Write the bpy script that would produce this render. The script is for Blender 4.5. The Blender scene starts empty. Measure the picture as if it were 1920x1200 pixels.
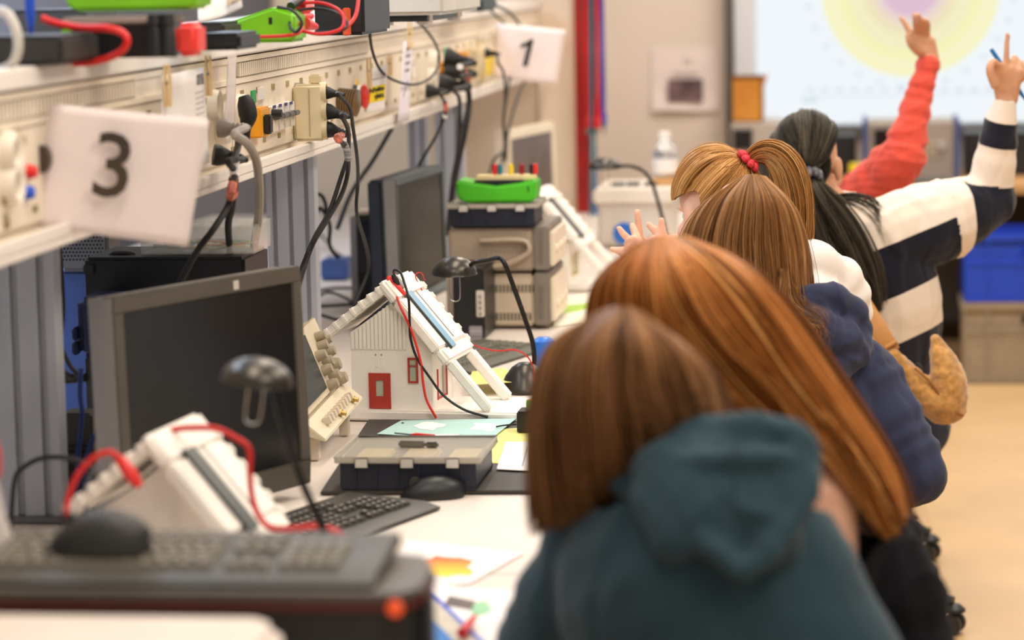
import bpy, bmesh, math, random
import numpy as np
from mathutils import Vector, Matrix
random.seed(7); rng = np.random.default_rng(7)
scene = bpy.context.scene
COL = scene.collection
# ------------------------------------------------------------------ camera (standing photographer, long lens)
def unit(v):
    v = np.array(v, float); return v / np.linalg.norm(v)
FPX = 5450.0
Yc = unit((680, 682, 5450)); Zc = unit((-851, 43600, -5450)); Zc = unit(Zc - Yc * Zc.dot(Yc)); Xc = np.cross(Zc, Yc)
MC = np.array([Xc, Yc, Zc]).T            # world -> (right, up, forward)
CAM = np.array((0, 0, 1.66))
cd = bpy.data.cameras.new('camera'); cam = bpy.data.objects.new('camera', cd); COL.objects.link(cam)
r_, u_, f_ = MC[0], MC[1], MC[2]
cam.matrix_world = Matrix(((r_[0], u_[0], -f_[0], CAM[0]), (r_[1], u_[1], -f_[1], CAM[1]), (r_[2], u_[2], -f_[2], CAM[2]), (0, 0, 0, 1)))
cd.sensor_width = 36; cd.lens = FPX / 1920 * 36; cd.clip_start = 0.1; cd.clip_end = 60
cd.dof.use_dof = True; cd.dof.focus_distance = 5.75; cd.dof.aperture_fstop = 3.0
scene.camera = cam
scene.view_settings.view_transform = 'Standard'; scene.view_settings.look = 'None'
scene.view_settings.exposure = 0.0; scene.view_settings.gamma = 1; scene.view_settings.use_curve_mapping = False
# ------------------------------------------------------------------ world and lamps
w = bpy.data.worlds.new('room_light'); scene.world = w; w.use_nodes = True
bg = w.node_tree.nodes['Background']; bg.inputs[0].default_value = (1.0, 0.93, 0.86, 1); bg.inputs[1].default_value = 0.50
def area(name, loc, size, power, color, rot=(0, 0, 0)):
    l = bpy.data.lights.new(name, 'AREA'); l.shape = 'RECTANGLE'; l.size, l.size_y = size; l.energy = power; l.color = color
    o = bpy.data.objects.new(name, l); o.location = loc; o.rotation_euler = rot; COL.objects.link(o); return o
WARM = (1.0, 0.88, 0.755)
for i, y in enumerate((2.6, 5.2, 7.8, 10.9)):
    area('ceiling_and_fill_lamp', (0.75, y, 2.95), (0.9, 1.5), 37, WARM)
area('ceiling_and_fill_lamp', (-0.5, 11.5, 2.95), (1.5, 0.7), 26, WARM)  # added fill that brightens the back wall and counter
for y in (3.5, 6.2, 9.0):
    area('bench_lamp', (-0.75, y, 2.95), (0.35, 1.5), 24, WARM)
for y in (5.0, 8.0):
    area('rear_cool_fill', (-1.95, y, 2.7), (0.5, 1.8), 34, (0.62, 0.76, 1.0))  # added cool fill in place of window daylight behind the bench

def P(px, py, x=None, y=None, z=None):
    """measured point: where the sight line through a spot of the photo meets a plane of the room"""
    d = MC.T @ np.array((px - 960, 600 - py, FPX))
    k, i = (x, 0) if x is not None else ((y, 1) if y is not None else (z, 2))
    return CAM + (k - CAM[i]) / d[i] * d
# ------------------------------------------------------------------ materials
def lin(c):
    return tuple(((v / 255) / 12.92 if v / 255 <= 0.04045 else ((v / 255 + 0.055) / 1.055) ** 2.4) for v in c) + (1,)
MATS = {}
def mat(name, c, rough=0.5, metal=0.0, var=0.05, vs=12.0, bump=0.0, bs=200.0, trans=0.0, sheen=0.0, spec=0.5, alpha=1.0, ior=1.45, stretch=None):
    if name in MATS: return MATS[name]
    m = bpy.data.materials.new(name); m.use_nodes = True; nt = m.node_tree; b = nt.nodes['Principled BSDF']
    co = nt.nodes.new('ShaderNodeTexCoord'); src = co.outputs['Object']
    if stretch:
        mp = nt.nodes.new('ShaderNodeMapping'); mp.inputs['Scale'].default_value = stretch; nt.links.new(src, mp.inputs[0]); src = mp.outputs[0]
    no = nt.nodes.new('ShaderNodeTexNoise'); no.inputs['Scale'].default_value = vs; no.inputs['Detail'].default_value = 4; nt.links.new(src, no.inputs['Vector'])
    L = lin(c)
    ra = nt.nodes.new('ShaderNodeValToRGB')
    ra.color_ramp.elements[0].position = 0.3; ra.color_ramp.elements[1].position = 0.7
    ra.color_ramp.elements[0].color = tuple(max(0, v * (1 - var * 2)) for v in L[:3]) + (1,)
    ra.color_ramp.elements[1].color = tuple(min(1, v * (1 + var)) for v in L[:3]) + (1,)
    nt.links.new(no.outputs['Fac'], ra.inputs[0]); nt.links.new(ra.outputs[0], b.inputs['Base Color'])
    b.inputs['Roughness'].default_value = rough; b.inputs['Metallic'].default_value = metal
    b.inputs['Specular IOR Level'].default_value = spec; b.inputs['IOR'].default_value = ior
    if trans: b.inputs['Transmission Weight'].default_value = trans
    if sheen: b.inputs['Sheen Weight'].default_value = sheen; b.inputs['Sheen Roughness'].default_value = 0.5
    if alpha < 1: b.inputs['Alpha'].default_value = alpha
    if bump:
        n2 = nt.nodes.new('ShaderNodeTexNoise'); n2.inputs['Scale'].default_value = bs; n2.inputs['Detail'].default_value = 3; nt.links.new(src, n2.inputs['Vector'])
        bp = nt.nodes.new('ShaderNodeBump'); bp.inputs['Strength'].default_value = bump; bp.inputs['Distance'].default_value = 0.002
        nt.links.new(n2.outputs['Fac'], bp.inputs['Height']); nt.links.new(bp.outputs[0], b.inputs['Normal'])
    MATS[name] = m; return m
BLACK = mat('black_plastic', (30, 30, 30), 0.42, var=.12)
DARK = mat('charcoal_plastic', (48, 46, 43), 0.5, var=.1)
NAVYP = mat('navy_plastic', (28, 32, 48), 0.45, var=.1)
CREAM = mat('cream_plastic', (226, 212, 190), 0.45, var=.03)
WHITE = mat('white_plastic', (238, 232, 224), 0.5, var=.02)
FOAM = mat('white_printed_plastic', (246, 240, 230), 0.7, var=.02, bump=.25, bs=300)
PAPER = mat('white_paper', (242, 236, 232), 0.8, var=.015)
PINKPAPER = mat('paper_pinkish', (240, 226, 222), 0.8, var=.02)
RED = mat('red_plastic', (225, 40, 35), 0.4, var=.06)
GREEN = mat('green_plastic', (122, 194, 26), 0.45, var=.06)
ALU = mat('brushed_aluminium', (182, 186, 194), 0.42, metal=.15, var=.08, stretch=(1, 1, .05))
SILVER = mat('silver_plastic', (150, 146, 142), 0.4, metal=.3, var=.04)
GREYP = mat('grey_plastic', (150, 142, 130), 0.5, var=.05)
CHROME = mat('chrome', (190, 190, 190), 0.18, metal=1, var=.03)
BLUE = mat('blue_plastic', (36, 84, 205), 0.4, var=.06)
YELLOW = mat('yellow_plastic', (240, 205, 40), 0.5, var=.05)
CABLE = mat('black_rubber', (26, 25, 24), 0.55, var=.1)
# ------------------------------------------------------------------ objects and properties
def wloc(o):
    v = Vector((0, 0, 0))
    while o is not None: v += o.location; o = o.parent
    return v
def tag(o, label=None, cat=None, group=None, kind=None):
    if label: o['label'] = label
    if cat: o['category'] = cat
    if group: o['group'] = group
    if kind: o['kind'] = kind
    return o
def empty(name, loc, label=None, cat=None, group=None):
    o = bpy.data.objects.new(name, None); o.empty_display_size = .05; o.location = tuple(float(v) for v in loc); COL.objects.link(o)
    return tag(o, label, cat, group)
def link_mesh(name, me, m, parent=None, origin=None):
    o = bpy.data.objects.new(name, me)
    if m is not None and len(me.materials) == 0: me.materials.append(m)
    COL.objects.link(o)
    if parent is not None: o.parent = parent
    return o
def copy_tree(o, offset=None, parent=None):
    c = o.copy(); COL.objects.link(c)
    if parent is not None: c.parent = parent
    if offset is not None: c.location = Vector(o.location) + Vector(offset)
    for ch in o.children: copy_tree(ch, None, c)
    return c
def frame(o, xd=(1, 0, 0), zd=(0, 0, 1)):
    z = unit(zd); x = np.array(xd, float); x = unit(x - z * x.dot(z)); y = np.cross(z, x)
    T = np.eye(4); T[:3, 0] = x; T[:3, 1] = y; T[:3, 2] = z; T[:3, 3] = o; return T
def crspline(pts, n):
    """n points along a Catmull-Rom curve through pts (any dimension)"""
    p = np.array(pts, float)
    if len(p) == 2: 
        t = np.linspace(0, 1, n)[:, None]; return p[0] * (1 - t) + p[1] * t
    q = np.vstack([2 * p[0] - p[1], p, 2 * p[-1] - p[-2]])
    t = np.linspace(0, len(p) - 1, n); i = np.minimum(t.astype(int), len(p) - 2); f = (t - i)
    f = f.reshape((-1,) + (1,) * (p.ndim - 1))
    a, b, c, d = q[i], q[i + 1], q[i + 2], q[i + 3]
    return .5 * (2 * b + (c - a) * f + (2 * a - 5 * b + 4 * c - d) * f ** 2 + (3 * b - a - 3 * c + d) * f ** 3)
class MB:
    def __init__(s, T=None): s.v = []; s.f = []; s.T = T
    def add(s, v, f):
        v = np.array(v, float)
        if s.T is not None: v = v @ s.T[:3, :3].T + s.T[:3, 3]
        n = len(s.v); s.v.extend(v.tolist()); s.f.extend([tuple(i + n for i in q) for q in f]); return s
    def box(s, a, b):
        (x0, y0, z0), (x1, y1, z1) = a, b
        if x0 > x1: x0, x1 = x1, x0
        if y0 > y1: y0, y1 = y1, y0
        if z0 > z1: z0, z1 = z1, z0
        v = [(x0, y0, z0), (x1, y0, z0), (x1, y1, z0), (x0, y1, z0), (x0, y0, z1), (x1, y0, z1), (x1, y1, z1), (x0, y1, z1)]
        return s.add(v, [(3, 2, 1, 0), (4, 5, 6, 7), (0, 1, 5, 4), (1, 2, 6, 5), (2, 3, 7, 6), (3, 0, 4, 7)])
    def prism(s, poly, z0, z1, axes=(0, 1, 2)):
        n = len(poly); v = []
        for z in (z0, z1):
            for p in poly:
                q = [0, 0, 0]; q[axes[0]] = p[0]; q[axes[1]] = p[1]; q[axes[2]] = z; v.append(q)
        f = [tuple(range(n - 1, -1, -1)), tuple(range(n, 2 * n))] + [(i, (i + 1) % n, n + (i + 1) % n, n + i) for i in range(n)]
        return s.add(v, f)
    def loft(s, path, ra, rb=None, side=None, n=10, cap=True, round_caps=False):
        path = np.array(path, float); k = len(path)
        ra = np.broadcast_to(np.array(ra, float), (k,)).copy(); rb = ra if rb is None else np.broadcast_to(np.array(rb, float), (k,)).copy()
        t = np.gradient(path, axis=0); t /= np.linalg.norm(t, axis=1)[:, None] + 1e-12
        if side is None:
            h = np.array((0, 0, 1.)) if abs(t[0][2]) < .9 else np.array((1., 0, 0)); A = unit(np.cross(t[0], h))
        else: A = np.array(side, float)
        v = []; th = np.linspace(0, 2 * math.pi, n, endpoint=False); c, sn = np.cos(th), np.sin(th)
        for i in range(k):
            A = A - t[i] * A.dot(t[i]); A = A / (np.linalg.norm(A) + 1e-12); B = np.cross(t[i], A)
            v.append(path[i] + (c[:, None] * A * ra[i] + sn[:, None] * B * rb[i]))
        if round_caps:
            pre, post = [], []
            for e, (lst, i, sg) in enumerate(((pre, 0, -1), (post, k - 1, 1))):
                ring = v[i]
                for a in (30, 60, 85):
                    a = math.radians(a); lst.append(path[i] + (ring - path[i]) * math.cos(a) + sg * t[i] * min(ra[i], rb[i]) * math.sin(a))
            v = pre[::-1] + v + post
        k = len(v); V = np.concatenate(v)
        f = [(i * n + j, i * n + (j + 1) % n, (i + 1) * n + (j + 1) % n, (i + 1) * n + j) for i in range(k - 1) for j in range(n)]
        if cap: f += [tuple(range(n - 1, -1, -1)), tuple((k - 1) * n + j for j in range(n))]
        return s.add(V, f)
    def cyl(s, p0, p1, r0, r1=None, n=16): return s.loft([p0, p1], [r0, r0 if r1 is None else r1], n=n)
    def lathe(s, prof, o, axis=(0, 0, 1), n=24):
        z = unit(axis); h = np.array((1., 0, 0)) if abs(z[0]) < .9 else np.array((0, 1., 0)); x = unit(np.cross(h, z)); y = np.cross(z, x)
        th = np.linspace(0, 2 * math.pi, n, endpoint=False); v = []
        for r, hgt in prof:
            for a in th: v.append(np.array(o) + z * hgt + r * (x * math.cos(a) + y * math.sin(a)))
        k = len(prof); f = [(i * n + j, i * n + (j + 1) % n, (i + 1) * n + (j + 1) % n, (i + 1) * n + j) for i in range(k - 1) for j in range(n)]
        if prof[0][0] > 1e-6: f.append(tuple(range(n - 1, -1, -1)))
        if prof[-1][0] > 1e-6: f.append(tuple((k - 1) * n + j for j in range(n)))
        return s.add(v, f)
    def ell(s, c, r, R=None, nu=18, nv=12):
        r = np.broadcast_to(np.array(r, float), (3,)); v = []
        for i in range(nv + 1):
            a = math.pi * i / nv
            for j in range(nu):
                b = 2 * math.pi * j / nu; q = np.array((math.sin(a) * math.cos(b), math.sin(a) * math.sin(b), math.cos(a))) * r
                v.append(np.array(c) + (R @ q if R is not None else q))
        f = [(i * nu + j, (i + 1) * nu + j, (i + 1) * nu + (j + 1) % nu, i * nu + (j + 1) % nu) for i in range(nv) for j in range(nu)]
        return s.add(v, f)
    def grid(s, g):
        g = np.array(g, float); a, b = g.shape[:2]
        return s.add(g.reshape(-1, 3), [(i * b + j, (i + 1) * b + j, (i + 1) * b + j + 1, i * b + j + 1) for i in range(a - 1) for j in range(b - 1)])
    def build(s, name, m, parent=None, bevel=0.0, smooth=False, label=None, cat=None, group=None, kind=None, origin=None, seg=2):
        V = np.array(s.v)
        if parent is not None: o0 = np.array(wloc(parent))
        elif origin is not None: o0 = np.array(origin, float)
        else:
            lo, hi = V.min(0), V.max(0); o0 = np.array(((lo[0] + hi[0]) / 2, (lo[1] + hi[1]) / 2, lo[2]))
        me = bpy.data.meshes.new(name); me.from_pydata((V - o0).tolist(), [], s.f)
        bm = bmesh.new(); bm.from_mesh(me); bmesh.ops.remove_doubles(bm, verts=bm.verts, dist=1e-6)
        bmesh.ops.recalc_face_normals(bm, faces=bm.faces)
        if bevel: bmesh.ops.bevel(bm, geom=[e for e in bm.edges if len(e.link_faces) == 2 and e.calc_face_angle(0) > .5], offset=bevel, segments=seg, affect='EDGES', clamp_overlap=True)
        bm.to_mesh(me); bm.free()
        if smooth or bevel:
            me.polygons.foreach_set('use_smooth', [True] * len(me.polygons))
            try: me.set_sharp_from_angle(angle=math.radians(38))
            except Exception: pass
        o = link_mesh(name, me, m, parent)
        if parent is None: o.location = o0
        return tag(o, label, cat, group, kind)
def text_mb(txt, size, T, depth=.0004, bold=0.0):
    """lettering as flat mesh, centred on the frame's origin, in its x-y plane"""
    c = bpy.data.curves.new('t', 'FONT'); c.body = txt; c.size = size; c.align_x = 'CENTER'; c.align_y = 'CENTER'; c.extrude = depth; c.offset = bold; c.resolution_u = 3
    o = bpy.data.objects.new('t', c); COL.objects.link(o)
    me = bpy.data.meshes.new_from_object(o.evaluated_get(bpy.context.evaluated_depsgraph_get()))
    m = MB(T); m.add([v.co[:] for v in me.vertices], [tuple(p.vertices) for p in me.polygons])
    bpy.data.objects.remove(o); bpy.data.curves.remove(c); bpy.data.meshes.remove(me); return m
def struct(mb, name, m, parent=None, **k):
    return mb.build(name, m, parent, kind='structure' if parent is None else None, **k)
def cord(path, r=.0035, n=40, sides=8): 
    p = crspline(path, n); return MB().loft(p, r, n=sides)
# ================================================================== the room
struct(MB().box((-4, -1, -.1), (5, 13.2, 0)), 'floor', mat('tan_vinyl', (222, 184, 132), .38, var=.05, vs=3, bump=.05))
WALLM = mat('wall_paint', (232, 219, 206), .8, var=.03, vs=2)
struct(MB().box((-4, 12.72, 0), (5, 12.9, 3.2)), 'wall_back', WALLM)
struct(MB().box((-2.75, 1, 0), (-2.65, 12.7, 3.2)), 'wall_left', mat('cool_grey_wall', (112, 117, 130), .8, var=.03, vs=2))
# beige cabinet end that closes the bench
struct(MB().box((-2.2, 10.62, 0), (-1.095, 10.7, 2.6)), 'wall_bench_end', mat('beige_panel', (232, 212, 184), .6, var=.03, vs=2))
struct(MB().box((-1.22, 10.585, .75), (-1.10, 10.618, 2.6)), 'trim_1', mat('pale_panel', (240, 222, 196), .6, var=.03))
struct(MB().box((-3.9, 12.68, 0), (4.9, 12.72, .09)), 'baseboard_back', mat('dark_skirting', (80, 62, 50), .6))
# ================================================================== projection screen
t = empty('projection_screen', (1.0, 12.66, .93), 'large white projection screen showing a yellow and pink ring chart', 'screen')
sx0, sz0 = P(1368, 200, y=12.6)[0], P(1430, 240, y=12.6)[2]
MB().box((sx0 + .02, 12.64, sz0), (2.6, 12.68, 2.9)).build('screen_panel', mat('screen_white', (214, 218, 226), .6, var=.01), t, bevel=.003)
for a, b in (((sx0 - .02, 12.62, .80), (sx0 + .02, 12.69, 2.94)), ((sx0 + .02, 12.62, sz0 - .03), (2.62, 12.69, sz0)), ((sx0, 12.62, 2.9), (2.62, 12.69, 2.94))):
    MB().box(a, b).build('screen_frame', mat('frame_grey', (96, 92, 88), .5, metal=.3), t, bevel=.003)
pm = bpy.data.materials.new('projected_chart'); pm.use_nodes = True; nt = pm.node_tree; nt.nodes.clear()
N = lambda k: nt.nodes.new(k)
out, em, geo, ln, ra, ds = N('ShaderNodeOutputMaterial'), N('ShaderNodeEmission'), N('ShaderNodeTexCoord'), N('ShaderNodeVectorMath'), N('ShaderNodeValToRGB'), N('ShaderNodeMath')
pc = P(1707, -22, y=12.6); px0 = P(1418, 200, y=12.6)[0]
ln.operation = 'LENGTH'; ds.operation = 'MULTIPLY'; ds.inputs[1].default_value = 1.0 / 0.592
nt.links.new(geo.outputs['Object'], ln.inputs[0]); nt.links.new(ln.outputs['Value'], ds.inputs[0]); nt.links.new(ds.outputs[0], ra.inputs[0])
stops = [(0, (226, 194, 212)), (.205, (226, 194, 214)), (.215, (236, 214, 214)), (.265, (238, 222, 206)), (.275, (242, 226, 200)), (.345, (244, 234, 190)), (.36, (247, 242, 200)), (.44, (246, 240, 200)), (.45, (249, 244, 188)), (.52, (250, 246, 192)), (.535, (250, 246, 206)), (.637, (251, 247, 196)), (.642, (243, 249, 253))]
el = ra.color_ramp.elements
while len(el) > 1: el.remove(el[-1])
el[0].position = 0; el[0].color = lin(stops[0][1])
for p_, c_ in stops[1:]:
    e_ = el.new(p_); e_.color = lin(c_)
em.inputs['Strength'].default_value = .98
nt.links.new(ra.outputs[0], em.inputs[0]); nt.links.new(em.outputs[0], out.inputs[0])
pi_ = MB().box((px0, 12.632, sz0 + .012), (2.5, 12.638, 2.8)).build('projected_image', pm, t)
for v in pi_.data.vertices: v.co -= Vector((pc[0] - t.location.x, pc[1] - t.location.y, pc[2] - t.location.z))
pi_.location = Vector(pc) - t.location
LINEM = bpy.data.materials.new('projected_grey_print'); LINEM.use_nodes = True
LINEM.node_tree.nodes.clear(); o_ = LINEM.node_tree.nodes.new('ShaderNodeOutputMaterial'); e_ = LINEM.node_tree.nodes.new('ShaderNodeEmission'); e_.inputs[0].default_value = lin((205, 222, 232)); LINEM.node_tree.links.new(e_.outputs[0], o_.inputs[0])
m = MB()
for i in range(13):
    a = P(1512 + i * 28, 168, y=12.63); m.box((a[0], 12.6305, a[2] - .006), (a[0] + .03, 12.6318, a[2] + .006))
a = P(1505, 188, y=12.63); m.box((a[0], 12.6305, a[2] - .008), (a[0] + .065, 12.6318, a[2] + .008))
a = P(1500, 180, y=12.63); m.box((a[0], 12.6305, a[2] - .002), (a[0] + .9, 12.6318, a[2] + .001))
m.build('projected_axis_labels', LINEM, t)
for k in range(14):
    an = math.radians(190 + k * 12.5); MB().box((pc[0] + .44 * math.cos(an) - .012, 12.6305, pc[2] + .42 * math.sin(an) - .006), (pc[0] + .44 * math.cos(an) + .012, 12.6318, pc[2] + .42 * math.sin(an) + .006)).build('projected_angle_label', LINEM, t)
# ================================================================== notice on the back wall
a = P(1221, 88, y=12.7); b = P(1348, 207, y=12.7)
t = empty('wall_notice', (a[0], 12.715, b[2]), 'white paper notice with a small landscape photo taped to the back wall', 'poster')
g = [[(a[0] + (b[0] - a[0]) * u, 12.712 - (.014 * max(0, .35 - v) * 3 * (1 + .5 * math.sin(u * 5))) ** 1.0, b[2] + (a[2] - b[2]) * v + .004 * math.sin(u * 6) * (1 - v)) for u in np.linspace(0, 1, 9)] for v in np.linspace(0, 1, 9)]
MB().grid(g).build('sheet', PINKPAPER, t, smooth=True)
pa = P(1252, 149, y=12.69); pb = P(1318, 190, y=12.69)
MB().box((pa[0], 12.688, pb[2]), (pb[0], 12.690, pa[2])).build('landscape_photo', mat('dusk_photo', (120, 96, 100), .5, var=.45, vs=9), t)
m = MB(); q = P(1285, 137, y=12.698); m.box((q[0] - .055, 12.699, q[2] - .004), (q[0] + .055, 12.701, q[2] + .004)); q = P(1290, 112, y=12.698); m.box((q[0] - .02, 12.699, q[2] - .003), (q[0] + .02, 12.701, q[2] + .003))
m.build('printed_heading', mat('pale_grey_ink', (196, 186, 178), .8), t)
# ================================================================== red post and hanging test leads
a = P(1081, 300, y=10.56); b = P(1110, 300, y=10.56)
MB().box((a[0], 10.54, .75), (b[0] - .003, 10.6, 2.6)).build('red_post', mat('dark_red_lacquer', (168, 24, 20), .4, var=.08), label='dark red upright post at the far end of the bench', cat='post', bevel=.003)
t = empty('lead_rack', (P(1112, 100, y=10.5)[0], 10.52, 2.05), 'pale bracket on the red post that carries the hanging test leads', 'rack')
MB().box((P(1096, 0, y=10.5)[0], 10.44, 2.05), (P(1135, 0, y=10.5)[0], 10.53, 2.08)).build('bar', SILVER, t, bevel=.003)
leads = [('red', (205, 26, 22), 1100, 240, 1101), ('red', (225, 30, 24), 1105, 243, 1106), ('red', (190, 22, 20), 1109, 240, 1110), ('orange', (222, 120, 20), 1111, 180, 1112), ('dark red', (150, 20, 18), 1114, 243, 1114), ('red', (232, 28, 30), 1117, 240, 1117), ('red', (235, 30, 34), 1121, 241, 1122), ('purple', (120, 40, 120), 1124, 225, 1127), ('blue', (50, 84, 190), 1127, 232, 1133), ('blue', (40, 90, 200), 1124, 240, 1133), ('teal', (30, 110, 130), 1109, 452, 1107), ('teal', (34, 96, 122), 1113, 440, 1114), ('blue', (36, 110, 165), 1116, 420, 1118)]
LL = ['leftmost red test lead, next to the red post', 'second red test lead from the red post', 'third red test lead from the red post, half hidden', 'short orange test lead hanging between the red ones', 'dark red test lead in the middle of the hanging bundle', 'bright red test lead right of the dark red one', 'outermost bright red test lead before the purple one', 'purple test lead hanging right of the red ones', 'short blue test lead at the right edge of the bundle', 'blue test lead ending lowest at the right edge of the bundle', 'long teal test lead reaching lowest beside the red post', 'second long teal test lead, right of the lowest one', 'long blue test lead hanging right of the teal ones']
for i, (nm, c, x0, yb, x1) in enumerate(leads):
    yy = 10.40 + (i % 5) * .02
    p0 = P(x0, -60, y=yy); p0[2] = 2.07; p1 = P((x0 + x1) / 2 + (i % 3 - 1) * 2, yb * .5, y=yy); p2 = P(x1, yb - 22, y=yy); p3 = P(x1, yb, y=yy)
    mm = mat('lead_' + nm.replace(' ', '_'), c, .45, var=.08)
    t = empty('test_lead', p0, LL[i], 'cable', 'test leads hanging on the red post')
    cord([p0, (p0 + p1) / 2, p1, p2], .0055, 16, 6).build('cord', mm, t, smooth=True)
    MB().loft([p2, p2 + (p3 - p2) * .15, p3], [.006, .0095, .0085], n=8).build('plug', mm, t, smooth=True)
    MB().cyl(p3, p3 - np.array((0, 0, .022)), .004, n=8).build('pin', SILVER, t)
# ================================================================== back counter with instruments, crates
WOOD = mat('beech_edge', (206, 156, 98), .5, var=.08, vs=8, stretch=(.3, 3, 3))
ct = P(1880, 347, y=11.6)[2]
t = empty('back_counter', (.6, 11.9, 0), 'long wooden counter under the projection screen', 'counter')
MB().box((-.75, 11.58, ct - .035), (2.4, 12.45, ct)).build('worktop', WOOD, t, bevel=.003)
for x in (-.7, 1.05, 2.3): MB().box((x, 11.75, 0), (x + .04, 12.4, ct - .036)).build('support_panel', mat('dark_panel', (70, 64, 58), .6), t, bevel=.002)
MB().box((-.65, 12.36, .12), (2.28, 12.395, ct - .04)).build('rear_panel', mat('dark_panel', (70, 64, 58), .6), t)
def crate(name, label, x0, x1, y0, y1, z0, z1, m, win, rec=True):
    t = empty(name, ((x0 + x1) / 2, (y0 + y1) / 2, z0), label, 'crate', 'stacking crates under the back counter')
    th = .012; b = MB()
    b.box((x0, y0, z0), (x1, y1, z0 + th)); b.box((x0, y0, z0), (x0 + th, y1, z1)); b.box((x1 - th, y0, z0), (x1, y1, z1)); b.box((x0, y1 - th, z0), (x1, y1, z1))
    xm = (x0 + x1) / 2; hz0 = z1 - .085; hz1 = z1 - .05
    b.box((x0, y0, z0), (x1, y0 + th, hz0)); b.box((x0, y0, hz1), (x1, y0 + th, z1)); b.box((x0, y0, hz0), (xm - .06, y0 + th, hz1)); b.box((xm + .06, y0, hz0), (x1, y0 + th, hz1))
    b.build('shell', m, t, bevel=.002)
    r = MB(); r.box((x0 - .008, y0 - .01, z1 - .03), (x1 + .008, y0, z1)); r.box((x0 - .008, y0, z1 - .03), (x0, y1, z1)); r.box((x1, y0, z1 - .03), (x1 + .008, y1, z1)); r.build('rim', m, t, bevel=.003)
    for xx in (x0, x0 + .09, x1 - .1, x1 - .012): MB().box((xx, y0 - .008, z0 + .01), (xx + .012, y0, z1 - .03)).build('rib', m, t, bevel=.002)
    for zz in (z0, z1 - .125): MB().box((x0, y0 - .009, zz), (x1, y0, zz + .014)).build('ledge', m, t, bevel=.002)
    h = MB(); h.box((xm - .065, y0 - .007, hz0 - .012), (xm + .065, y0, hz0)); h.box((xm - .065, y0 - .007, hz1), (xm + .065, y0, hz1 + .008)); h.build('handle', m, t, bevel=.002)
cx0 = P(1806, 640, y=11.34)[0]
CGREY = mat('crate_grey', (158, 142, 118), .6, var=.05)
CBLUE = mat('crate_blue', (30, 74, 205), .45, var=.05)
zg = P(1806, 567, y=11.34)[2]; zb = P(1806, 438, y=11.34)[2]
crate('stacking_crate', 'large grey stacking crate on the floor under the blue crate', cx0, cx0 + .57, 11.34, 11.72, 0.004, zg, CGREY, 1)
crate('stacking_crate', 'blue stacking crate with dark handle slot on the grey crate', cx0 + .004, cx0 + .566, 11.34, 11.72, zg + .002, zb, CBLUE, 1)
def instrument(name, label, x0, x1, y0, y1, z0, z1, body, scr, side=None, keys=0, knob=None, cat='instrument'):
    t = empty(name, ((x0 + x1) / 2, (y0 + y1) / 2, z0), label, cat)
    MB().box((x0, y0, z0), (x1, y1, z1)).build('body', body, t, bevel=.006)
    a, b, c, d = scr; W, H = x1 - x0, z1 - z0
    MB().box((x0 + W * a - .006, y0 - .004, z0 + H * b - .006), (x0 + W * c + .006, y0, z0 + H * d + .006)).build('screen_bezel', SILVER, t, bevel=.002)
    MB().box((x0 + W * a, y0 - .006, z0 + H * b), (x0 + W * c, y0 - .003, z0 + H * d)).build('display', mat('dark_display', (20, 16, 20), .2, var=.2), t)
    if side:
        for xx in (x0 - .02, x1): MB().box((xx, y0 - .02, z0 - .0), (xx + .02, y1, z1 + .012)).build('side_handle', side, t, bevel=.004)
    for i in range(keys):
        r, c_ = divmod(i, 4); MB().box((x0 + W * (c + .06) + c_ * .02, y0 - .006, z0 + H * .62 - r * .022), (x0 + W * (c + .06) + c_ * .02 + .014, y0, z0 + H * .62 - r * .022 + .014)).build('key', mat('key_beige', (196, 180, 150), .5), t, bevel=.001)
    if knob: MB().lathe([(.001, .02), (.016, .02), (.019, 0)], (x0 + W * knob[0], y0, z0 + H * knob[1]), (0, -1, 0), 16).build('knob', mat('knob_pale', (180, 172, 168), .4), t, smooth=True)
    return t
a = P(1612, 232, y=11.75); b = P(1800, 322, y=11.75)
instrument('spectrum_analyser', 'grey measuring instrument with dark display and blue side handles on the counter', a[0] + .03, b[0] - .02, 11.75, 12.15, ct + .002, a[2], mat('warm_grey_case', (158, 146, 136), .5, var=.04), (.08, .16, .52, .9), mat('blue_grey_handle', (66, 84, 140), .5), 12, (.85, .62))
a = P(1370, 232, y=11.8); b = P(1440, 282, y=11.8)
bx = MB(); t = instrument('counter_meter', 'pale grey meter with small black display under the cardboard box', a[0], P(1462, 0, y=11.8)[0], 11.8, 12.2, ct + .095, a[2], mat('pale_grey_case', (182, 174, 164), .5, var=.04), (.06, .3, .42, .82), None, 0, (.8, .5))
instrument('dark_receiver', 'flat black device lying below the pale grey meter', a[0] - .01, P(1475, 0, y=11.8)[0], 11.8, 12.2, ct + .002, ct + .092, DARK, (.1, .3, .5, .7), None, 0, (.8, .5))
# cardboard box with open flaps
a = P(1372, 228, y=11.9); b = P(1428, 146, y=11.9); zt = b[2]
CARD = mat('brown_cardboard', (206, 138, 52), .75, var=.06, vs=6)
t = empty('cardboard_box', ((a[0] + b[0]) / 2, 12.0, P(1400, 231, y=11.9)[2]), 'orange-brown cardboard box with flared open flaps on the pale grey meter', 'box')
z0 = P(1370, 232, y=11.8)[2] + .002
m = MB(); m.box((a[0], 11.9, z0), (b[0], 12.15, z0 + .004)); m.box((a[0], 11.9, z0), (b[0], 11.905, zt)); m.box((a[0], 12.145, z0), (b[0], 12.15, zt)); m.box((a[0], 11.9, z0), (a[0] + .005, 12.15, zt)); m.box((b[0] - .005, 11.9, z0), (b[0], 12.15, zt)); m.build('carton', CARD, t)
MB(frame((b[0], 12.02, zt - .035), (0, 1, 0), (.35, 0, 1))).box((-.12, -.003, 0), (.12, .003, .045)).build('flap', CARD, t)
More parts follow.
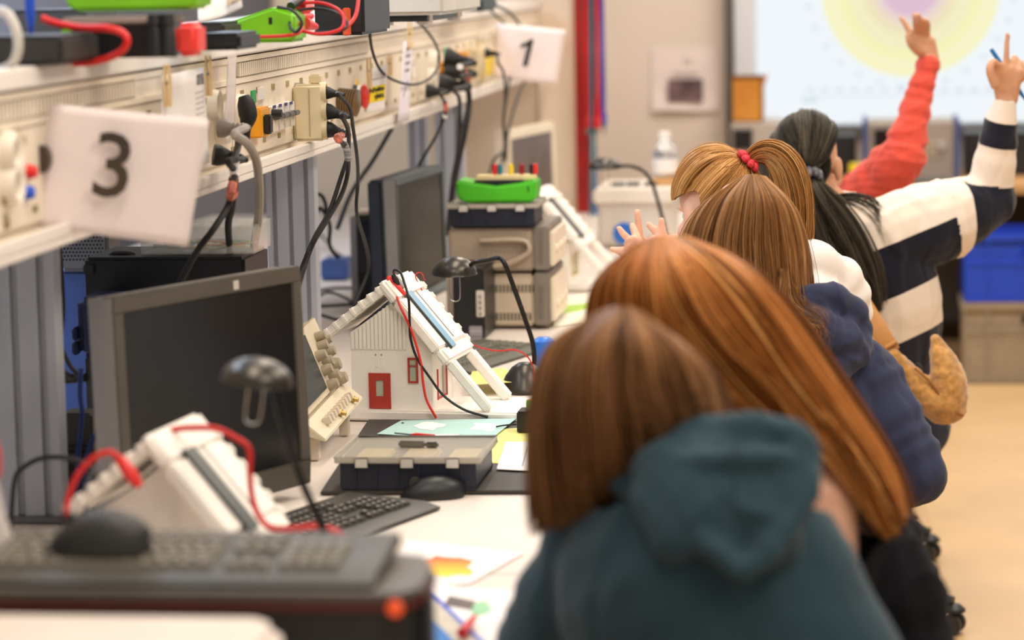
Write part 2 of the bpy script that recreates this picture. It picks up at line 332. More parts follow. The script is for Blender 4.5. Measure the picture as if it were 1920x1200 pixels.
MB(frame(((a[0] + b[0]) / 2, 11.9, zt - .002), (1, 0, 0), (0, -.25, 1))).box((-.062, -.003, 0), (.07, .003, .014)).build('flap', mat('card_edge_dark', (128, 82, 40), .8), t)
# dark and yellow things along the counter
a = P(1560, 255, y=12.2); MB().box((a[0], 12.2, ct + .002), (a[0] + .1, 12.4, a[2])).build('black_speaker_box', BLACK, bevel=.006, label='small black box on the counter left of the grey instrument', cat='box')
a = P(1808, 250, y=12.1); MB().box((a[0], 12.1, ct + .002), (a[0] + .33, 12.4, a[2])).build('black_amplifier', BLACK, bevel=.006, label='black device on the counter right of the grey instrument', cat='device')
a = P(1592, 308, y=11.66); MB().box((a[0], 11.64, ct + .002), (a[0] + .085, 11.73, a[2])).build('yellow_case', mat('bright_yellow', (238, 214, 10), .45), bevel=.004, label='small bright yellow case on the counter before the instrument', cat='case')
a = P(1700, 325, y=11.64); MB().box((a[0], 11.62, ct + .002), (a[0] + .19, 11.72, a[2] - .02)).build('grey_document_tray', mat('slate_tray', (108, 112, 108), .5), bevel=.004, label='low slate grey tray at the counter edge below the instrument', cat='tray')
# cream cabinet-like device left of the counter, bottle on it
a = P(1112, 360, y=9.2); b = P(1258, 470, y=9.2)
t = empty('cream_console', ((a[0] + b[0]) / 2, 9.4, .75), 'large cream device with dark vents standing behind the third desk lamp', 'device')
MB().box((a[0] + .012, 9.2, .752), (b[0], 9.6, a[2] - .008)).build('body', mat('console_cream', (214, 204, 190), .5, var=.03), t, bevel=.012)
MB().box((a[0], 9.18, a[2] - .04), (b[0] + .01, 9.62, a[2] + .008)).build('lid', mat('console_lid', (222, 212, 196), .5, var=.03), t, bevel=.008)
for px_ in (1160, 1188, 1222):
    q = P(px_, 352, y=9.35); MB().box((q[0] - .022, 9.32, a[2] + .006), (q[0] + .02, 9.38, a[2] + .018)).build('vent', mat('vent_dark', (70, 72, 74), .5), t, bevel=.002)
MB().box((P(1222, 0, y=9.4)[0], 9.33, a[2] + .006), (b[0] + .005, 9.58, a[2] + .03)).build('wooden_ledge', WOOD, t, bevel=.003)
z0 = a[2] + .032; q = P(1247, 330, y=9.42); rb = .041
t = empty('clear_bottle', (q[0], 9.42, z0), 'clear plastic bottle with white cap and white label on the cream device', 'bottle')
MB().lathe([(.001, 0), (rb, .002), (rb, .075), (rb * .8, .1), (.02, .118), (.018, .128)], (q[0], 9.42, z0), n=20).build('flask', mat('clear_plastic', (235, 238, 240), .12, trans=.85, var=.01), t, smooth=True)
MB().lathe([(rb + .0005, .012), (rb + .001, .055)], (q[0], 9.42, z0), n=20).build('bottle_label', PAPER, t, smooth=True)
MB().lathe([(.001, .146), (.02, .145), (.021, .122), (.019, .122)], (q[0], 9.42, z0), n=20).build('cap', WHITE, t, smooth=True)
# ================================================================== the long laboratory bench
DESKM = mat('desk_laminate', (236, 224, 212), .35, var=.02, vs=3)
t = empty('laboratory_bench', (-1.2, 6.4, 0), 'long double-sided laboratory bench with white top', 'bench')
y0 = 2.2
for y1 in (4.25, 6.35, 8.45, 10.55):
    MB().box((-2.45, y0 + .001, .722), (-.44, y1 - .001, .75)).build('desk_top', DESKM, t, bevel=.002); y0 = y1
for y in (2.4, 4.25, 6.35, 8.45, 10.3):
    MB().box((-1.9, y - .02, 0), (-.62, y + .02, .72)).build('leg_panel', mat('leg_grey', (150, 148, 146), .5), t, bevel=.002)
MB().box((-1.27, 2.3, .1), (-1.24, 10.5, .715)).build('modesty_panel', mat('leg_grey', (150, 148, 146), .5), t)
# ================================================================== energy rail above the bench
XR = -1.2
RP = lambda px, py, d=0.0: P(px, py, x=XR + d)
zT, zS, zV, zL, zB = RP(300, 92)[2], RP(400, 114)[2], RP(400, 164)[2], RP(480, 291)[2], RP(480, 321)[2]
RAILM = mat('rail_cream', (238, 224, 202), .5, var=.03, vs=4)
SHELFM = mat('shelf_grey_white', (234, 226, 216), .45, var=.03, vs=4)
rail = empty('power_rail', (XR, 6.5, zB), 'cream power rail with shelf on top running above the whole bench', 'rail')
ys = [2.9, 5.36, 7.45, 9.0, 10.5]
for y0, y1 in zip(ys[:-1], ys[1:]):
    MB().box((-1.72, y0 + .002, zS + .004), (XR + .012, y1 - .002, zT)).build('shelf_board', SHELFM, rail, bevel=.003)
    MB().box((-1.5, y0 + .003, zB + .004), (XR - .012, y1 - .003, zS + .004)).build('rail_body', RAILM, rail)
    MB().box((XR - .012, y0 + .003, zL + .004), (XR, y1 - .003, zV - .004)).build('front_panel', RAILM, rail, bevel=.0015)
    m = MB(); m.box((XR - .012, y0 + .003, zV - .002), (XR + .002, y1 - .003, zV + .008)); m.box((XR - .012, y0 + .003, zS - .010), (XR + .002, y1 - .003, zS)); m.box((XR - .012, y0 + .003, zV), (XR - .004, y1 - .003, zS))
    m.build('vent_frame', RAILM, rail)
    if y1 < 8: MB().box((XR - .0045, y0 + .065, zV + .009), (XR - .0035, b0_ if False else y0 + (1.76 if y0 < 5 else 1.51), zS - .0105)).build('vent_shade_sheet', mat('vent_shadow_tan', (120, 104, 84), .8), rail)  # dark sheet paints the shade in the gaps between the ribs
    m = MB(); a_, b_ = (y0 + .07, y0 + 1.75) if y0 < 5 else (y0 + .07, y0 + 1.5)
    if y1 < 8:
        for y in np.arange(a_, b_, .0185): m.box((XR - .005, y, zV + .011), (XR + .0035, y + .0085, zS - .012))
        m.build('vent_grille', mat('grille_cream', (240, 228, 208), .5), rail, kind='stuff')
MB().box((-1.5, 2.9, zB), (XR + .034, 10.5, zB + .012)).build('bottom_lip', SHELFM, rail, bevel=.002)
MB().box((XR + .022, 2.9, zB + .0125), (XR + .034, 10.5, zL)).build('bottom_lip_edge', SHELFM, rail, bevel=.002)
# small printed marks and screws along panel edges
m = MB(); LABM = mat('panel_mark', (176, 160, 110), .6, var=.3)
for y in np.arange(3.7, 9.6, .145):
    m.box((XR, y, zV - .028), (XR + .0012, y + .03, zV - .016))
    m.box((XR, y + .05, zL + .020), (XR + .0012, y + .075, zL + .030))
m.build('panel_marks', LABM, rail, kind='stuff')
# module frame outlines (flush sub panels)
for a, b in (((388, 150), (422, 330)), ((60, 300), (300, 215))): pass
SOCK = mat('socket_white', (236, 226, 210), .4, var=.02)
def socket(px, py, r=.029):
    c = RP(px, py); MB().lathe([(r * .55, .004), (r * .58, .016), (r * .9, .02), (r, .012), (r, 0)], c, (1, 0, 0), 20).build('socket', SOCK, rail, smooth=True); return c
socket(393, 197); socket(409, 240, .032); socket(447, 212, .036); socket(808, 118, .034); socket(806, 150, .034); socket(830, 140, .034); socket(10, 285, .03); socket(12, 345, .03); socket(762, 128, .03)
# colour-coded jacks at the near end
for px, py, mm in ((52, 322, RED), (47, 361, BLUE)):
    c = RP(px, py); MB().lathe([(.0, .014), (.0085, .013), (.011, 0)], c, (1, 0, 0), 14).build('jack', mm, rail, smooth=True)
for px, py in ((8, 322), (6, 372), (10, 418), (28, 250), (12, 262)):
    c = RP(px, py); MB().lathe([(.0, .006), (.008, .005), (.010, 0)], c, (1, 0, 0), 12).build('jack', mat('jack_brown', (150, 128, 96), .5), rail, smooth=True)
# yellow switch box, breakers, signal light, emergency stop, ribbed connector
def rbox(name, px0, py0, px1, py1, d0, d1, m, bevel=.002, parent=rail):
    """box on the rail face between two measured corners of its front, depth d0..d1"""
    a, b = RP(px0, py0, d1), RP(px1, py1, d1)
    return MB().box((XR + d0, a[1], b[2]), (XR + d1, b[1], a[2])).build(name, m, parent, bevel=bevel)
ORANGE = mat('switch_orange', (232, 160, 30), .4, var=.05)
sw = rbox('switch_box', 489, 203, 508, 254, 0, .026, ORANGE, .003)
a = RP(500, 228, .03); MB().box((XR + .0255, a[1] - .014, a[2] - .024), (XR + .040, a[1] + .012, a[2] + .014)).build('switch_lever', BLACK, sw, bevel=.003)
a = RP(510, 213, .02); MB().lathe([(.0, .02), (.008, .02), (.009, 0)], a, (1, 0, 0), 12).build('push_button', BLACK, sw, smooth=True)
rbox('status_label', 473, 170, 481, 193, 0, .004, mat('label_green', (40, 168, 104), .5), .001); rbox('status_label', 484, 164, 496, 186, 0, .003, PAPER, .001)
for i, (x0, x1) in enumerate(((512, 522), (523, 533), (534, 543), (544, 553))):
    br = rbox('circuit_breaker', x0, 201 - i * 3.2, x1, 246 - i * 3.8, 0, .020, WHITE, .0015)
    a = RP((x0 + x1) / 2, 218 - i * 2.6, .022); MB().box((XR + .0195, a[1] - .022, a[2] - .006), (XR + .034, a[1] + .022, a[2] + .004)).build('toggle', mat('toggle_grey', (110, 108, 106), .4), br, bevel=.002)
    MB().box((XR + .0202, a[1] - .018, a[2] + .016), (XR + .0212, a[1] + .01, a[2] + .022)).build('printed_mark', mat('violet_ink', (70, 60, 120), .6), br)
    for k in range(3): MB().box((XR + .0202, a[1] - .018 + k * .014, a[2] - .028), (XR + .0228, a[1] - .011 + k * .014, a[2] - .008)).build('fin', SOCK, br)
a = RP(551, 183); MB().lathe([(.0, .02), (.009, .02), (.01, 0)], a, (1, 0, 0), 12).build('signal_lamp', mat('lamp_yellow_green', (190, 205, 60), .3), rail, smooth=True)
a = RP(552, 163); MB().lathe([(.0, .03), (.005, .03), (.008, .016), (.009, 0)], a, (1, 0, 0), 12).build('key_switch', CHROME, rail, smooth=True)
BRASS = mat('ribbed_connector', (128, 104, 70), .35, metal=.5, var=.12)
a = RP(634, 190); prof = []
for k in range(8): prof += [(.027, k * .0058), (.031, k * .0058 + .0014), (.031, k * .0058 + .0042), (.027, k * .0058 + .0057)]
prof.append((.001, .048)); MB().lathe(prof, a, (1, -.1, -.1), 20).build('ribbed_connector', BRASS, rail, smooth=True)
a, b, c = RP(660, 186), RP(678, 182), RP(669, 146); MB().add([a, b, c, a + [.002, 0, 0], b + [.002, 0, 0], c + [.002, 0, 0]], [(0, 2, 1), (3, 4, 5), (0, 1, 4, 3), (1, 2, 5, 4), (2, 0, 3, 5)]).build('warning_triangle', YELLOW, rail)
c = RP(664, 181); MB().lathe([(.001, .010), (.026, .010), (.028, 0)], c, (1, 0, 0), 20).build('stop_base', BLACK, rail, smooth=True)
MB().lathe([(.001, .018), (.025, .018), (.027, .0105)], c, (1, 0, 0), 20).build('stop_collar', WHITE, rail, smooth=True)
MB().lathe([(.001, .036), (.016, .035), (.027, .031), (.030, .026), (.027, .022), (.014, .0185)], c, (1, 0, 0), 24).build('emergency_button', mat('stop_red', (220, 48, 36), .35), rail, smooth=True)
# further modules, smaller and out of focus
rbox('status_label', 833, 90, 842, 104, 0, .004, mat('label_mint', (150, 210, 180), .5), .001)
for a_ in ((838, 118, 850, 132), (842, 142, 852, 154), (872, 98, 880, 108), (944, 72, 952, 82)): rbox('switch_box', *a_, 0, .03, ORANGE, .002)
for i in range(3): rbox('circuit_breaker', 858 + i * 8, 110 - i * 1.5, 865 + i * 8, 124 - i * 1.5, 0, .03, WHITE, .0015)
for a_ in ((905, 60, 915, 72), (935, 55, 944, 66)): rbox('switch_box', *a_, 0, .02, SOCK, .002)
# ------------------------------------------------------------------ multi-way adaptors
ADM = mat('adaptor_cream', (222, 206, 170), .4, var=.03)
def adaptor(label, px0, py0, px1, py1, d0, d1):
    a, b = RP(px0, py0, d1), RP(px1, py1, d1)
    t = empty('socket_adaptor', (XR, (a[1] + b[1]) / 2, b[2]), label, 'adaptor', 'multiple socket adaptors on the rail')
    m = MB(frame((0, 0, 0)))
    y0, y1, z0, z1 = a[1], b[1], b[2], a[2]; s = .012
    m.prism([(XR + d0, y0 + .002), (XR + d1 * .55, y0), (XR + d1, y0 + s), (XR + d1, y1 - s * .4), (XR + d1 * .6, y1), (XR + d0, y1)], z0, z1)
    m.build('housing', ADM, t, bevel=.006, seg=3)
    MB().prism([(XR + d1 * .56, y0 - .0008), (XR + d1 * .56 + .002, y0 - .0008), (XR + d1 * .56 + .002, y0 + .01), (XR + d1 * .56, y0 + .01)], z0 + .01, z1 - .01).build('seam', mat('seam_tan', (176, 158, 124), .6), t)
    MB().box((XR + d1 * .5, y1 - .03, z1 - .002), (XR + d1 * .9, y1, z1 + .02)).build('hanging_eye', ADM, t, bevel=.004)
    for k in range(3):
        zz = z1 - (z1 - z0) * (.16 + k * .32); MB().lathe([(.015, .001), (.017, .004), (.022, .004), (.023, -.01)], (XR + d1, (y0 + s + y1) / 2, zz), (1, .05, 0), 18).build('outlet', ADM, t, smooth=True)
    MB().box((XR + d1, y0 + s + .002, z0 + .006), (XR + d1 + .0012, y0 + s + .014, z0 + .03)).build('yellow_sticker', YELLOW, t)
    return [(XR + d1, (y0 + s + y1) / 2, z1 - (z1 - z0) * (.16 + k * .32)) for k in range(3)]
out1 = adaptor('cream multi-way adaptor with three black plugs beside the breakers', 603, 158, 615, 262, .002, .064)
out2 = adaptor('cream multi-way adaptor at the far end, near the paper numbered 1', 902, 90, 912, 150, .002, .05)
# ------------------------------------------------------------------ plug and cord things
TAPEM = mat('red_white_tape', (232, 120, 100), .5, var=.5, vs=60)
def flexlead(label, plug, path, r=.0045, pm=CABLE, cmat=CABLE, tapes=(), size=1.0, group='plugged-in power cords on the rail', dirv=(1, -.15, -.25), angled=False, name='mains_lead', n=60):
    """plug = world point on the socket; path = world points"""
    pl = np.array(plug, float); d = unit(dirv); t = empty(name, pl, label, 'cable', group)
    k = size
    if angled: MB().loft(crspline([pl, pl + d * .018 + [.004, 0, 0], pl + d * .04 + [.006, 0, 0], pl + d * .062, pl + d * .085], 14), np.interp(np.linspace(0, 1, 14), (0, .2, .45, .7, 1), (.008, .014, .015, .010, .007)), np.interp(np.linspace(0, 1, 14), (0, .2, .45, .7, 1), (.010, .017, .018, .011, .007)), n=14).build('plug', pm, t, smooth=True)
    else: MB(frame(pl, np.cross(d, (0, 0, 1.)), d)).lathe([(.001, 0), (.021 * k, 0), (.021 * k, .012 * k), (.014 * k, .03 * k), (.012 * k, .034 * k), (.013 * k, .036 * k), (.010 * k, .042 * k), (.0125 * k, .045 * k), (.009 * k, .051 * k), (.011 * k, .054 * k), (.007 * k, .062 * k), (.0045 * k, .07 * k)], (0, 0, 0), n=14).build('plug', pm, t, smooth=True)
    pts = np.vstack([[pl + d * .06 * k], np.array(path, float)]); q = crspline(pts, n)
    MB().loft(q, r, n=8).build('cord', cmat, t, smooth=True)
    for a, b, mm in tapes:
        i, j = int(a * n), max(int(a * n) + 2, int(b * n)); MB().loft(q[i:j], r + .0028, n=8).build('tape_marker', mm, t, smooth=True)
    return t
BARC = mat('barcode_label', (150, 146, 150), .5, var=.9, vs=160, stretch=(0, 0, 1))
flexlead('black cord in the top outlet of the near adaptor, hanging down long', out1[0], [RP(632, 176, .13), RP(655, 200, .14), RP(662, 240, .13), RP(670, 300, .12), RP(671, 345, .1), RP(669, 400, .09), RP(688, 468, .08), RP(689, 510, .07), RP(664, 570, .05)], .004, dirv=(1, -.1, -.1), size=.62)
flexlead('black cord in the middle outlet of the near adaptor', out1[1], [RP(640, 215, .13), RP(653, 245, .13), RP(652, 290, .11), RP(640, 330, .1), RP(618, 395, .08), RP(590, 445, .06), RP(570, 492, .04), RP(552, 540, .0)], .0048, size=.8)
flexlead('black cord with red striped tape in the lowest outlet of the near adaptor', out1[2], [RP(632, 258, .13), RP(648, 275, .13), RP(653, 305, .12), RP(650, 335, .11), RP(638, 370, .1), RP(612, 415, .08), RP(588, 455, .06), RP(574, 492, .04), RP(558, 545, .0)], .0048, size=.8, tapes=((.06, .18, TAPEM), (.2, .33, BARC)))
flexlead('black angled plug and cord in the white socket by the orange switch', RP(457, 180, .035), [RP(450, 245, .06), RP(446, 275, .07), RP(440, 300, .08), RP(438, 340, .08), RP(436, 385, .07), RP(428, 420, .05), RP(431, 470, .02), RP(433, 510, 0), RP(434, 560, 0)], .0065, size=1.0, dirv=(.05, -.12, -1), angled=True, tapes=((.42, .52, TAPEM), (.34, .4, PAPER)))
flexlead('black plug and cord poking out left under the white sheet', RP(400, 290, .03), [RP(428, 302, .09), RP(440, 322, .09), RP(434, 355, .09), RP(428, 385, .08), RP(400, 430, .06), RP(370, 470, .03), RP(338, 530, .0), RP(318, 580, -.02)], .006, dirv=(1, .35, -.2), size=.9, tapes=((.34, .46, TAPEM), (.22, .3, PAPER)))
GREYC = mat('grey_cable', (156, 146, 134), .5, var=.06)
flexlead('grey plug with thick grey cord curving down in front of the rail', RP(409, 240, .02), [RP(440, 252, .1), RP(462, 268, .11), RP(480, 300, .11), RP(486, 350, .1), RP(485, 400, .08), RP(479, 445, .05), RP(470, 500, .02), RP(466, 545, .0)], .008, pm=mat('grey_plug', (132, 118, 112), .45), cmat=GREYC, dirv=(1, .0, 0), size=.85)
flexlead('upper black plug in the far sockets', RP(833, 108, .03), [RP(862, 124, .1), RP(876, 142, .1), RP(880, 170, .1), RP(881, 200, .1), RP(873, 250, .09), RP(860, 310, .07), RP(848, 380, .05), RP(843, 440, .02)], .0055, size=1.3, dirv=(1, .1, -.2), tapes=((.2, .3, TAPEM), (.12, .17, PAPER)))
flexlead('middle black plug in the far sockets', RP(833, 134, .03), [RP(862, 143, .1), RP(872, 155, .1), RP(878, 190, .1), RP(868, 240, .09), RP(852, 320, .07), RP(846, 360, .05), RP(838, 440, .02)], .0055, size=1.3, dirv=(1, .1, -.1))
flexlead('lower black plug in the far sockets', RP(822, 158, .03), [RP(852, 168, .1), RP(861, 185, .1), RP(862, 230, .1), RP(858, 290, .08), RP(850, 350, .06), RP(840, 430, .02)], .0055, size=1.3, dirv=(1, .1, -.1))
flexlead('leftmost black plug of the far sockets, its cord tagged white', RP(798, 170, .02), [RP(826, 176, .09), RP(834, 192, .09), RP(836, 210, .09), RP(830, 228, .08), RP(815, 260, .05), RP(785, 310, .0)], .004, size=.9, dirv=(1, .1, -.1), tapes=((.34, .5, TAPEM), (.55, .62, PAPER)))
flexlead('thin black cord in the far adaptor beside the yellow sticker', np.array(out2[0]), [RP(934, 118, .13), RP(944, 136, .13), RP(947, 180, .12), RP(944, 235, .1), RP(946, 280, .1), RP(926, 300, .08), RP(915, 340, .05)], .004, size=.7, dirv=(1, .1, -.1))
def loose(label, path, r=.0035, m=CABLE, name='cable', cat='cable', group=None, n=60):
    p = np.array(path, float); return MB().loft(crspline(p, n), r, n=8).build(name, m, smooth=True, label=label, cat=cat, group=group)
loose('thin black cable hanging in a loop from the shelf over the rail', [RP(722, -30, .02), RP(706, 10, .05), RP(694, 50, .06), RP(698, 95, .06), RP(716, 135, .06), RP(748, 154, .06), RP(780, 158, .06), RP(808, 145, .06), RP(823, 118, .06), RP(818, 85, .06), RP(795, 52, .06), RP(762, 20, .05), RP(730, -30, .02)], .0035)
loose('black cable running down from the shelf behind the paper numbered 1', [RP(905, 4, .03), RP(935, 12, .06), RP(962, 30, .08), RP(978, 60, .08), RP(968, 95, .08), RP(955, 150, .08), RP(944, 225, .07), RP(950, 270, .05), RP(944, 330, .0)], .0045)
loose('second black cable hanging below the paper numbered 1', [RP(992, 140, .05), RP(975, 170, .06), RP(958, 225, .06), RP(950, 260, .05), RP(938, 325, .0)], .0045)
loose('short thin cable with a plug tip dangling by the shelf end', [RP(912, 10, .03), RP(930, 30, .05), RP(944, 42, .06), RP(950, 60, .06), RP(953, 76, .06)], .0035)
# ------------------------------------------------------------------ papers on the rail
WOODC = mat('clip_wood', (226, 196, 140), .6, var=.08, stretch=(4, 4, .5))
def clothespin(label, c, length=.07, lean=(0, 0)):
    t = empty('clothespin', c, label, 'clip', 'wooden clothespins on the rail')
    T = frame(c, (0, 1, 0), (lean[0], lean[1], 1))
    for s in (-1, 1): MB(T).prism([(s * .001, -length / 2), (s * .0055, -length / 2), (s * .0065, length * .1), (s * .0045, length / 2), (s * .002, length / 2)], -.005, .005, (1, 2, 0)).build('jaw', WOODC, t, bevel=.001)
    MB(T).cyl((-.006, 0, .004), (.006, 0, .004), .003, n=10).build('spring', CHROME, t)
def sheet(name, label, corners, m, thick=.0008, curl=None, group=None, cat='paper', n=8):
    """sheet through corners TL, TR, BR, BL (world)"""
    TL, TR, BR, BL = [np.array(c, float) for c in corners]
    g = [[(TL * (1 - u) + TR * u) * (1 - v) + (BL * (1 - u) + BR * u) * v for u in np.linspace(0, 1, n)] for v in np.linspace(0, 1, n)]
    g = np.array(g); nn = unit(np.cross(TR - TL, BL - TL))
    if curl is not None:
        U, V = np.meshgrid(np.linspace(0, 1, n), np.linspace(0, 1, n)); g += nn * curl(U, V)[..., None]
    t = empty(name, g.reshape(-1, 3).mean(0), label, cat, group)
    m_ = MB().grid(g); o = m_.build('sheet', m, t, smooth=True)
    md = o.modifiers.new('thickness', 'SOLIDIFY'); md.thickness = thick; md.offset = 0
    return t, nn, (TL, TR, BR, BL)
def on_sheet(t, nn, cs, poly, m, name, lift=.0012, side=None):
    """flat print given in sheet coordinates (u right, v down)"""
    TL, TR, BR, BL = cs; s = nn if nn.dot(CAM - TL) > 0 else -nn
    f = lambda u, v: (TL * (1 - u) + TR * u) * (1 - v) + (BL * (1 - u) + BR * u) * v + s * lift
    return MB().add([f(*q) for q in poly], [tuple(range(len(poly)))]).build(name, m, t)
INK = mat('black_ink', (38, 34, 30), .6, var=.05); INK3 = mat('brown_black_ink', (66, 54, 42), .6, var=.2, vs=6); GREYINK = mat('grey_ink', (150, 146, 146), .7)
# number 3
c3 = [P(93, 194, y=4.10), P(392, 224, y=4.18), P(352, 462, y=4.18), P(62, 424, y=4.10)]
t, nn, cs = sheet('number_sheet', 'white paper sheet with a big black 3 hanging at the near end of the rail', c3, PINKPAPER, curl=lambda U, V: -.006 * np.sin(U * 3.1) * (1 - V * .5), n=14)
mid = sum(np.array(c) for c in c3) / 4; xd = np.array(c3[1]) - c3[0] + (np.array(c3[2]) - c3[3]); zd = np.cross(xd, np.array(c3[0]) - c3[3]); zd = zd if zd.dot(CAM - mid) > 0 else -zd
q = P(211, 317, y=4.115)
text_mb('3', .134, frame(q, xd, zd), .0006, .0012).build('printed_number', INK3, t)
bc = P(79, 298, y=4.09); MB().loft([bc + [0, -.006, 0], bc + [0, .012, 0]], [.012, .012], [.02, .02], side=(1, 0, 0), n=14).build('bulldog_clip', mat('dark_clip', (70, 58, 50), .4), t, smooth=True)
# number 1
c1 = [P(930, 43, y=8.92), P(1061, 56, y=8.98), P(1045, 158, y=8.98), P(922, 147, y=8.92)]
t, nn, cs = sheet('number_sheet', 'white paper sheet with a black 1 hanging at the far end of the rail', c1, PINKPAPER, curl=lambda U, V: -.006 * np.sin(U * 3.1), n=10)
xd = np.array(c1[1]) - c1[0]; mid = sum(np.array(c) for c in c1) / 4; zd = np.cross(xd, np.array(c1[0]) - c1[3]); zd = zd if zd.dot(CAM - mid) > 0 else -zd
m = MB()
for poly in ([(992, 74), (1001, 73), (989, 125), (979, 124)], [(999, 73), (996, 83), (977, 91), (975, 84)]): m.add([P(px, py, y=8.905) for px, py in poly], [(0, 1, 2, 3)])
m.build('printed_number', INK, t)
# white sheets clipped at the module seam
ca = [RP(304, 142, .045), RP(382, 126, .05), RP(392, 305, .05), RP(304, 330, .05)]
t, nn, cs = sheet('instruction_sheet', 'white sheet with faint notes clipped by two clothespins to the rail', ca, PAPER)
on_sheet(t, nn, cs, [(.02, .38), (.045, .38), (.045, .55), (.02, .55)], mat('purple_ink', (96, 60, 80), .6), 'pen_mark')
on_sheet(t, nn, cs, [(.8, .06), (.97, .06), (.97, .17), (.8, .17)], mat('crest_grey', (150, 146, 146), .6, var=.5, vs=90), 'printed_crest')
for k in range(5): on_sheet(t, nn, cs, [(.75, .24 + k * .055), (.95, .23 + k * .055), (.95, .25 + k * .055), (.75, .26 + k * .055)], mat('faint_ink', (205, 198, 200), .7), 'printed_line')
clothespin('wooden clothespin at the left of the clipped sheet', RP(314, 160, .055)); clothespin('wooden clothespin at the right of the clipped sheet', RP(391, 142, .055))
# clear strip hanging over the seam
a, b = RP(428, 92, .03), RP(444, 88, .03); a2, b2 = RP(420, 250, .03), RP(440, 245, .03)
sheet('clear_strip', 'translucent plastic strip hanging over the rail seam', [a, b, b2, a2], mat('translucent_strip', (236, 224, 222), .3, alpha=.55, var=.01), cat='strip')
# note by the stop button
cn = [RP(693, 130, .03), RP(727, 122, .065), RP(721, 206, .065), RP(687, 213, .03)]
t, nn, cs = sheet('stop_note', 'white folded note with yellow handwritten patch beside the red stop button', cn, PAPER)
on_sheet(t, nn, cs, [(.12, .42), (.95, .42), (.95, .78), (.12, .78)], mat('note_yellow', (248, 218, 20), .6), 'yellow_patch')
mid = (np.array(cn[0]) * .47 + np.array(cn[1]) * .53) * .42 + (np.array(cn[3]) * .47 + np.array(cn[2]) * .53) * .58
xd = np.array(cn[1]) - cn[0]; zd = np.cross(xd, np.array(cn[0]) - cn[3]); zd = zd if zd.dot(CAM - mid) > 0 else -zd
text_mb('Arbeits-\nplatz', .0155, frame(mid + unit(zd) * .003, xd, zd), .0003, .0005).build('handwriting', INK, t)
on_sheet(t, nn, cs, [(.1, .25), (1, .25), (1, .27), (.1, .27)], GREYINK, 'fold_line')
clothespin('wooden clothespin holding the note with the yellow patch', RP(692, 136, .05)); clothespin('dark-edged clothespin right of the note with the yellow patch', RP(731, 122, .04), .05)
# long white strip with writing
cl = [RP(757, 78, .045), RP(775, 74, .05), RP(766, 226, .05), RP(746, 230, .045)]
t, nn, cs = sheet('paper_strip', 'long narrow white paper strip with writing hanging from a clothespin', cl, mat('strip_lilac', (236, 228, 238), .7, var=.01))
for k in range(4): on_sheet(t, nn, cs, [(.3, .08 + k * .09), (.75, .08 + k * .09), (.75, .12 + k * .09), (.3, .12 + k * .09)], GREYINK, 'handwriting')
on_sheet(t, nn, cs, [(.62, .5), (.7, .5), (.32, .7), (.26, .7)], GREYINK, 'pen_stroke')
clothespin('wooden clothespin above the long paper strip', RP(769, 66, .055))
sheet('yellow_sign', 'small yellow and white sign behind the far adaptor', [RP(912, 96, .02), RP(926, 92, .02), RP(924, 140, .02), RP(910, 144, .02)], mat('sign_yellow', (246, 214, 40), .6), cat='sign')
# ------------------------------------------------------------------ on the shelf
zs = zT + .002
SP = lambda px, py: P(px, py, z=zs)
def shelf_box(name, label, px0, px1, y, dy, pyt, m, bevel=.006, cat='device', z0=None):
    a, b = P(px0, pyt, y=y), P(px1, pyt, y=y); z0 = zs if z0 is None else z0
    return MB().box((a[0], y, z0), (b[0], y + dy, (a[2] + b[2]) / 2)).build(name, m, bevel=bevel, label=label, cat=cat)
shelf_box('charcoal_device', 'charcoal box at the left edge of the shelf, nearest of all', -60, 116, 4.05, .2, 68, DARK)
loose('thick white cable curving over the charcoal box on the shelf', [P(-20, 25, y=4.0), P(8, 22, y=3.98), P(28, 50, y=3.97), P(34, 90, y=3.97), P(22, 120, y=3.98), P(-10, 136, y=4.0)], .007, mat('white_cable', (206, 198, 188), .45))
shelf_box('grey_device', 'low dark grey device behind the black battery box', 20, 160, 4.55, .2, 18, mat('slate_plastic', (66, 68, 74), .5))
t = empty('battery_box', P(220, 105, y=4.3), 'black box with grey top and twin binding posts, a red lead looped before it', 'device')
a, b = P(115, 48, y=4.3), P(318, 40, y=4.36)
MB().box((a[0], 4.3, zs), (b[0], 4.46, a[2])).build('case', mat('deep_black', (20, 22, 22), .35), t, bevel=.004)
MB().box((a[0], 4.3, a[2] + .0005), (b[0], 4.46, a[2] + .012)).build('lid', mat('lid_grey', (160, 146, 136), .5), t, bevel=.003)
for k, px_ in enumerate((286, 310)):
    q = P(px_, 60, y=4.27); MB().lathe([(.001, .065), (.010, .064), (.012, .05), (.009, .045), (.012, .03), (.014, 0)], (q[0], 4.285, zs + .001), n=14).build('binding_post', BLACK, t, smooth=True)
q = P(120, 60, y=4.29); MB().box((q[0] - .004, 4.285, zs + .002), (q[0] + .01, 4.299, q[2] + .005)).build('green_corner', GREEN, t, bevel=.003)
loose('thick red test lead looped in front of the black box on the shelf', [P(78, 34, y=4.22), P(105, 44, y=4.22), P(150, 52, y=4.21), P(200, 53, y=4.2), P(230, 62, y=4.2), P(238, 80, y=4.2), P(222, 100, y=4.21), P(180, 115, y=4.23), P(118, 119, y=4.25)], .0058, RED)
q = P(57, 30, y=4.24); MB().loft([P(55, -10, y=4.24), P(57, 30, y=4.24), P(58, 62, y=4.24)], [.008, .007, .003], n=10).build('blue_probe', BLUE, smooth=True, label='blue test probe standing beside the white cable on the shelf', cat='probe')
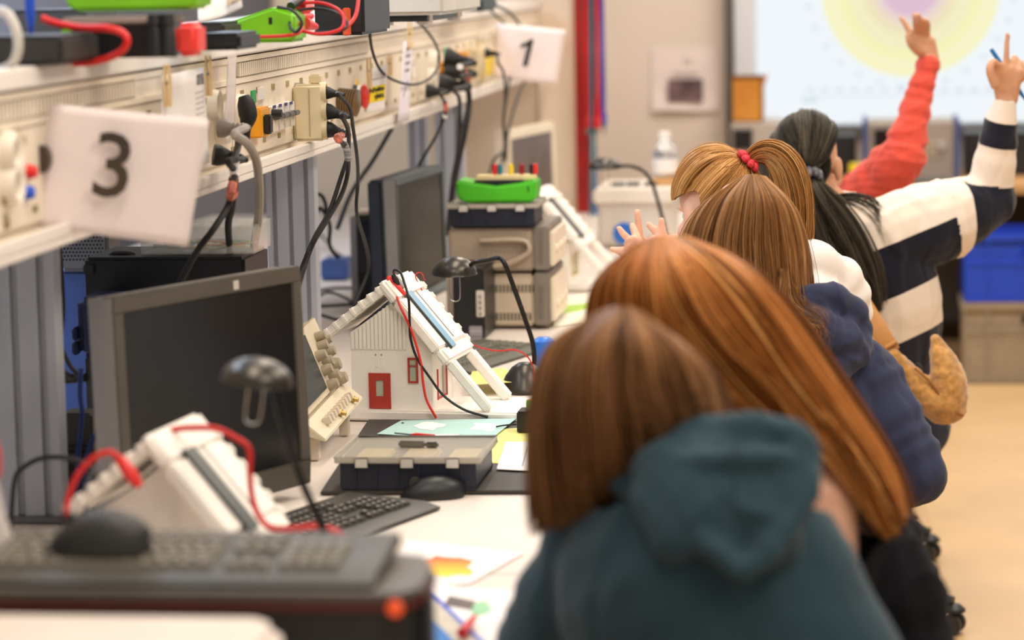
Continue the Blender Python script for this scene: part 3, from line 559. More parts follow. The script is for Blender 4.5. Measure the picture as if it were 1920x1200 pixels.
def meter_holster(name, label, px0, px1, y, pyb, pyt, m=GREEN, dy=.11):
    """bulging rubber holster lying on its back"""
    a, b = P(px0, pyb, y=y), P(px1, pyt, y=y); x0, x1, z0, z1 = a[0], b[0], a[2], b[2]; h = z1 - z0; L = x1 - x0
    t = empty(name, ((x0 + x1) / 2, y + dy / 2, z0), label, 'meter', 'green measuring instruments')
    poly = [(x0 + .08 * L, z0), (x1 - .04 * L, z0), (x1, z0 + .25 * h), (x1, z1), (x1 - .12 * L, z1 - .12 * h), (x0 + .5 * L, z1 - .28 * h), (x0 + .14 * L, z1 - .1 * h), (x0, z1), (x0, z0 + .3 * h)]
    MB().prism(poly, y, y + dy, (0, 2, 1)).build('holster', m, t, bevel=.006, seg=3)
    MB().box((x0 + .2 * L, y + .012, z1 - .3 * h), (x1 - .16 * L, y + dy - .012, z1 - .06 * h)).build('meter_body', BLACK, t, bevel=.004)
    MB().box((x1 - .1 * L, y - .0012, z0 + .45 * h), (x1 - .085 * L, y + .004, z0 + .7 * h)).build('slot', BLACK, t)
    return t
meter_holster('green_meter', 'bright green meter holster lying on top of the black shelf box', 119, 370, 4.36, 22, -40)
MB().box((P(325, 0, y=4.33)[0], 4.33, zs), (P(366, 0, y=4.33)[0], 4.40, P(340, 43, y=4.33)[2])).build('red_clamp', mat('clamp_red', (235, 66, 58), .45), bevel=.008, seg=3, label='red plastic clamp block on the shelf beside the black box', cat='clamp')
shelf_box('flat_black_tool', 'flat black tool lying between the red clamp and second green meter', 372, 450, 4.62, .16, 62, BLACK)
shelf_box('charcoal_block', 'charcoal block behind the flat black tool on the shelf', 362, 420, 4.85, .14, 42, DARK)
cw = [P(370, -20, y=4.7), P(450, -30, y=4.75), P(455, 12, y=4.72), P(372, 42, y=4.66)]
t, nn, cs = sheet('paper_roll_label', 'curled white paper label with code print hanging before the shelf items', cw, PAPER, curl=lambda U, V: .01 * np.sin(U * 3))
on_sheet(t, nn, cs, [(.6, .4), (.95, .4), (.95, .85), (.6, .95)], mat('tan_print', (176, 158, 130), .6, var=.6, vs=120), 'printed_code', .012)
def wedge_meter(label, px0, px1, y, pyt, pyb):
    a, b = P(px0, pyb, y=y), P(px1, pyt, y=y); x0, x1, z0, z1 = a[0], b[0], zs, b[2]; h = z1 - z0
    t = empty('green_meter', ((x0 + x1) / 2, y + .05, z0), label, 'meter', 'green measuring instruments')
    MB().prism([(x0, z0), (x1, z0), (x1, z0 + .82 * h), (x0 + .74 * (x1 - x0), z1), (x0 + .1 * (x1 - x0), z0 + .55 * h), (x0, z0 + .35 * h)], y, y + .11, (0, 2, 1)).build('holster', GREEN, t, bevel=.006, seg=3)
    q = P(507, 39, y=y); MB().box((q[0] - .003, y - .001, q[2] - .006), (q[0] + .003, y + .004, q[2] + .006)).build('slot', BLACK, t)
wedge_meter('green wedge-shaped meter holster with red and black leads beside it', 404, 551, 5.05, 12, 66)
RL = mat('lead_red', (228, 46, 44), .4, var=.05)
loose('red lead curling around the wedge-shaped green meter', [P(430, 66, y=5.0), P(480, 69, y=5.0), P(545, 66, y=5.02), P(566, 56, y=5.05), P(562, 42, y=5.1), P(548, 30, y=5.12), P(544, 20, y=5.12), P(560, 8, y=5.14), P(600, 5, y=5.14), P(634, 18, y=5.12), P(645, 38, y=5.1), P(636, 56, y=5.08), P(600, 64, y=5.06), P(566, 58, y=5.06)], .0032, RL)
loose('black lead looped beside the red lead on the shelf', [P(520, 13, y=5.02), P(548, 20, y=5.01), P(566, 42, y=5.0), P(556, 60, y=5.0), P(544, 50, y=5.03), P(548, 26, y=5.1), P(580, 16, y=5.15), P(620, 20, y=5.15), P(646, 34, y=5.12), P(650, 50, y=5.1), P(630, 60, y=5.08), P(590, 60, y=5.08)], .0028)
loose('second red lead rising at the black box on the shelf', [P(640, 56, y=5.3), P(655, 46, y=5.32), P(668, 25, y=5.35), P(674, -20, y=5.4)], .004, RL)
t = empty('banana_plugs', P(570, 40, y=5.15), 'cluster of red banana plugs lying among the leads on the shelf', 'plug')
for p0, p1 in (((556, 22), (584, 14)), ((560, 34), (584, 30)), ((572, 44), (592, 50)), ((562, 12), (572, -8))):
    a, b = P(*p0, y=5.15), P(*p1, y=5.2); MB().loft([a, (a + b) / 2, b], [.011, .010, .006], n=10).build('banana_plug', mat('plug_red', (232, 62, 62), .4), t, smooth=True)
q0, q1 = P(545, 12, y=5.1), P(566, -2, y=5.15); MB().loft([q0, q1], [.008, .008], n=10).build('black_plug', BLACK, t, smooth=True)
shelf_box('power_supply', 'black power supply box with dark grey corners on the shelf middle', 588, 682, 5.5, .3, -10, mat('supply_black', (34, 36, 38), .45))
for px_ in (628, 668): pass
MB().box((P(641, 0, y=5.47)[0], 5.47, zs), (P(653, 0, y=5.47)[0], 5.495, P(645, 15, y=5.47)[2])).build('orange_tab', mat('tab_orange', (226, 90, 50), .5), bevel=.002, label='small orange tab standing before the black power supply', cat='tab')
t = empty('bench_multimeter', P(770, 20, y=6.9), 'pale grey bench instrument on rubber feet at the shelf middle', 'instrument')
a, b = P(690, 18, y=6.3), P(852, 15, y=6.6)
MB().box((a[0], 6.3, zs + .022), (b[0] + .02, 6.9, zs + .12)).build('case', mat('case_pale', (206, 200, 190), .45), t, bevel=.008)
for xx in (a[0] + .03, b[0] - .03):
    for yy in (6.36, 6.8): MB().cyl((xx, yy, zs), (xx, yy, zs + .0215), .016, n=12).build('foot', WHITE, t)
MB().box((a[0] + .03, 6.32, zs + .008), (b[0] - .02, 6.86, zs + .0215)).build('underside', BLACK, t)
shelf_box('dark_case', 'dark case at the far part of the shelf', 865, 905, 8.0, .3, -2, mat('teal_dark', (44, 56, 60), .5))
# ================================================================== aluminium uprights of the bench
def upright(label, px0, px1, py, x, y):
    X0, X1 = P(px0, py, y=y)[0], P(px1, py, y=y)[0]; w_ = X1 - X0; z0, z1 = .752, zB - .002; d = .045
    t = empty('aluminium_upright', ((X0 + X1) / 2, y, z0), label, 'post', 'slotted aluminium uprights under the rail')
    k = max(2, int(round(w_ / .042))); s = w_ / k
    poly = []
    for i in range(k):
        a = X0 + i * s; poly += [(a, y), (a + s * .36, y), (a + s * .36, y + .006), (a + s * .30, y + .009), (a + s * .28, y + .011), (a + s * .70, y + .011), (a + s * .72, y + .009), (a + s * .64, y + .006), (a + s * .64, y)]
    poly += [(X1, y), (X1, y + d), (X0, y + d)]
    MB().prism(poly, z0, z1).build('profile', ALU, t)
    MB().box((X0 - .006, y - .006, z0), (X1 + .006, y + d + .006, z0 + .012)).build('foot_plate', mat('foot_grey', (120, 120, 122), .5, metal=.4), t, bevel=.002)
upright('thick aluminium upright with slots at the left edge, nearest of three', -45, 106, 680, 0, 4.62)
upright('slotted aluminium upright behind the nearest monitor, second of three', 500, 590, 400, 0, 6.25)
upright('slotted aluminium upright behind the hanging far cords, third of three', 815, 868, 250, 0, 8.3)
upright('narrow aluminium upright left of the far cords', 764, 800, 250, 0, 8.6)
# ================================================================== monitors
def monitor(label, BLp, BRp, z0, z1, mcase, mbezel, screen, bez=.018, dep=.055, lean=.06, led=True, trim=None, group='computer monitors on the bench'):
    """flat monitor between its two lower front corners (world x, y)"""
    L, R = np.array((*BLp, z0), float), np.array((*BRp, z0), float); W = np.linalg.norm(R - L); H = z1 - z0
    nrm = unit(np.cross(R - L, (0, 0, 1.))); up = unit(np.array((0, 0, 1.)) - nrm * lean)
    T = frame(L, R - L, np.cross(unit(R - L), up)) if False else None
    xd = unit(R - L); T = np.eye(4); T[:3, 0] = xd; T[:3, 1] = -unit(np.cross(xd, up)); T[:3, 2] = up; T[:3, 3] = L   # y points away from the viewer
    foot = (L + R) / 2 - nrm * .07; foot[2] = .752
    t = empty('computer_monitor', foot, label, 'monitor', group)
    m = MB(T); m.box((0, 0, 0), (W, dep * .5, bez * 1.7)); m.box((0, 0, H - bez), (W, dep * .5, H)); m.box((0, 0, bez * 1.7), (bez, dep * .5, H - bez)); m.box((W - bez, 0, bez * 1.7), (W, dep * .5, H - bez)); m.build('bezel', mbezel, t, bevel=.002)
    MB(T).box((.002, dep * .5 + .0005, .002), (W - .002, dep, H - .002)).build('back_cover', mcase, t, bevel=.006)
    MB(T).box((-.003, .002, .001), (-.0002, dep * (.9 if trim is None else .42), H - .001)).build('side_trim', trim or mcase, t, bevel=.001)
    MB(T).box((bez, .004, bez * 1.7), (W - bez, .007, H - bez)).build('screen', screen, t)
    if led: MB(T).box((W * .62, -.001, H - bez * .85), (W * .62 + .014, .001, H - bez * .25)).build('badge', mat('badge_silver', (196, 190, 180), .4), t)
    m = MB(T); m.box((W * .32, dep + .0005, -.02), (W * .68, dep + .03, H * .55)); m.build('stand_column', DARK, t, bevel=.004)
    c = (L + R) / 2 - nrm * .06
    Tf = np.eye(4); Tf[:3, 0] = xd; Tf[:3, 1] = -nrm; Tf[:3, 2] = (0, 0, 1); Tf[:3, 3] = (c[0], c[1], .752)
    MB(Tf).box((-.13, -.02, 0), (.13, .12, .012)).build('stand_base', DARK, t, bevel=.004)
    return t
SCR = mat('dark_screen', (26, 25, 24), .22, var=.06, spec=.6)
mL = P(238, 1003, z=.775); mR = P(584, 905, z=.775)
monitor('nearest large black monitor with silver sides facing the students', mL[:2], (mR[0] - .0, mR[1]), .775, 1.152, SILVER, mat('bezel_brown_grey', (84, 78, 70), .38, var=.06), SCR, lean=.03, bez=.025)
m2L = P(747, 340, z=1.13); m2R = P(836, 308, z=1.135)
monitor('second monitor, thin silver edge, behind the toy house with blue roof strip', m2L[:2], m2R[:2], .80, 1.135, mat('monitor_back_navy', (40, 46, 58), .4, var=.08), mat('bezel_silver_blue', (92, 100, 100), .5, spec=.25), mat('olive_screen', (44, 41, 36), .3, var=.1, spec=.12), led=False, lean=.02, dep=.075, trim=SILVER)
m3L = P(956, 228, y=9.2); m3R = P(1042, 197, y=9.7)
monitor('third monitor in cream white casing at the far end of the bench', m3L[:2], m3R[:2], .80, 1.13, CREAM, mat('bezel_cream', (236, 224, 200), .5, var=.02), mat('grey_screen', (110, 96, 90), .3, var=.1), bez=.028, led=False, lean=.02)
# black computers
def tower(name, label, c, w, d, h, z0=.752, rot=0, m=BLACK):
    t = empty(name, (c[0], c[1], z0), label, 'computer'); T = frame((c[0], c[1], z0), (math.cos(rot), math.sin(rot), 0))
    MB(T).box((-w / 2, 0, 0), (w / 2, d, h)).build('case', m, t, bevel=.005); return t, T
q = P(682, 405, y=7.6)
t, T = tower('computer_tower', 'black computer tower with silver edge behind the second monitor', (q[0], 7.6), .066, .35, q[2] - .752)
MB(T).box((-.036, -.012, .0), (-.018, -.0005, q[2] - .752)).build('silver_front', SILVER, t, bevel=.002); MB(T).box((-.016, -.008, .1), (.03, -.0005, .23)).build('front_cover', mat('gloss_black', (12, 12, 14), .2), t, bevel=.002)
MB(T).box((-.026, .02, q[2] - .751), (.02, .12, q[2] - .74)).build('beige_clip', CREAM, t, bevel=.002)
q = P(880, 520, y=6.95); a = P(851, 640, y=6.95); b = P(909, 640, y=6.95)
t, T = tower('black_computer', 'black upright computer with white control strip behind the second lamp', ((a[0] + b[0]) / 2, 6.95), b[0] - a[0], .22, q[2] + .02 - .752)
b2 = P(907, 545, y=6.94); b3 = P(893, 595, y=6.94); MB().box((b3[0], 6.942, b3[2]), (b2[0], 6.949, b2[2])).build('control_strip', mat('strip_white', (214, 206, 196), .5), t, bevel=.002)
for k in range(4): MB().lathe([(.001, .003), (.004, .003), (.004, 0)], ((b2[0] + b3[0]) / 2, 6.942, b3[2] + .008 + k * .014), (0, -1, 0), 10).build('button', GREYP, t)
b2 = P(903, 612, y=6.94); b3 = P(880, 640, y=6.94); MB().box((b3[0], 6.944, b3[2] + .002), (b2[0], 6.949, b2[2])).build('barcode_sticker', BARC, t)
# ================================================================== stacked cream instruments
def scope_stack():
    yb = 7.16; CASE = mat('instrument_tan', (176, 158, 136), .5, var=.04); CASE2 = mat('instrument_beige', (200, 184, 160), .5, var=.03); GR = mat('instrument_grey', (128, 118, 106), .5, var=.05)
    def unit_(label, px0, pxm, px1, pyt, pyb, vents, grp='stacked cream bench instruments'):
        a, b = P(px0, pyb, y=yb), P(pxm, pyt, y=yb); c = P(px1, pyb, y=yb)
        t = empty('stacked_instrument', ((a[0] + c[0]) / 2, yb + .15, a[2]), label, 'instrument', grp); z0, z1 = a[2], b[2]
        MB().box((a[0], yb, z0), (b[0], yb + .32, z1)).build('case', CASE2 if vents else CASE, t, bevel=.006)
        MB().box((b[0] + .001, yb - .006, z0 + .001), (c[0], yb + .325, z1 + .004)).build('front_frame', GR, t, bevel=.004)
        for k in range(10): MB().box((b[0] + .012, yb - .0085, z0 + .02 + k * .009), (b[0] + .024, yb - .0062, z0 + .0235 + k * .009)).build('rib', GR, t)
        for k in range(3): MB().lathe([(.001, .018), (.012, .018), (.014, 0)], (c[0], yb + .06 + k * .09, z0 + .05), (1, 0, 0), 14).build('knob', CREAM, t, smooth=True)
        MB().box((c[0], yb + .01, z0 + .01), (c[0] + .012, yb + .3, z1 - .01)).build('front_panel', CREAM, t, bevel=.003)
        return t, a, b, z0, z1
    t, a, b, z0, z1 = unit_('lower cream instrument with two rows of vent slots', 838, 1000, 1032, 514, 612, True)
    for (zz, n0) in ((.72, 12), (.18, 11)):
        for k in range(n0): MB().box((P(912, 0, y=yb)[0] + k * .0092, yb - .0012, z0 + (z1 - z0) * zz - .009), (P(912, 0, y=yb)[0] + k * .0092 + .0046, yb + .0005, z0 + (z1 - z0) * zz + .010)).build('vent_slot', mat('vent_black', (60, 54, 40), .7), t)
    t, a, b, z0, z1 = unit_('upper tan instrument with carrying handle under the navy organiser', 842, 1000, 1030, 428, 509, False)
    h = [P(880, 500, y=yb - .012), P(940, 498, y=yb - .014), P(985, 478, y=yb - .016), P(992, 462, y=yb - .016), P(975, 450, y=yb - .014), P(900, 452, y=yb - .012)]
    MB().loft(crspline(h, 30), .011, .007, n=10).build('carry_handle', CASE, t, smooth=True)
    for r in range(5):
        for k in range(9): MB().lathe([(.0, .0006), (.0022, .0006), (.0022, 0)], (P(912 + k * 8 + (r % 2) * 3, 0, y=yb)[0], yb, P(0, 446 + r * 8, y=yb)[2]), (0, -1, 0), 6).build('vent_hole', mat('vent_tan_dark', (140, 122, 98), .7), t)
    return z1 + .006, yb
zst, ybs = scope_stack()
# ------------------------------------------------------------------ compartment organisers
LIDM = mat('frosted_lid', (226, 220, 206), .22, var=.02, alpha=.38)
def organiser(label, x0, x1, y0, y1, z0, h, lid=True, fill=None, nclip=3):
    t = empty('compartment_box', ((x0 + x1) / 2, (y0 + y1) / 2, z0), label, 'box', 'navy compartment boxes with frosted lids')
    b = MB(); th = .004; i = .006
    b.box((x0 + i, y0 + i, z0), (x1 - i, y1 - i, z0 + th)); b.box((x0 + i, y0 + i, z0 + th), (x1 - i, y0 + i + th, z0 + h)); b.box((x0 + i, y1 - i - th, z0 + th), (x1 - i, y1 - i, z0 + h)); b.box((x0 + i, y0 + i + th, z0 + th), (x0 + i + th, y1 - i - th, z0 + h)); b.box((x1 - i - th, y0 + i + th, z0 + th), (x1 - i, y1 - i - th, z0 + h))
    b.build('tray', NAVYP, t, bevel=.0012)
    W = x1 - x0
    for k in (1, 2): MB().box((x0 + W * k / 3 - .001, y0 + i + th, z0 + th), (x0 + W * k / 3 + .001, y1 - i - th, z0 + h - .006)).build('divider', NAVYP, t)
    for k in range(6): MB().box((x0 + W * (.12 + k * .15), y0 + i - .003, z0 + .004), (x0 + W * (.12 + k * .15) + .004, y0 + i - .0002, z0 + h - .006)).build('rib', NAVYP, t)
    l = MB(); l.box((x0, y0, z0 + h + .0005), (x1, y1, z0 + h + .004)); l.build('lid', LIDM, t, bevel=.0015)
    l = MB(); z = z0 + h - .004
    for a_, b_ in (((x0 - .003, y0 - .003, z), (x1 + .003, y0, z + .011)), ((x0 - .003, y1, z), (x1 + .003, y1 + .003, z + .011)), ((x0 - .003, y0, z), (x0, y1, z + .011)), ((x1, y0, z), (x1 + .003, y1, z + .011))): l.box(a_, b_)
    l.build('lid_rim', mat('lid_rim', (190, 182, 168), .35, alpha=.8), t, bevel=.0015)
    for k in range(nclip):
        xx = x0 + W * (.18 + .32 * k); MB().box((xx - .012, y0 - .006, z0 + h - .012), (xx + .012, y0 - .0032, z0 + h + .006)).build('latch', mat('latch_clear', (206, 200, 190), .3), t, bevel=.0015)
    if fill:
        for k in range(3): MB().box((x0 + W * k / 3 + .012, y0 + .02, z0 + th), (x0 + W * (k + 1) / 3 - .008, y1 - .03, z0 + h * .8)).build('contents', mat('tan_contents', (226, 196, 120), .7, var=.15, vs=40), t, bevel=.004)
    return t
a = P(840, 428, y=7.14); b = P(1006, 424, y=7.14)
organiser('navy compartment box on the stacked instruments', a[0], b[0], 7.14, 7.34, zst, .05)
meter_holster('green_meter', 'green meter holster with black inside lying on the navy compartment box', 856, 1004, 7.15, 381, 336, mat('green_plastic_deep', (74, 184, 26), .45, var=.06), dy=.12)
hz = P(930, 340, y=7.2)[2]
a, b = P(893, 336, y=7.2), P(1004, 327, y=7.2)
t = empty('terminal_strip', (a[0], 7.2, hz), 'cream terminal strip with coloured plugs lying on the green meter', 'terminal strip')
MB().box((a[0], 7.19, a[2] - .004), (b[0], 7.235, a[2] + .010)).build('strip', mat('strip_cream', (230, 210, 156), .5), t, bevel=.003)
for px_, mm in ((937, mat('plug_teal', (30, 120, 130), .4)), (958, YELLOW), (978, mat('plug_dark_red', (150, 24, 28), .4)), (997, BLACK), (928, RED), (1003, RED)):
    q = P(px_, 328, y=7.2); MB().lathe([(.001, .026), (.0055, .025), (.007, .012), (.0055, 0)], (q[0], 7.205, a[2] + .011), n=12).build('plug', mm, t, smooth=True)
# ================================================================== lamps
LAMPM = mat('lamp_gunmetal', (74, 70, 64), .3, metal=.75, var=.08)
def lamp(label, shade_c, r, arm, base_c, br, tilt=(0, 0, 1), loop=True, hgt=.44):
    base_c = np.array(base_c, float); t = empty('desk_lamp', base_c, label, 'lamp', 'small gunmetal desk lamps on the bench')
    hgt = hgt; z = unit(tilt); c = np.array(shade_c, float)
    h = r * hgt; prof = [(.0005, h)] + [(r * math.sin(a), h * math.cos(a)) for a in np.linspace(.15, math.pi / 2, 12)] + [(r * 1.03, -.002), (r * .97, -.002), (r * .93, .003)] + [(r * .93 * math.sin(a), h * .9 * math.cos(a)) for a in np.linspace(math.pi / 2 - .1, .1, 8)] + [(.0005, h * .9)]
    MB().lathe(prof, c, z, 32).build('lamp_shade', LAMPM, t, smooth=True)
    MB().lathe([(r * .9, -.001), (r * .2, .004), (.0005, .004)], c, z, 28).build('lens_ring', mat('lens_cream', (226, 206, 176), .4), t, smooth=True)
    if loop:
        x = unit(np.cross(z, (0, 1, 0.))); L = r * 1.25; w_ = r * .22
        p = [c - x * w_, c - x * w_ - z * L * .8, c - x * w_ * .6 - z * L, c + x * w_ * .6 - z * L, c + x * w_ - z * L * .8, c + x * w_]
        MB().loft(crspline(p, 30), .0013, n=6).build('wire_loop', CHROME, t, smooth=True)
    p = [c + z * h * .35 + (np.array(arm[0]) - c) * .0] + [np.array(q, float) for q in arm] + [base_c + [0, 0, .05]]
    p[0] = np.array(arm[0]) + (c - np.array(arm[0])) * .25
    MB().loft(crspline(p, 50), .0055, n=10).build('arm', mat('lamp_arm', (44, 42, 38), .3, metal=.6), t, smooth=True)
    MB().lathe([(.0005, .062), (br * .25, .061), (br * .5, .052), (br * .75, .034), (br * .93, .012), (br, .003), (br, 0)], base_c, n=32).build('base', LAMPM, t, smooth=True)
    return t
# first lamp
yl = 3.68; sc = P(482, 712, y=yl)
lamp('nearest desk lamp, dome shade in front of the largest monitor', sc, .0465, [P(517, 728, y=yl + .01), P(521, 752, y=yl + .01), P(532, 800, y=yl + .01), P(565, 900, y=yl), P(603, 985, y=yl), P(628, 1050, y=yl)], P(648, 1130, y=yl) * [1, 1, 0] + [0, 0, .752], .055, (.17, -.05, 1), hgt=.62)
yl = 6.15; sc = P(852, 512, y=yl + .05); bl = P(985, 733, z=.752)
lamp('second desk lamp beside the toy house, dome shade and bent arm', sc, .0485, [P(893, 492, y=yl), P(915, 488, y=yl), P(934, 484, y=yl), P(945, 492, y=yl - .01), P(962, 535, y=yl - .01), P(985, 600, y=yl - .02), P(999, 645, y=yl - .02), P(1001, 690, y=yl - .02)], bl + [.0, .0, 0], .056, (.0, -.05, 1), hgt=.75)
yl = 8.5; sc = P(1134, 314, y=yl)
lamp('third desk lamp at the far end before the cream device', sc, .048, [P(1166, 311, y=yl), P(1185, 312, y=yl), P(1208, 322, y=yl), P(1222, 342, y=yl), P(1232, 372, y=yl), P(1241, 405, y=yl), P(1249, 440, y=yl)], P(1258, 480, y=yl) * [1, 1, 0] + [0, 0, .752], .05, (.0, -.05, 1), hgt=.62)
# ================================================================== keyboards and mice
KEYM = mat('key_charcoal', (62, 58, 52), .5, var=.08); KEYP = mat('key_print', (205, 200, 190), .6)
def keyboard(label, o, xd, zd, kb=mat('keyboard_charcoal', (56, 52, 46), .45, var=.08), L=.455, D=.19, lite=False, keym=KEYM):
    T = frame(o, xd, zd); t = empty('keyboard', np.array(o, float), label, 'keyboard', 'black keyboards on the bench')
    MB(T).prism([(0, 0), (0, .004), (.03, .012), (D - .01, .018), (D, .014), (D, 0)], 0, L, (1, 2, 0)).build('housing', kb, t, bevel=.002)
    k0 = MB(); s = .0175; k0.prism([(0, 0), (s - .002, 0), (s - .002, s - .002), (0, s - .002)], 0, .002); top = [(.0025, .003), (s - .0045, .003), (s - .0045, s - .0035), (.0025, s - .0035)]
    k0 = MB(); w1 = s - .0015
    v = [(0, 0, 0), (w1, 0, 0), (w1, w1, 0), (0, w1, 0), (.0025, .002, .006), (w1 - .0025, .002, .006), (w1 - .0025, w1 - .002, .006), (.0025, w1 - .002, .006)]
    me = {}
    def key(x, y, wd=1.0):
        kk = round(wd, 2)
        if kk not in me:
            M_ = np.array(v); M_[:, 0] = np.where(M_[:, 0] > w1 / 2, M_[:, 0] + (kk - 1) * s, M_[:, 0]); mm = bpy.data.meshes.new('key')
            mm.from_pydata((M_ @ T[:3, :3].T).tolist(), [], [(3, 2, 1, 0), (4, 5, 6, 7), (0, 1, 5, 4), (1, 2, 6, 5), (2, 3, 7, 6), (3, 0, 4, 7)])
            # light legend on the cap
            lg = np.array([(.005, .007, .0063), (.010, .007, .0063), (.010, .012, .0063), (.005, .012, .0063)]) @ T[:3, :3].T
            bm = bmesh.new(); bm.from_mesh(mm); f = bm.faces.new([bm.verts.new(q) for q in lg]); f.material_index = 1; bm.to_mesh(mm); bm.free()
            mm.materials.append(keym); mm.materials.append(KEYP); me[kk] = mm
        ob = bpy.data.objects.new('key', me[kk]); COL.objects.link(ob); ob.parent = t
        ob.location = tuple(T[:3, :3] @ np.array((x, y, .0125 + (y - .03) * .043)))
    x0 = .014
    rows = [(.034, [1.25, 1.25, 1.25, 5.75, 1.25, 1.25, 1.25, 1.25]), (.0525, [2.25] + [1] * 10 + [2.25]), (.071, [1.75] + [1] * 11 + [1.75]), (.0895, [1.5] + [1] * 12 + [1.0]), (.108, [1] * 13 + [1.5]), (.133, [1, -.6, 1, 1, 1, 1, -.3, 1, 1, 1, 1, -.3, 1, 1, 1, 1])]
    for y, r in rows:
        x = x0
        for wd in r:
            if wd < 0: x += -wd * s; continue
            key(x, y, wd); x += wd * s
    xa = x0 + 15.2 * s
    for y in (.0895, .108, .133):
        for k in range(3): key(xa + k * s, y)
    key(xa + s, .0525); [key(xa + k * s, .034) for k in range(3)]
    xa += 3.5 * s
    for y in (.034, .0525, .071, .0895, .108):
        for k in range(4): key(xa + k * s, y)
    return t
def mouse(label, c, xd, zd, L=.108, W=.062, H=.036, m=BLACK):
    """xd = nose direction"""
    T = frame(c, xd, zd); t = empty('computer_mouse', c, label, 'mouse', 'black computer mice')
    g = []; n = 20
    for u in np.linspace(-1, 1, 17):
        ww = W / 2 * (1 - abs(u) ** 2.6) ** .5 * (1 - .10 * u); hh = H * (1 - abs(u + .15) ** 2.2 / 1.45) ** .9 if abs(u + .15) < 1.18 else .004
        hh = max(hh, .003); g.append([(u * L / 2, ww * math.cos(a), hh * max(0, math.sin(a)) ** .75) for a in np.linspace(0, math.pi, n)])
    MB(T).grid(g).build('shell', m, t, smooth=True)
    MB(T).prism([(L / 2 * u, W / 2 * (1 - abs(u) ** 2.6) ** .5 * (1 - .10 * u)) for u in np.linspace(-1, 1, 17)] + [(L / 2 * u, -W / 2 * (1 - abs(u) ** 2.6) ** .5 * (1 - .10 * u)) for u in np.linspace(.95, -.95, 15)], 0, .002).build('base', DARK, t)
    MB(T).loft([(L * .26, -.0035, H * .70), (L * .26, .0035, H * .70)], [.0105, .0105], n=16).build('scroll_wheel', DARK, t, smooth=True)
    return t
# keyboard at the second work place (near monitor)
kR = P(828, 950, z=.756); ax = unit((.345, .94, 0)); o = kR - ax * .455; o[2] = .752
keyboard('charcoal keyboard in front of the nearest monitor, mouse at its end', o, ax, (0, 0, 1))
mc = P(806, 938, z=.752) + [0, .03, 0]
mouse('black mouse between keyboard and navy compartment box', (mc[0], mc[1], .7525), (-.92, -.35, 0), (0, 0, 1), L=.115)
# far keyboard
k2 = P(878, 705, z=.752); keyboard('dark keyboard with grey keys behind the second desk lamp', (k2[0], 6.36, .752), (.30, .95, 0), (0, 0, 1), kb=mat('keyboard_olive', (84, 82, 68), .5), L=.44, keym=mat('key_olive', (112, 110, 96), .5))
# ================================================================== things in the foreground
t = empty('flat_computer', (-.86, 3.22, .752), 'black flat-lying computer case with red trim and orange light under the keyboard', 'computer')
z1 = P(700, 1125, y=3.06)[2]; xr = P(790, 1130, y=3.08)[0]
poly = [(-1.42, 3.05), (xr - .05, 3.05), (xr - .02, 3.056), (xr - .006, 3.072), (xr, 3.10), (xr - .004, 3.20), (xr - .02, 3.26), (xr - .06, 3.28), (-1.42, 3.28)]
MB().prism(poly, .752, z1 - .012).build('case', mat('gloss_dark', (24, 24, 24), .4), t, bevel=.003)
MB().prism([(x + (.003 if x > -1 else 0), y - (.003 if y < 3.1 else 0)) for x, y in poly], z1 - .0117, z1 - .002).build('red_trim', mat('trim_dark_red', (86, 34, 26), .4), t, bevel=.002)
MB().prism(poly, z1 - .0016, z1 + .008).build('top_cover', mat('cover_grey', (92, 84, 76), .42, var=.06), t, bevel=.003)
q = P(740, 1142, y=3.05); om = mat('led_orange', (240, 90, 40), .4)
om.node_tree.nodes['Principled BSDF'].inputs['Emission Color'].default_value = lin((255, 90, 40)); om.node_tree.nodes['Principled BSDF'].inputs['Emission Strength'].default_value = .25
MB().lathe([(.001, .006), (.008, .005), (.0095, 0)], (q[0], 3.052, q[2]), (0, -1, 0), 16).build('power_light', om, t, smooth=True)
for px_, py_ in ((694, 1060), (678, 1098)):
    q = P(px_ + 4, py_, z=z1 + .008); MB().lathe([(.001, .005), (.012, .004), (.014, 0)], q, n=16).build('round_button', mat('button_dark', (62, 58, 52), .45), t, smooth=True)
kz = z1 + .010; kf = P(702, 1118, y=3.075)
kx = kf[0]; zd = (0, -.05, 1)
keyboard('blurred charcoal keyboard in the foreground lying on the black computer', (kx - .455, 3.072, kz), (1, 0, 0), zd, kb=mat('keyboard_fore', (74, 70, 62), .45, var=.06), keym=mat('key_fore_reflection', (118, 110, 96), .5, var=.06))  # keys painted paler to include the gloss reflected off them
mq = P(178, 1010, y=3.13)
mouse('blurred black mouse lying on the foreground keyboard', (mq[0], 3.15, kz + .026), (-1, .1, 0), (.0, -.05, 1), L=.125, W=.068, H=.046, m=DARK)
a = P(-120, 1150, y=2.95); b = P(497, 1165, y=2.80)
t = empty('white_case', (-.9, 2.8, .752), 'white case with rounded corner at the lower left, in front of the black computer', 'case')
xr = b[0]; zt = P(300, 1150, y=2.95)[2]
MB().prism([(-1.3, 2.55), (xr - .03, 2.55), (xr - .008, 2.57), (xr, 2.61), (xr, 2.88), (xr - .01, 2.92), (xr - .035, 2.945), (-1.3, 2.955)], .752, zt).build('case', mat('case_ivory', (222, 206, 190), .5, var=.03), t, bevel=.012, seg=3)
MB().prism([(-1.29, 2.56), (xr - .03, 2.56), (xr - .004, 2.62), (xr - .004, 2.87), (xr - .04, 2.94), (-1.29, 2.945)], zt - .06, zt - .055).build('seam', mat('seam_tan', (176, 158, 124), .6), t)
q = P(14, 800, y=3.38)
t = empty('white_dispenser', (q[0] - .03, 3.38, z1), 'blurred white bottle with red cap at the left edge behind the foreground keyboard', 'bottle')
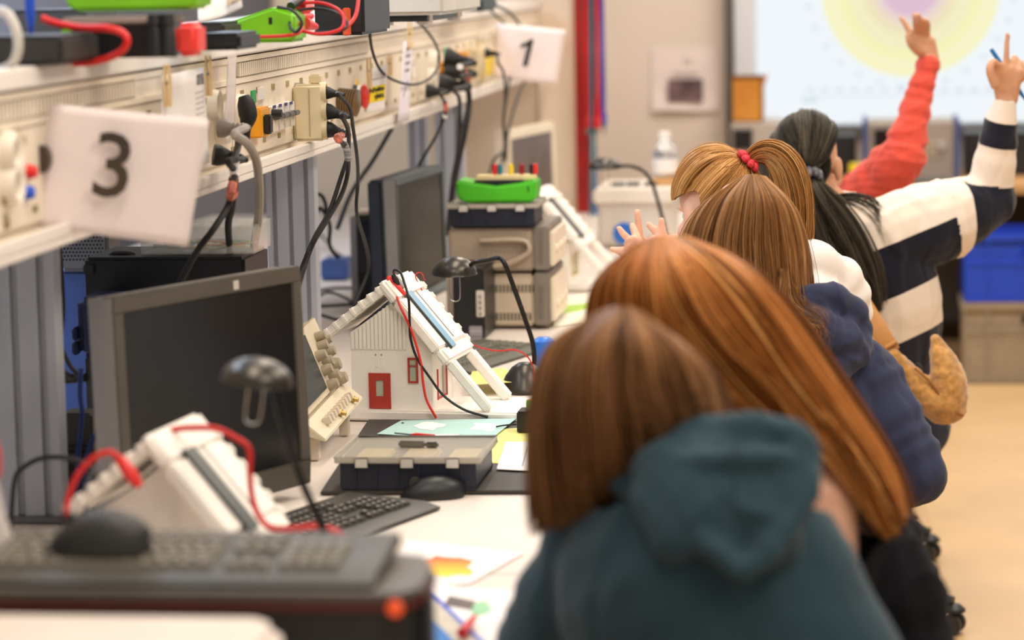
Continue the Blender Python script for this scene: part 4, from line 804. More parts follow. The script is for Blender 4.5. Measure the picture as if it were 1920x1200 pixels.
MB().lathe([(.001, 0), (.036, .001), (.037, .12), (.03, .15), (.016, .162)], (q[0] - .03, 3.38, .752), n=20).build('flask', mat('flask_pink_grey', (206, 196, 190), .5, var=.05), t, smooth=True)
qc = P(8, 795, y=3.38)
MB().lathe([(.032, .15), (.032, .22), (.022, .25), (.014, .30), (.001, .302)], (q[0] - .03, 3.38, .752), n=20).build('neck', mat('flask_pink_grey', (206, 196, 190), .5), t, smooth=True)
MB().lathe([(.019, .301), (.02, .33), (.016, .345), (.001, .347)], (q[0] - .03, 3.38, .752), n=20).build('cap', mat('cap_red', (206, 66, 66), .5), t, smooth=True)
# ================================================================== toy houses
REDF = mat('frame_red', (186, 62, 50), .5, var=.08); PANE = mat('pane_green_grey', (188, 196, 170), .3, var=.05)
def toy_house(label, o, th, solar, s=1.0, full=True, fr=REDF, group='white printed toy houses with solar roof'):
    c_, s_ = math.cos(th), math.sin(th); T = np.eye(4); T[:3, 0] = np.array((c_, s_, 0)) * s; T[:3, 1] = np.array((-s_, c_, 0)) * s; T[:3, 2] = (0, 0, s); T[:3, 3] = o
    t = empty('toy_house', o, label, 'toy house', group)
    MB(T).box((0, 0, 0), (.42 if full else .26, .21, .021)).build('base_plate', FOAM, t, bevel=.004, seg=3)
    A = np.array((.102, .262)); E = np.array((.216, .126)); d = unit(E - A); n = np.array((-d[1], d[0])); n = n if n[1] > 0 else -n
    zl = lambda x: A[1] - (A[0] - x) * .76 - .022
    zr = lambda x: A[1] - (x - A[0]) * 1.19 - .028
    for yy, nm in ((.022, 'front_wall'), (.178, 'rear_wall')):
        m = MB(T); poly = [(.017, .021), (.186, .021), (.186, zr(.186)), (.104, A[1] - .026), (.017, zl(.017))]
        m.prism(poly, yy, yy + .008, (0, 2, 1)).build(nm, FOAM, t)
    MB(T).box((.017, .0305, .021), (.024, .1775, zl(.02))).build('side_wall', FOAM, t)
    m = MB(T); m.box((.178, .0305, .021), (.186, .055, zr(.186))); m.box((.178, .135, .021), (.186, .1775, zr(.186))); m.box((.178, .055, .021), (.186, .135, .036)); m.box((.178, .055, .10), (.186, .135, zr(.186))); m.build('side_wall', FOAM, t)
    # tall gable boarding
    for k in range(14):
        x = .019 + k * .0083
        if x < .13: MB(T).box((x, .0185, .142), (x + .0062, .0218, min(zl(x), zr(max(x, .11)) if x > .1 else 9) - .002)).build('board', FOAM, t, bevel=.0008)
    # door and windows
    def win(nm, x0, x1, z0, z1, w_=.005, mid=None, y=.022):
        m = MB(T); m.box((x0, y - .004, z0), (x0 + w_, y, z1)); m.box((x1 - w_, y - .004, z0), (x1, y, z1)); m.box((x0 + w_, y - .004, z0), (x1 - w_, y, z0 + w_)); m.box((x0 + w_, y - .004, z1 - w_), (x1 - w_, y, z1))
        if mid: m.box((x0 + w_, y - .004, z0 + mid), (x1 - w_, y, z0 + mid + w_ * .7))
        f = m.build(nm, fr, t); MB(T).box((x0 + w_, y - .0015, z0 + w_), (x1 - w_, y - .0002, z1 - w_)).build('pane', PANE, f); return f
    win('door', .054, .099, .0225, .094, .0145); m = MB(T); m.box((.0685, .0182, .037), (.0845, .0198, .0475)); m.box((.0685, .0182, .084), (.0845, .0198, .0888)); m.build('door_panel', fr, t)
    win('window', .136, .157, .075, .126, .0038, .033)
    MB(T).box((.174, .056, .0365), (.1775, .134, .0995)).build('window_pane', FOAM, t); MB(T).box((.186, .057, .036), (.1885, .061, .098)).build('window_frame', fr, t); MB(T).box((.186, .128, .036), (.1885, .132, .098)).build('window_frame', fr, t); MB(T).box((.186, .061, .036), (.1872, .128, .040)).build('window_frame', fr, t)
    m = MB(T); m.box((.068, .0205, .106), (.075, .0219, .124)); m.box((.079, .0205, .106), (.086, .0219, .124)); m.build('relief', FOAM, t)
    for x in (.069, .081): MB(T).lathe([(.001, .001), (.0018, .001), (.0018, 0)], (x, .022, .131), (0, -1, 0), 8).build('pin_hole', GREYP, t)
    # roofs
    L0 = np.array((A[0] + .004, A[1] + .003)); L1 = np.array((-.021, .166)); dl = unit(L1 - L0); nl = np.array((dl[1], -dl[0])); nl = nl if nl[1] > 0 else -nl
    m = MB(T); m.prism([L0, L1, L1 + nl * .02, L0 + nl * .016], -.004, .2, (0, 2, 1)).build('roof', FOAM, t, bevel=.004, seg=3)
    for k in range(7):
        p = L0 + (L1 - L0) * (k + .5) / 7; MB(T).prism([p, p + dl * .012, p + dl * .012 + nl * .0215, p + nl * .019], -.006, .2005, (0, 2, 1)).build('shingle', FOAM, t, bevel=.003)
    # solar roof: frame of four bars round a slot
    def slab(u0, u1, y0, y1, nm, mm, h0=-.008, h1=.012, bev=.003):
        p0, p1 = A + d * u0, A + d * u1; return MB(T).prism([p0 + n * h0, p1 + n * h0, p1 + n * h1, p0 + n * h1], y0, y1, (0, 2, 1)).build(nm, mm, t, bevel=bev, seg=3)
    ul = np.linalg.norm(E - A)
    slab(-.022, .03, -.008, .2, 'roof_ridge', FOAM, bev=.006); slab(ul - .022, ul + .012, -.008, .2, 'roof_eave', FOAM, bev=.006)
    slab(.0302, ul - .0222, -.008, .05, 'roof_panel', FOAM); slab(.0302, ul - .0222, .098, .2, 'roof_panel', FOAM); slab(.0302, ul - .0222, .0502, .0978, 'roof_floor', FOAM, -.008, .004)
    for k in range(6): slab(.012 + k * .028, .03 + k * .028, .192, .2065, 'shingle', FOAM, -.006, .015)
    slab(.022, ul - .012, .052, .088, 'solar_strip', solar, .0125, .016, .0005)
    slab(.020, ul - .010, .046, .052, 'strip_clamp', mat('dark_clamp', (50, 56, 56), .5), .0125, .017, .0005)
    slab(.026, ul - .03, .118, .125, 'roof_slot', mat('slot_grey', (140, 136, 130), .7), .0121, .0126, 0)
    if full:
        for y0, y1 in ((.004, .03), (.162, .188)): slab(ul + .0122, ul + .135, y0, y1, 'frame_bar', FOAM, -.008, .012)
    return t, T
o1 = P(640, 789, z=.752)
toy_house('white toy house with red door and blue roof strip in the middle of the bench', (o1[0], o1[1], .753), -.11, mat('solar_blue', (122, 172, 200), .35, var=.05))
toy_house('far white toy house with yellow windows next to the stacked instruments', ((1008 - 1640) / FPX * 8.04 - .102, 8.0, .753), -.11, mat('solar_grey', (96, 92, 84), .4), fr=mat('frame_yellow', (196, 190, 90), .5))
toy_house('near white toy house with dark roof strip beside the foreground keyboard', ((285 - 1640) / FPX * 3.9 - .102, 3.80, .753), -.11, mat('solar_dark', (66, 74, 68), .4, var=.1), full=False)
# leads clipped to the houses
def clip_lead(label, clip, path, m, r=.0026, w_=.009):
    t = empty('clip_lead', clip[0], label, 'cable', 'test leads with crocodile clips')
    c = np.array(clip, float); MB().loft([c[0], c[0] + (c[1] - c[0]) * .2, c[0] + (c[1] - c[0]) * .6, c[1]], [w_ * .35, w_ * .6, w_, w_ * .6], [w_ * .5, w_ * .6, w_ * .75, w_ * .4], n=10).build('crocodile_clip', m, t, smooth=True)
    MB().loft(crspline(np.vstack([[c[0]], path]), 60), r, n=8).build('cord', m, t, smooth=True); return t
H = lambda px, py, y=5.66: P(px, py, y=y)
clip_lead('red crocodile lead hanging over the toy house front', [H(727, 519, 5.72), H(760, 553, 5.72)], [H(740, 545, 5.70), H(752, 577), H(768, 612), H(780, 645), H(790, 685), H(793, 715), H(800, 750), H(818, 784)], mat('croc_red', (228, 44, 36), .4))
clip_lead('black crocodile lead hanging over the toy house front', [H(748, 540, 5.72), H(737, 515, 5.72)], [H(738, 509, 5.70), H(750, 510, 5.69), H(758, 530, 5.68), H(766, 560), H(768, 600), H(770, 635), H(782, 672), H(806, 708), H(832, 742), H(870, 768), H(915, 782)], mat('croc_black', (30, 28, 26), .45))
cg = [H(738, 517, 5.73), H(758, 540, 5.73)]; MB().loft([cg[0], cg[1]], [.008, .009], [.006, .007], n=10).build('grey_clip', mat('clip_grey', (130, 128, 126), .35, metal=.5), smooth=True, label='grey metal clip between the red and black leads on the toy house roof', cat='clip')
loose('thin red wire running from the toy house to the second lamp', [H(880, 643, 5.9), H(905, 653, 5.95), H(935, 658, 5.95), H(965, 656, 5.95), H(988, 668, 5.98), H(1000, 690, 6.0), H(1003, 720, 6.02)], .0016, RL)
loose('thin red wire on the toy house roof beside the blue strip', [H(806, 560, 5.86), H(792, 545, 5.86), H(780, 522, 5.86), H(781, 513, 5.86), H(790, 512, 5.87), H(797, 525, 5.88)], .0012, RL)
N3 = lambda px, py, y=3.72: P(px, py, y=y)
clip_lead('thick red crocodile lead clipped to the near toy house', [N3(220, 856), N3(262, 912)], [N3(205, 848), N3(180, 856), N3(155, 878), N3(138, 905), N3(125, 950), N3(128, 1010), N3(130, 1120), N3(132, 1246)], mat('croc_red', (228, 44, 36), .4), .0042, .013)
loose('thick red cable arching from the near toy house across the keyboard', [P(290, 825, y=3.86), P(325, 806, y=3.86), P(365, 802, y=3.85), P(405, 804, y=3.84), P(440, 820, y=3.84), P(467, 842, y=3.84), P(468, 890, y=3.84), P(476, 945, y=3.84), P(500, 985, y=3.83), P(540, 992, y=3.82), P(590, 987, y=3.81), P(630, 996, y=3.8), P(672, 1022, y=3.79)], .0045, mat('cable_red', (208, 44, 40), .45))
loose('grey lead lying against the near toy house wall', [N3(170, 1180, 3.80), N3(166, 1050, 3.80), N3(160, 955, 3.80), N3(162, 915, 3.80), N3(174, 885, 3.805), N3(192, 868, 3.82)], .003, mat('cord_grey_blue', (90, 90, 100), .5))
# ================================================================== oscilloscope behind the nearest monitor
SC = mat('scope_cream', (222, 208, 180), .45, var=.03)
Bf = P(652, 757, y=5.56); Bn = P(585, 832, y=5.22); up = P(604, 598, y=5.62) - Bf
xd = unit(Bn - Bf) * -1; T = np.eye(4); nz = unit(up - xd * up.dot(xd)); ny = -unit(np.cross(xd, nz)) * -1
ny = unit(np.cross(nz, xd)); T[:3, 0] = xd; T[:3, 1] = ny; T[:3, 2] = nz; T[:3, 3] = Bf - xd * .36
Hs = np.linalg.norm(up); f0 = 1 if (ny @ np.array((1, 0, 0))) > 0 else -1     # f0*y points out of the front
t = empty('oscilloscope', (Bf[0] - .15, Bf[1] - .2, .752), 'cream oscilloscope with grey knobs tilted up behind the nearest monitor', 'oscilloscope')
MB(T).box((0, 0, .02), (.36, -f0 * .2, Hs)).build('case', SC, t, bevel=.006)
MB(T).box((-.002, f0 * .006, .045), (.362, 0, Hs + .004)).build('front_panel', SC, t, bevel=.003)
MB(T).prism([(f0 * .008, .044), (f0 * .034, .0), (f0 * .030, -.004), (0, .02)], -.002, .362, (1, 2, 0)).build('lower_panel', SC, t, bevel=.002)
MB(T).box((.02, f0 * .009, .06), (.235, f0 * .0062, Hs - .01)).build('screen', mat('scope_screen', (52, 62, 66), .25), t)
KG = mat('knob_grey', (168, 154, 130), .45)
for x, z, r in ((.335, .055, .012), (.33, .085, .013), (.333, .112, .010), (.295, .07, .012), (.29, .10, .012), (.34, .135, .009), (.30, .132, .010), (.26, .06, .010), (.262, .09, .010), (.262, .12, .010), (.31, .15, .009)):
    if z < Hs - .008: MB(T).lathe([(.001, .020), (r * .85, .020), (r * .9, .016), (r, .014), (r * 1.1, 0)], (x, f0 * .006, z), (0, f0, 0), 18).build('knob', KG, t, smooth=True)
for k in range(9): MB(T).box((.07 + k * .026, f0 * .0205, .016), (.082 + k * .026, f0 * .036, .030)).build('button', CREAM, t, bevel=.001)
for x in (.29, .17): MB(T).lathe([(.001, .018), (.0045, .018), (.0045, .010), (.007, .010), (.007, 0)], (x, f0 * .026, .018), (0, f0 * .85, -.5), 14).build('signal_jack', mat('brass', (200, 168, 96), .3, metal=.9), t, smooth=True)
for x in (.04, .32):
    q = (T @ np.array((x, f0 * .004, 0, 1)))[:3]
    MB().box((q[0] - .012, q[1] - .012, .752), (q[0] + .006, q[1] + .012, q[2] + .006)).build('foot', CREAM, t, bevel=.002)
# ================================================================== small things on the desk
zd_ = .752
a, b, c, d = P(600, 928, z=zd_), P(1012, 926, z=zd_), P(1012, 792, z=zd_), P(690, 792, z=zd_)
MB().add([*(np.array((a, b, c, d)) + [0, 0, 0]), *(np.array((a, b, c, d)) + [0, 0, .006])], [(3, 2, 1, 0), (4, 5, 6, 7), (0, 1, 5, 4), (1, 2, 6, 5), (2, 3, 7, 6), (3, 0, 4, 7)]).build('desk_mat', mat('mat_charcoal', (62, 58, 54), .6, var=.05), bevel=.002, label='flat charcoal desk mat under the navy compartment box', cat='mat')
zm = zd_ + .0065
a, b = P(636, 920, z=zm), P(884, 920, z=zm); bk = P(740, 816, z=zm + .06)
organiser('navy compartment box with frosted lid on the charcoal mat', a[0] - .004, b[0] + .014, a[1], bk[1], zm, .052, fill=True)
q = P(785, 838, z=zm + .058); T = frame((q[0], q[1], zm + .0605), (1, -.12, 0))
t = empty('pocket_tool', (q[0], q[1], zm + .057), 'grey folding pocket tool lying on the frosted lid', 'tool')
MB(T).box((-.036, -.007, -.0035), (.012, .007, .0085)).build('handle', mat('tool_grey', (122, 116, 106), .4, metal=.3), t, bevel=.003); MB(T).box((.0125, -.006, -.0035), (.036, .006, .007)).build('grip', mat('tool_dark', (96, 90, 80), .4, metal=.3, var=.4, vs=80), t, bevel=.003)
def flat_paper(name, label, pts, z, m, prints=(), cat='paper', lift=0.0, group=None):
    c = [P(px, py, z=z) for px, py in pts]
    t = empty(name, sum(c) / len(c), label, cat, group); cc = np.array(c); e = len(cc)
    MB().add(np.vstack([cc, cc + [0, 0, .0008]]), [tuple(range(e - 1, -1, -1)), tuple(range(e, 2 * e))] + [(i, (i + 1) % e, e + (i + 1) % e, e + i) for i in range(e)]).build('sheet', m, t)
    for nm, poly, mm in prints:
        pp = np.array([P(px, py, z=z + .0012) for px, py in poly]); MB().add(pp, [tuple(range(len(pp)))]).build(nm, mm, t)
    return t
def blobpoly(cx, cy, rx, ry, n=22, seed=0, rough=.16, sk=0):
    r_ = np.random.default_rng(seed); k = r_.normal(0, rough, n); k = (k + np.roll(k, 1)) / 1.4
    return [(cx + rx * (1 + k[i]) * math.cos(6.2832 * i / n) + sk * math.sin(6.2832 * i / n), cy + ry * (1 + k[i]) * math.sin(6.2832 * i / n)) for i in range(n)]
YP = mat('yellow_paper', (244, 232, 140), .8, var=.05, vs=20)
flat_paper('yellow_sheet', 'pale yellow sheet lying at the right edge of the charcoal mat', [(905, 868), (1012, 872), (1012, 800), (930, 806)], zm, YP)
TEAL = mat('teal_card', (176, 214, 208), .7, var=.02); CL = mat('cloud_white', (240, 238, 236), .8, var=.01)
flat_paper('cloud_card', 'pale turquoise card printed with white clouds before the toy house', [(707, 814), (918, 826), (968, 785), (752, 789)], zm + .004, TEAL, [('printed_cloud', blobpoly(806, 798, 28, 7, seed=2), CL), ('printed_cloud', blobpoly(911, 800, 26, 8, seed=5), CL), ('printed_cloud', blobpoly(838, 816, 24, 2.6, seed=8), CL), ('pin', blobpoly(755, 793, 2.6, 1.2, 10, 1, .02), INK)], cat='card')
t = empty('red_screwdriver', P(795, 817, z=zm + .01), 'thin red handled screwdriver behind the frosted box lid', 'screwdriver')
p0, p1, p2 = P(740, 812, y=5.245), P(772, 815, y=5.23), P(815, 818, y=5.22); MB().loft([p0, p1], [.0015, .0018], n=8).build('blade', CHROME, t, smooth=True); MB().loft([p1, p1 + (p2 - p1) * .2, p2], [.002, .004, .0035], n=10).build('handle', RED, t, smooth=True)
flat_paper('picture_sheet', 'white printed sheet with a dark photo beside the near student', [(931, 880), (1014, 884), (1022, 829), (948, 829)], zm + .003, PAPER, [('photo', [(997, 867), (1014, 867), (1014, 846), (998, 845)], mat('photo_dark', (96, 76, 70), .6, var=.6, vs=60)), ('text_column', [(978, 874), (980, 874), (989, 838), (987, 838)], GREYINK), ('text_column', [(990, 876), (992, 876), (996, 838), (994, 838)], GREYINK)])
a, b = P(969, 810, y=5.5), P(1012, 772, y=5.5)
t = empty('button_box', (a[0] + .03, 5.53, zm), 'small black box with green round button by the near student', 'box')
MB().box((a[0], 5.5, zd_ + .0065), (b[0] + .012, 5.56, b[2])).build('housing', BLACK, t, bevel=.003)
q = P(1000, 765, y=5.53); MB().lathe([(.001, .018), (.013, .018), (.014, .012), (.014, 0)], (q[0], 5.53, b[2] + .0003), n=20).build('green_button', mat('button_green', (120, 180, 80), .4), t, smooth=True); MB().lathe([(.001, .0195), (.010, .0195), (.011, .0182)], (q[0], 5.53, b[2] + .0003), n=20).build('button_cap', mat('button_orange', (226, 160, 60), .4), t)
loose('thin dark wires between the cloud card and the black button box', [P(930, 800, z=zm + .008), P(950, 797, z=zm + .01), P(968, 796, z=zm + .012)], .0016)
flat_paper('yellow_leaflet', 'yellow paper under the right bars of the toy house', [(880, 722), (975, 716), (945, 690), (885, 697)], .7762, YP)
q = P(1017, 690, z=zd_); MB().lathe([(.001, 0), (.026, .001), (.028, .03), (.026, .062), (.014, .07), (.001, .071)], (q[0] + .004, q[1], zd_), n=20).build('blue_ball', mat('shiny_blue', (44, 118, 214), .3, var=.05), smooth=True, label='shiny blue rounded cup beside the second lamp', cat='cup')
q = P(1172, 465, y=8.2); MB().lathe([(.001, -.012), (.034, -.012), (.036, 0), (.034, .012), (.001, .012)], P(1170, 438, y=9.1), (.2, -1, .1), 24).build('blue_tape_roll', mat('tape_blue', (34, 104, 190), .4), smooth=True, label='round blue tape roll standing behind the fingers of the far student', cat='tape roll')
# sheets by the near student
HEAT = bpy.data.materials.new('heat_map_print'); HEAT.use_nodes = True; nt = HEAT.node_tree; bs = nt.nodes['Principled BSDF']; bs.inputs['Roughness'].default_value = .7
g_ = nt.nodes.new('ShaderNodeTexCoord'); sp = nt.nodes.new('ShaderNodeSeparateXYZ'); ra = nt.nodes.new('ShaderNodeValToRGB'); nt.links.new(g_.outputs['Generated'], sp.inputs[0]); nt.links.new(sp.outputs['Y'], ra.inputs[0]); nt.links.new(ra.outputs[0], bs.inputs['Base Color'])
for p_, c_ in ((0.0, (252, 226, 70)), (.35, (250, 190, 50)), (.7, (246, 140, 50)), (1.0, (226, 70, 50))):
    e_ = ra.color_ramp.elements[0] if p_ == 0 else (ra.color_ramp.elements[-1] if p_ == 1 else ra.color_ramp.elements.new(p_)); e_.color = lin(c_)
flat_paper('heat_map_sheet', 'white sheet with an orange heat map print at the front of the bench', [(722, 1100), (880, 1096), (982, 1038), (762, 1012)], zd_, PAPER, [('heat_map', blobpoly(836, 1062, 50, 20, 26, 4, .13), HEAT)])
flat_paper('circuit_sheet', 'white sheet with a green and dark circuit picture under the heat map', [(800, 1095), (975, 1108), (930, 1260), (770, 1260)], zd_ + .0015, PAPER, [('circuit_photo', [(832, 1135), (884, 1144), (892, 1127), (842, 1117)], mat('photo_brown', (110, 96, 92), .6, var=.3)), ('green_print', blobpoly(900, 1142, 20, 13, 12, 3, .1), mat('print_green', (150, 206, 160), .6))])
t = flat_paper('map_board', 'board with blue border at the lower edge beside the black computer', [(786, 1098), (792, 1094), (910, 1210), (900, 1290), (770, 1290)], zd_ + .003, mat('board_print', (206, 198, 180), .6, var=.15, vs=30), [('blue_border', [(788, 1097), (794, 1093), (918, 1212), (910, 1216)], BLUE), ('blue_field', [(800, 1160), (812, 1162), (880, 1230), (850, 1290), (798, 1290)], mat('field_blue', (40, 120, 196), .6))], cat='board')
p0, p1 = P(866, 1187, z=zd_ + .014), P(890, 1156, z=zd_ + .014); MB().loft([p0, p0 + (p1 - p0) * .3, p1], [.007, .0065, .0035], n=12).build('red_probe', RED, smooth=True, label='short red probe tip lying on the circuit sheet', cat='probe')
loose('thin blue cable behind the rounded end of the black computer', [P(700, 1032, z=.756), P(712, 1028, z=.756), P(730, 1040, z=.756), P(742, 1052, z=.756)], .0022, BLUE)
# papers at the far work place
flat_paper('green_striped_sheet', 'sheet with a green stripe before the far toy house', [(1038, 612), (1125, 606), (1150, 545), (1045, 555)], zd_, mat('sheet_cream', (240, 236, 214), .8), [('green_stripe', [(1040, 590), (1128, 576), (1132, 566), (1042, 574)], mat('stripe_green', (170, 206, 80), .7))])
# ================================================================== behind the rail
q0, q1 = P(160, 560, y=5.15), P(488, 466, y=5.15)
t = empty('black_tool_case', ((q0[0] + q1[0]) / 2, 5.25, 1.0), 'black tool case under the rail, clear parts box lying on it', 'case')
zc1 = P(330, 482, y=5.15)[2]; zc0 = P(160, 562, y=5.15)[2]
MB().box((q0[0], 5.15, zc0), (q1[0] - .03, 5.36, zc1)).build('case', mat('case_black', (16, 17, 20), .4), t, bevel=.006)
MB().box((q0[0] + .0, 5.142, zc1 - .03), (q0[0] + .02, 5.1495, zc1 - .012)).build('latch', BLACK, t, bevel=.002)
MB().loft(crspline([P(205, 482, y=5.2), P(215, 476, y=5.2), P(240, 476, y=5.2), P(252, 480, y=5.2)], 16), .005, n=8).build('handle', BLACK, t, smooth=True)
t = empty('blue_storage_crate', ((q0[0] + q1[0]) / 2, 5.3, .752), 'blue storage crate carrying the black tool case', 'crate')
MB().box((q0[0] + .02, 5.17, .752), (-1.30, 5.38, zc0 - .002)).build('shell', mat('crate_navy_blue', (44, 70, 140), .5), t, bevel=.005); MB().box((q0[0] + .012, 5.162, zc0 - .03), (-1.295, 5.1695, zc0 - .004)).build('rim', mat('crate_navy_blue', (44, 70, 140), .5), t, bevel=.002)
zo = zc1 + .012; a = P(264, 477, y=5.18); b = P(512, 455, y=5.28)
t = empty('clear_parts_box', ((a[0] + b[0]) / 2, 5.25, zc1), 'clear plastic parts box with coloured wires on the black tool case', 'box')
x0, x1, y0, y1, zz, h = a[0], b[0] - .015, 5.18, 5.33, zc1 + .002, .048
CLR = mat('clear_box', (230, 230, 222), .12, var=.02, alpha=.28)
m = MB(); m.box((x0, y0, zz), (x1, y1, zz + .003)); m.box((x0, y0, zz + .003), (x1, y0 + .002, zz + h)); m.box((x0, y1 - .002, zz + .003), (x1, y1, zz + h)); m.box((x0, y0 + .002, zz + .003), (x0 + .002, y1 - .002, zz + h)); m.box((x1 - .002, y0 + .002, zz + .003), (x1, y1 - .002, zz + h)); m.build('tray', CLR, t)
MB().box((x0 - .002, y0 - .002, zz + h + .0005), (x1 + .002, y1 + .002, zz + h + .004)).build('lid', CLR, t, bevel=.001)
for k in range(1, 5): MB().box((x0 + (x1 - x0) * k / 5, y0 + .003, zz + .0035), (x0 + (x1 - x0) * k / 5 + .0015, y1 - .003, zz + h - .002)).build('divider', CLR, t)
wc = [(210, 60, 40), (240, 200, 50), (70, 160, 60), (90, 150, 190), (220, 130, 60), (120, 180, 60), (230, 230, 220)]
for k in range(40):
    xx = x0 + .01 + rng.random() * (x1 - x0 - .06); yy = y0 + .008 + rng.random() * .05; z_ = zz + .006 + rng.random() * .018
    c = wc[k % 7] if xx < x0 + (x1 - x0) * .75 else (200, 190, 180); MB().loft(crspline([(xx, yy, z_), (xx + .018, yy + .004, z_ + .003 * rng.normal()), (xx + .045, yy, z_)], 7), .0016, n=5).build('wire', mat('wire_%d' % (k % 7 if c != (200, 190, 180) else 9), c, .5), t)
q0, q1 = P(112, 510, y=5.7), P(202, 440, y=5.7)
t = empty('perforated_speaker', ((q0[0] + q1[0]) / 2, 5.75, q0[2]), 'grey speaker with perforated front behind the rail at the left', 'speaker')
MB().box((q0[0], 5.7, q0[2]), (q1[0], 5.8, q1[2] + .06)).build('case', mat('speaker_grey', (116, 116, 118), .5), t, bevel=.008)
for i in range(9):
    for k in range(12): MB().lathe([(.0, .0006), (.0024, .0006), (.0024, 0)], (q0[0] + .008 + k * .0072 + (i % 2) * .0036, 5.7, q0[2] + .025 + i * .0075), (0, -1, 0), 6).build('hole', mat('hole_dark', (52, 54, 58), .8), t)
MB().box((q0[0] - .05, 5.72, .752), (q1[0] + .03, 5.95, q0[2] - .002)).build('blue_cabinet', mat('cabinet_blue', (70, 96, 160), .55), bevel=.004, label='blue cabinet block under the perforated speaker behind the rail', cat='cabinet')
a, b = P(146, 672, y=5.0), P(200, 558, y=5.0)
t = empty('rear_monitor', ((a[0] + b[0]) / 2, 5.05, .752), 'back of a navy monitor at the left, turned away behind the nearest monitor', 'monitor')
MB().box((a[0], 5.0, a[2]), (b[0] + .02, 5.12, b[2] + .0)).build('back_cover', mat('navy_back', (30, 40, 74), .4), t, bevel=.012, seg=3)
MB().box((a[0] + .004, 5.03, .764), (b[0] - .005, 5.09, a[2] - .001)).build('stand_column', mat('stand_slate', (66, 66, 62), .45), t, bevel=.004); MB().box((a[0] - .03, 4.99, .752), (b[0] + .03, 5.13, .7635)).build('stand_base', DARK, t, bevel=.003)
for py in (628, 655): q = P(141, py, y=4.99); MB().box((q[0] - .008, 4.995, q[2] - .012), (a[0] - .0005, 5.03, q[2] + .012)).build('hook', mat('navy_back', (30, 40, 74), .4), t, bevel=.003)
a, b = P(116, 900, y=4.74), P(172, 775, y=4.74)
t = empty('power_brick', ((a[0] + b[0]) / 2, 4.77, .752), 'ribbed dark grey power brick standing behind the near toy house', 'power supply')
MB().box((a[0], 4.74, .752), (b[0], 4.80, b[2])).build('housing', mat('brick_slate', (84, 80, 72), .5), t, bevel=.005)
for k in range(9): MB().box((a[0] + .002, 4.7375, .78 + k * .010), (b[0] - .002, 4.7398, .784 + k * .010)).build('rib', DARK, t)
MB().loft([P(108, 713, y=4.92), P(160, 708, y=5.035)], [.008, .008], n=10).build('inline_plug', BLACK, smooth=True, label='black inline power plug hanging beside the navy monitor stand', cat='plug')
BL_ = mat('cable_blue', (40, 66, 130), .5)
loose('black cable hanging in a bow beside the left upright', [P(108, 425, y=4.84), P(116, 520, y=4.84), P(118, 590, y=4.84), P(112, 640, y=4.84), P(108, 675, y=4.84), P(125, 700, y=4.84), P(140, 706, y=4.84)], .004)
loose('second black cable beside the left upright behind the first', [P(112, 425, y=4.9), P(112, 500, y=4.9), P(110, 570, y=4.9), P(106, 620, y=4.9), P(128, 680, y=4.9), P(150, 706, y=4.9)], .004)
loose('blue cable hanging down the navy monitor stand', [P(152, 690, y=4.72), P(150, 740, y=4.72), P(154, 775, y=4.72), P(150, 820, y=4.72), P(146, 870, y=4.72), P(144, 962, y=4.72)], .0045, BL_)
loose('short blue cable curving beside the power brick', [P(176, 815, y=4.7), P(170, 835, y=4.7), P(162, 862, y=4.7), P(158, 890, y=4.7), P(156, 966, y=4.7)], .0045, BL_)
loose('black cable arching low over the left end of the bench', [P(18, 1086, y=4.2), P(22, 960, y=4.2), P(28, 900, y=4.2), P(40, 880, y=4.2), P(70, 862, y=4.2), P(105, 857, y=4.2), P(140, 862, y=4.2), P(172, 874, y=4.2)], .004)
loose('tan and black wire bunch lying left of the near toy house', [P(80, 902, z=.757), P(100, 905, z=.757), P(125, 915, z=.757), P(110, 930, z=.757), P(85, 925, z=.757)], .003, mat('tan_wire', (190, 170, 110), .5))
# clutter between the second upright and the second monitor
for i, pts in enumerate(([(592, 545), (630, 540), (668, 541), (690, 548)], [(596, 575), (640, 572), (672, 570), (688, 566)], [(592, 560), (615, 548), (650, 560), (680, 585)], [(600, 590), (640, 600), (670, 585), (694, 590)], [(588, 470), (600, 440), (625, 470), (640, 480)])):
    loose(['cable crossing the rear desk behind the second monitor, topmost strand', 'straight cable on the rear desk under the topmost strand', 'curving cable on the rear desk between the straight strands', 'lowest cable on the rear desk beside the toy house roof', 'cable loop by the blue box on the rear desk'][i], [P(x, y, z=.757 + .008 * i) for x, y in pts], .0042)
t_ = [P(580, 262, y=7.3), P(583, 320, y=7.3), P(590, 390, y=7.3), P(588, 366, y=7.3), P(604, 368, y=7.3), P(612, 395, y=7.3), P(604, 425, y=7.3), P(590, 420, y=7.3), P(600, 390, y=7.3), P(618, 420, y=7.3), P(618, 460, y=7.3), P(635, 485, y=7.3)]
loose('coiled black cable hanging on the wall behind the second upright', t_, .005)
loose('grey cable running slantwise behind the rail to the rear desk', [P(735, 240, y=7.6), P(700, 300, y=7.6), P(660, 360, y=7.6), P(632, 430, y=7.6)], .006, mat('cord_slate', (66, 66, 70), .5))
a, b = P(600, 498, y=8.3), P(650, 487, y=8.3); MB().box((a[0], 8.3, .752), (b[0], 8.42, b[2])).build('blue_box', mat('box_blue', (64, 92, 150), .5), bevel=.006, label='small blue box on the rear desk behind the second upright', cat='box')
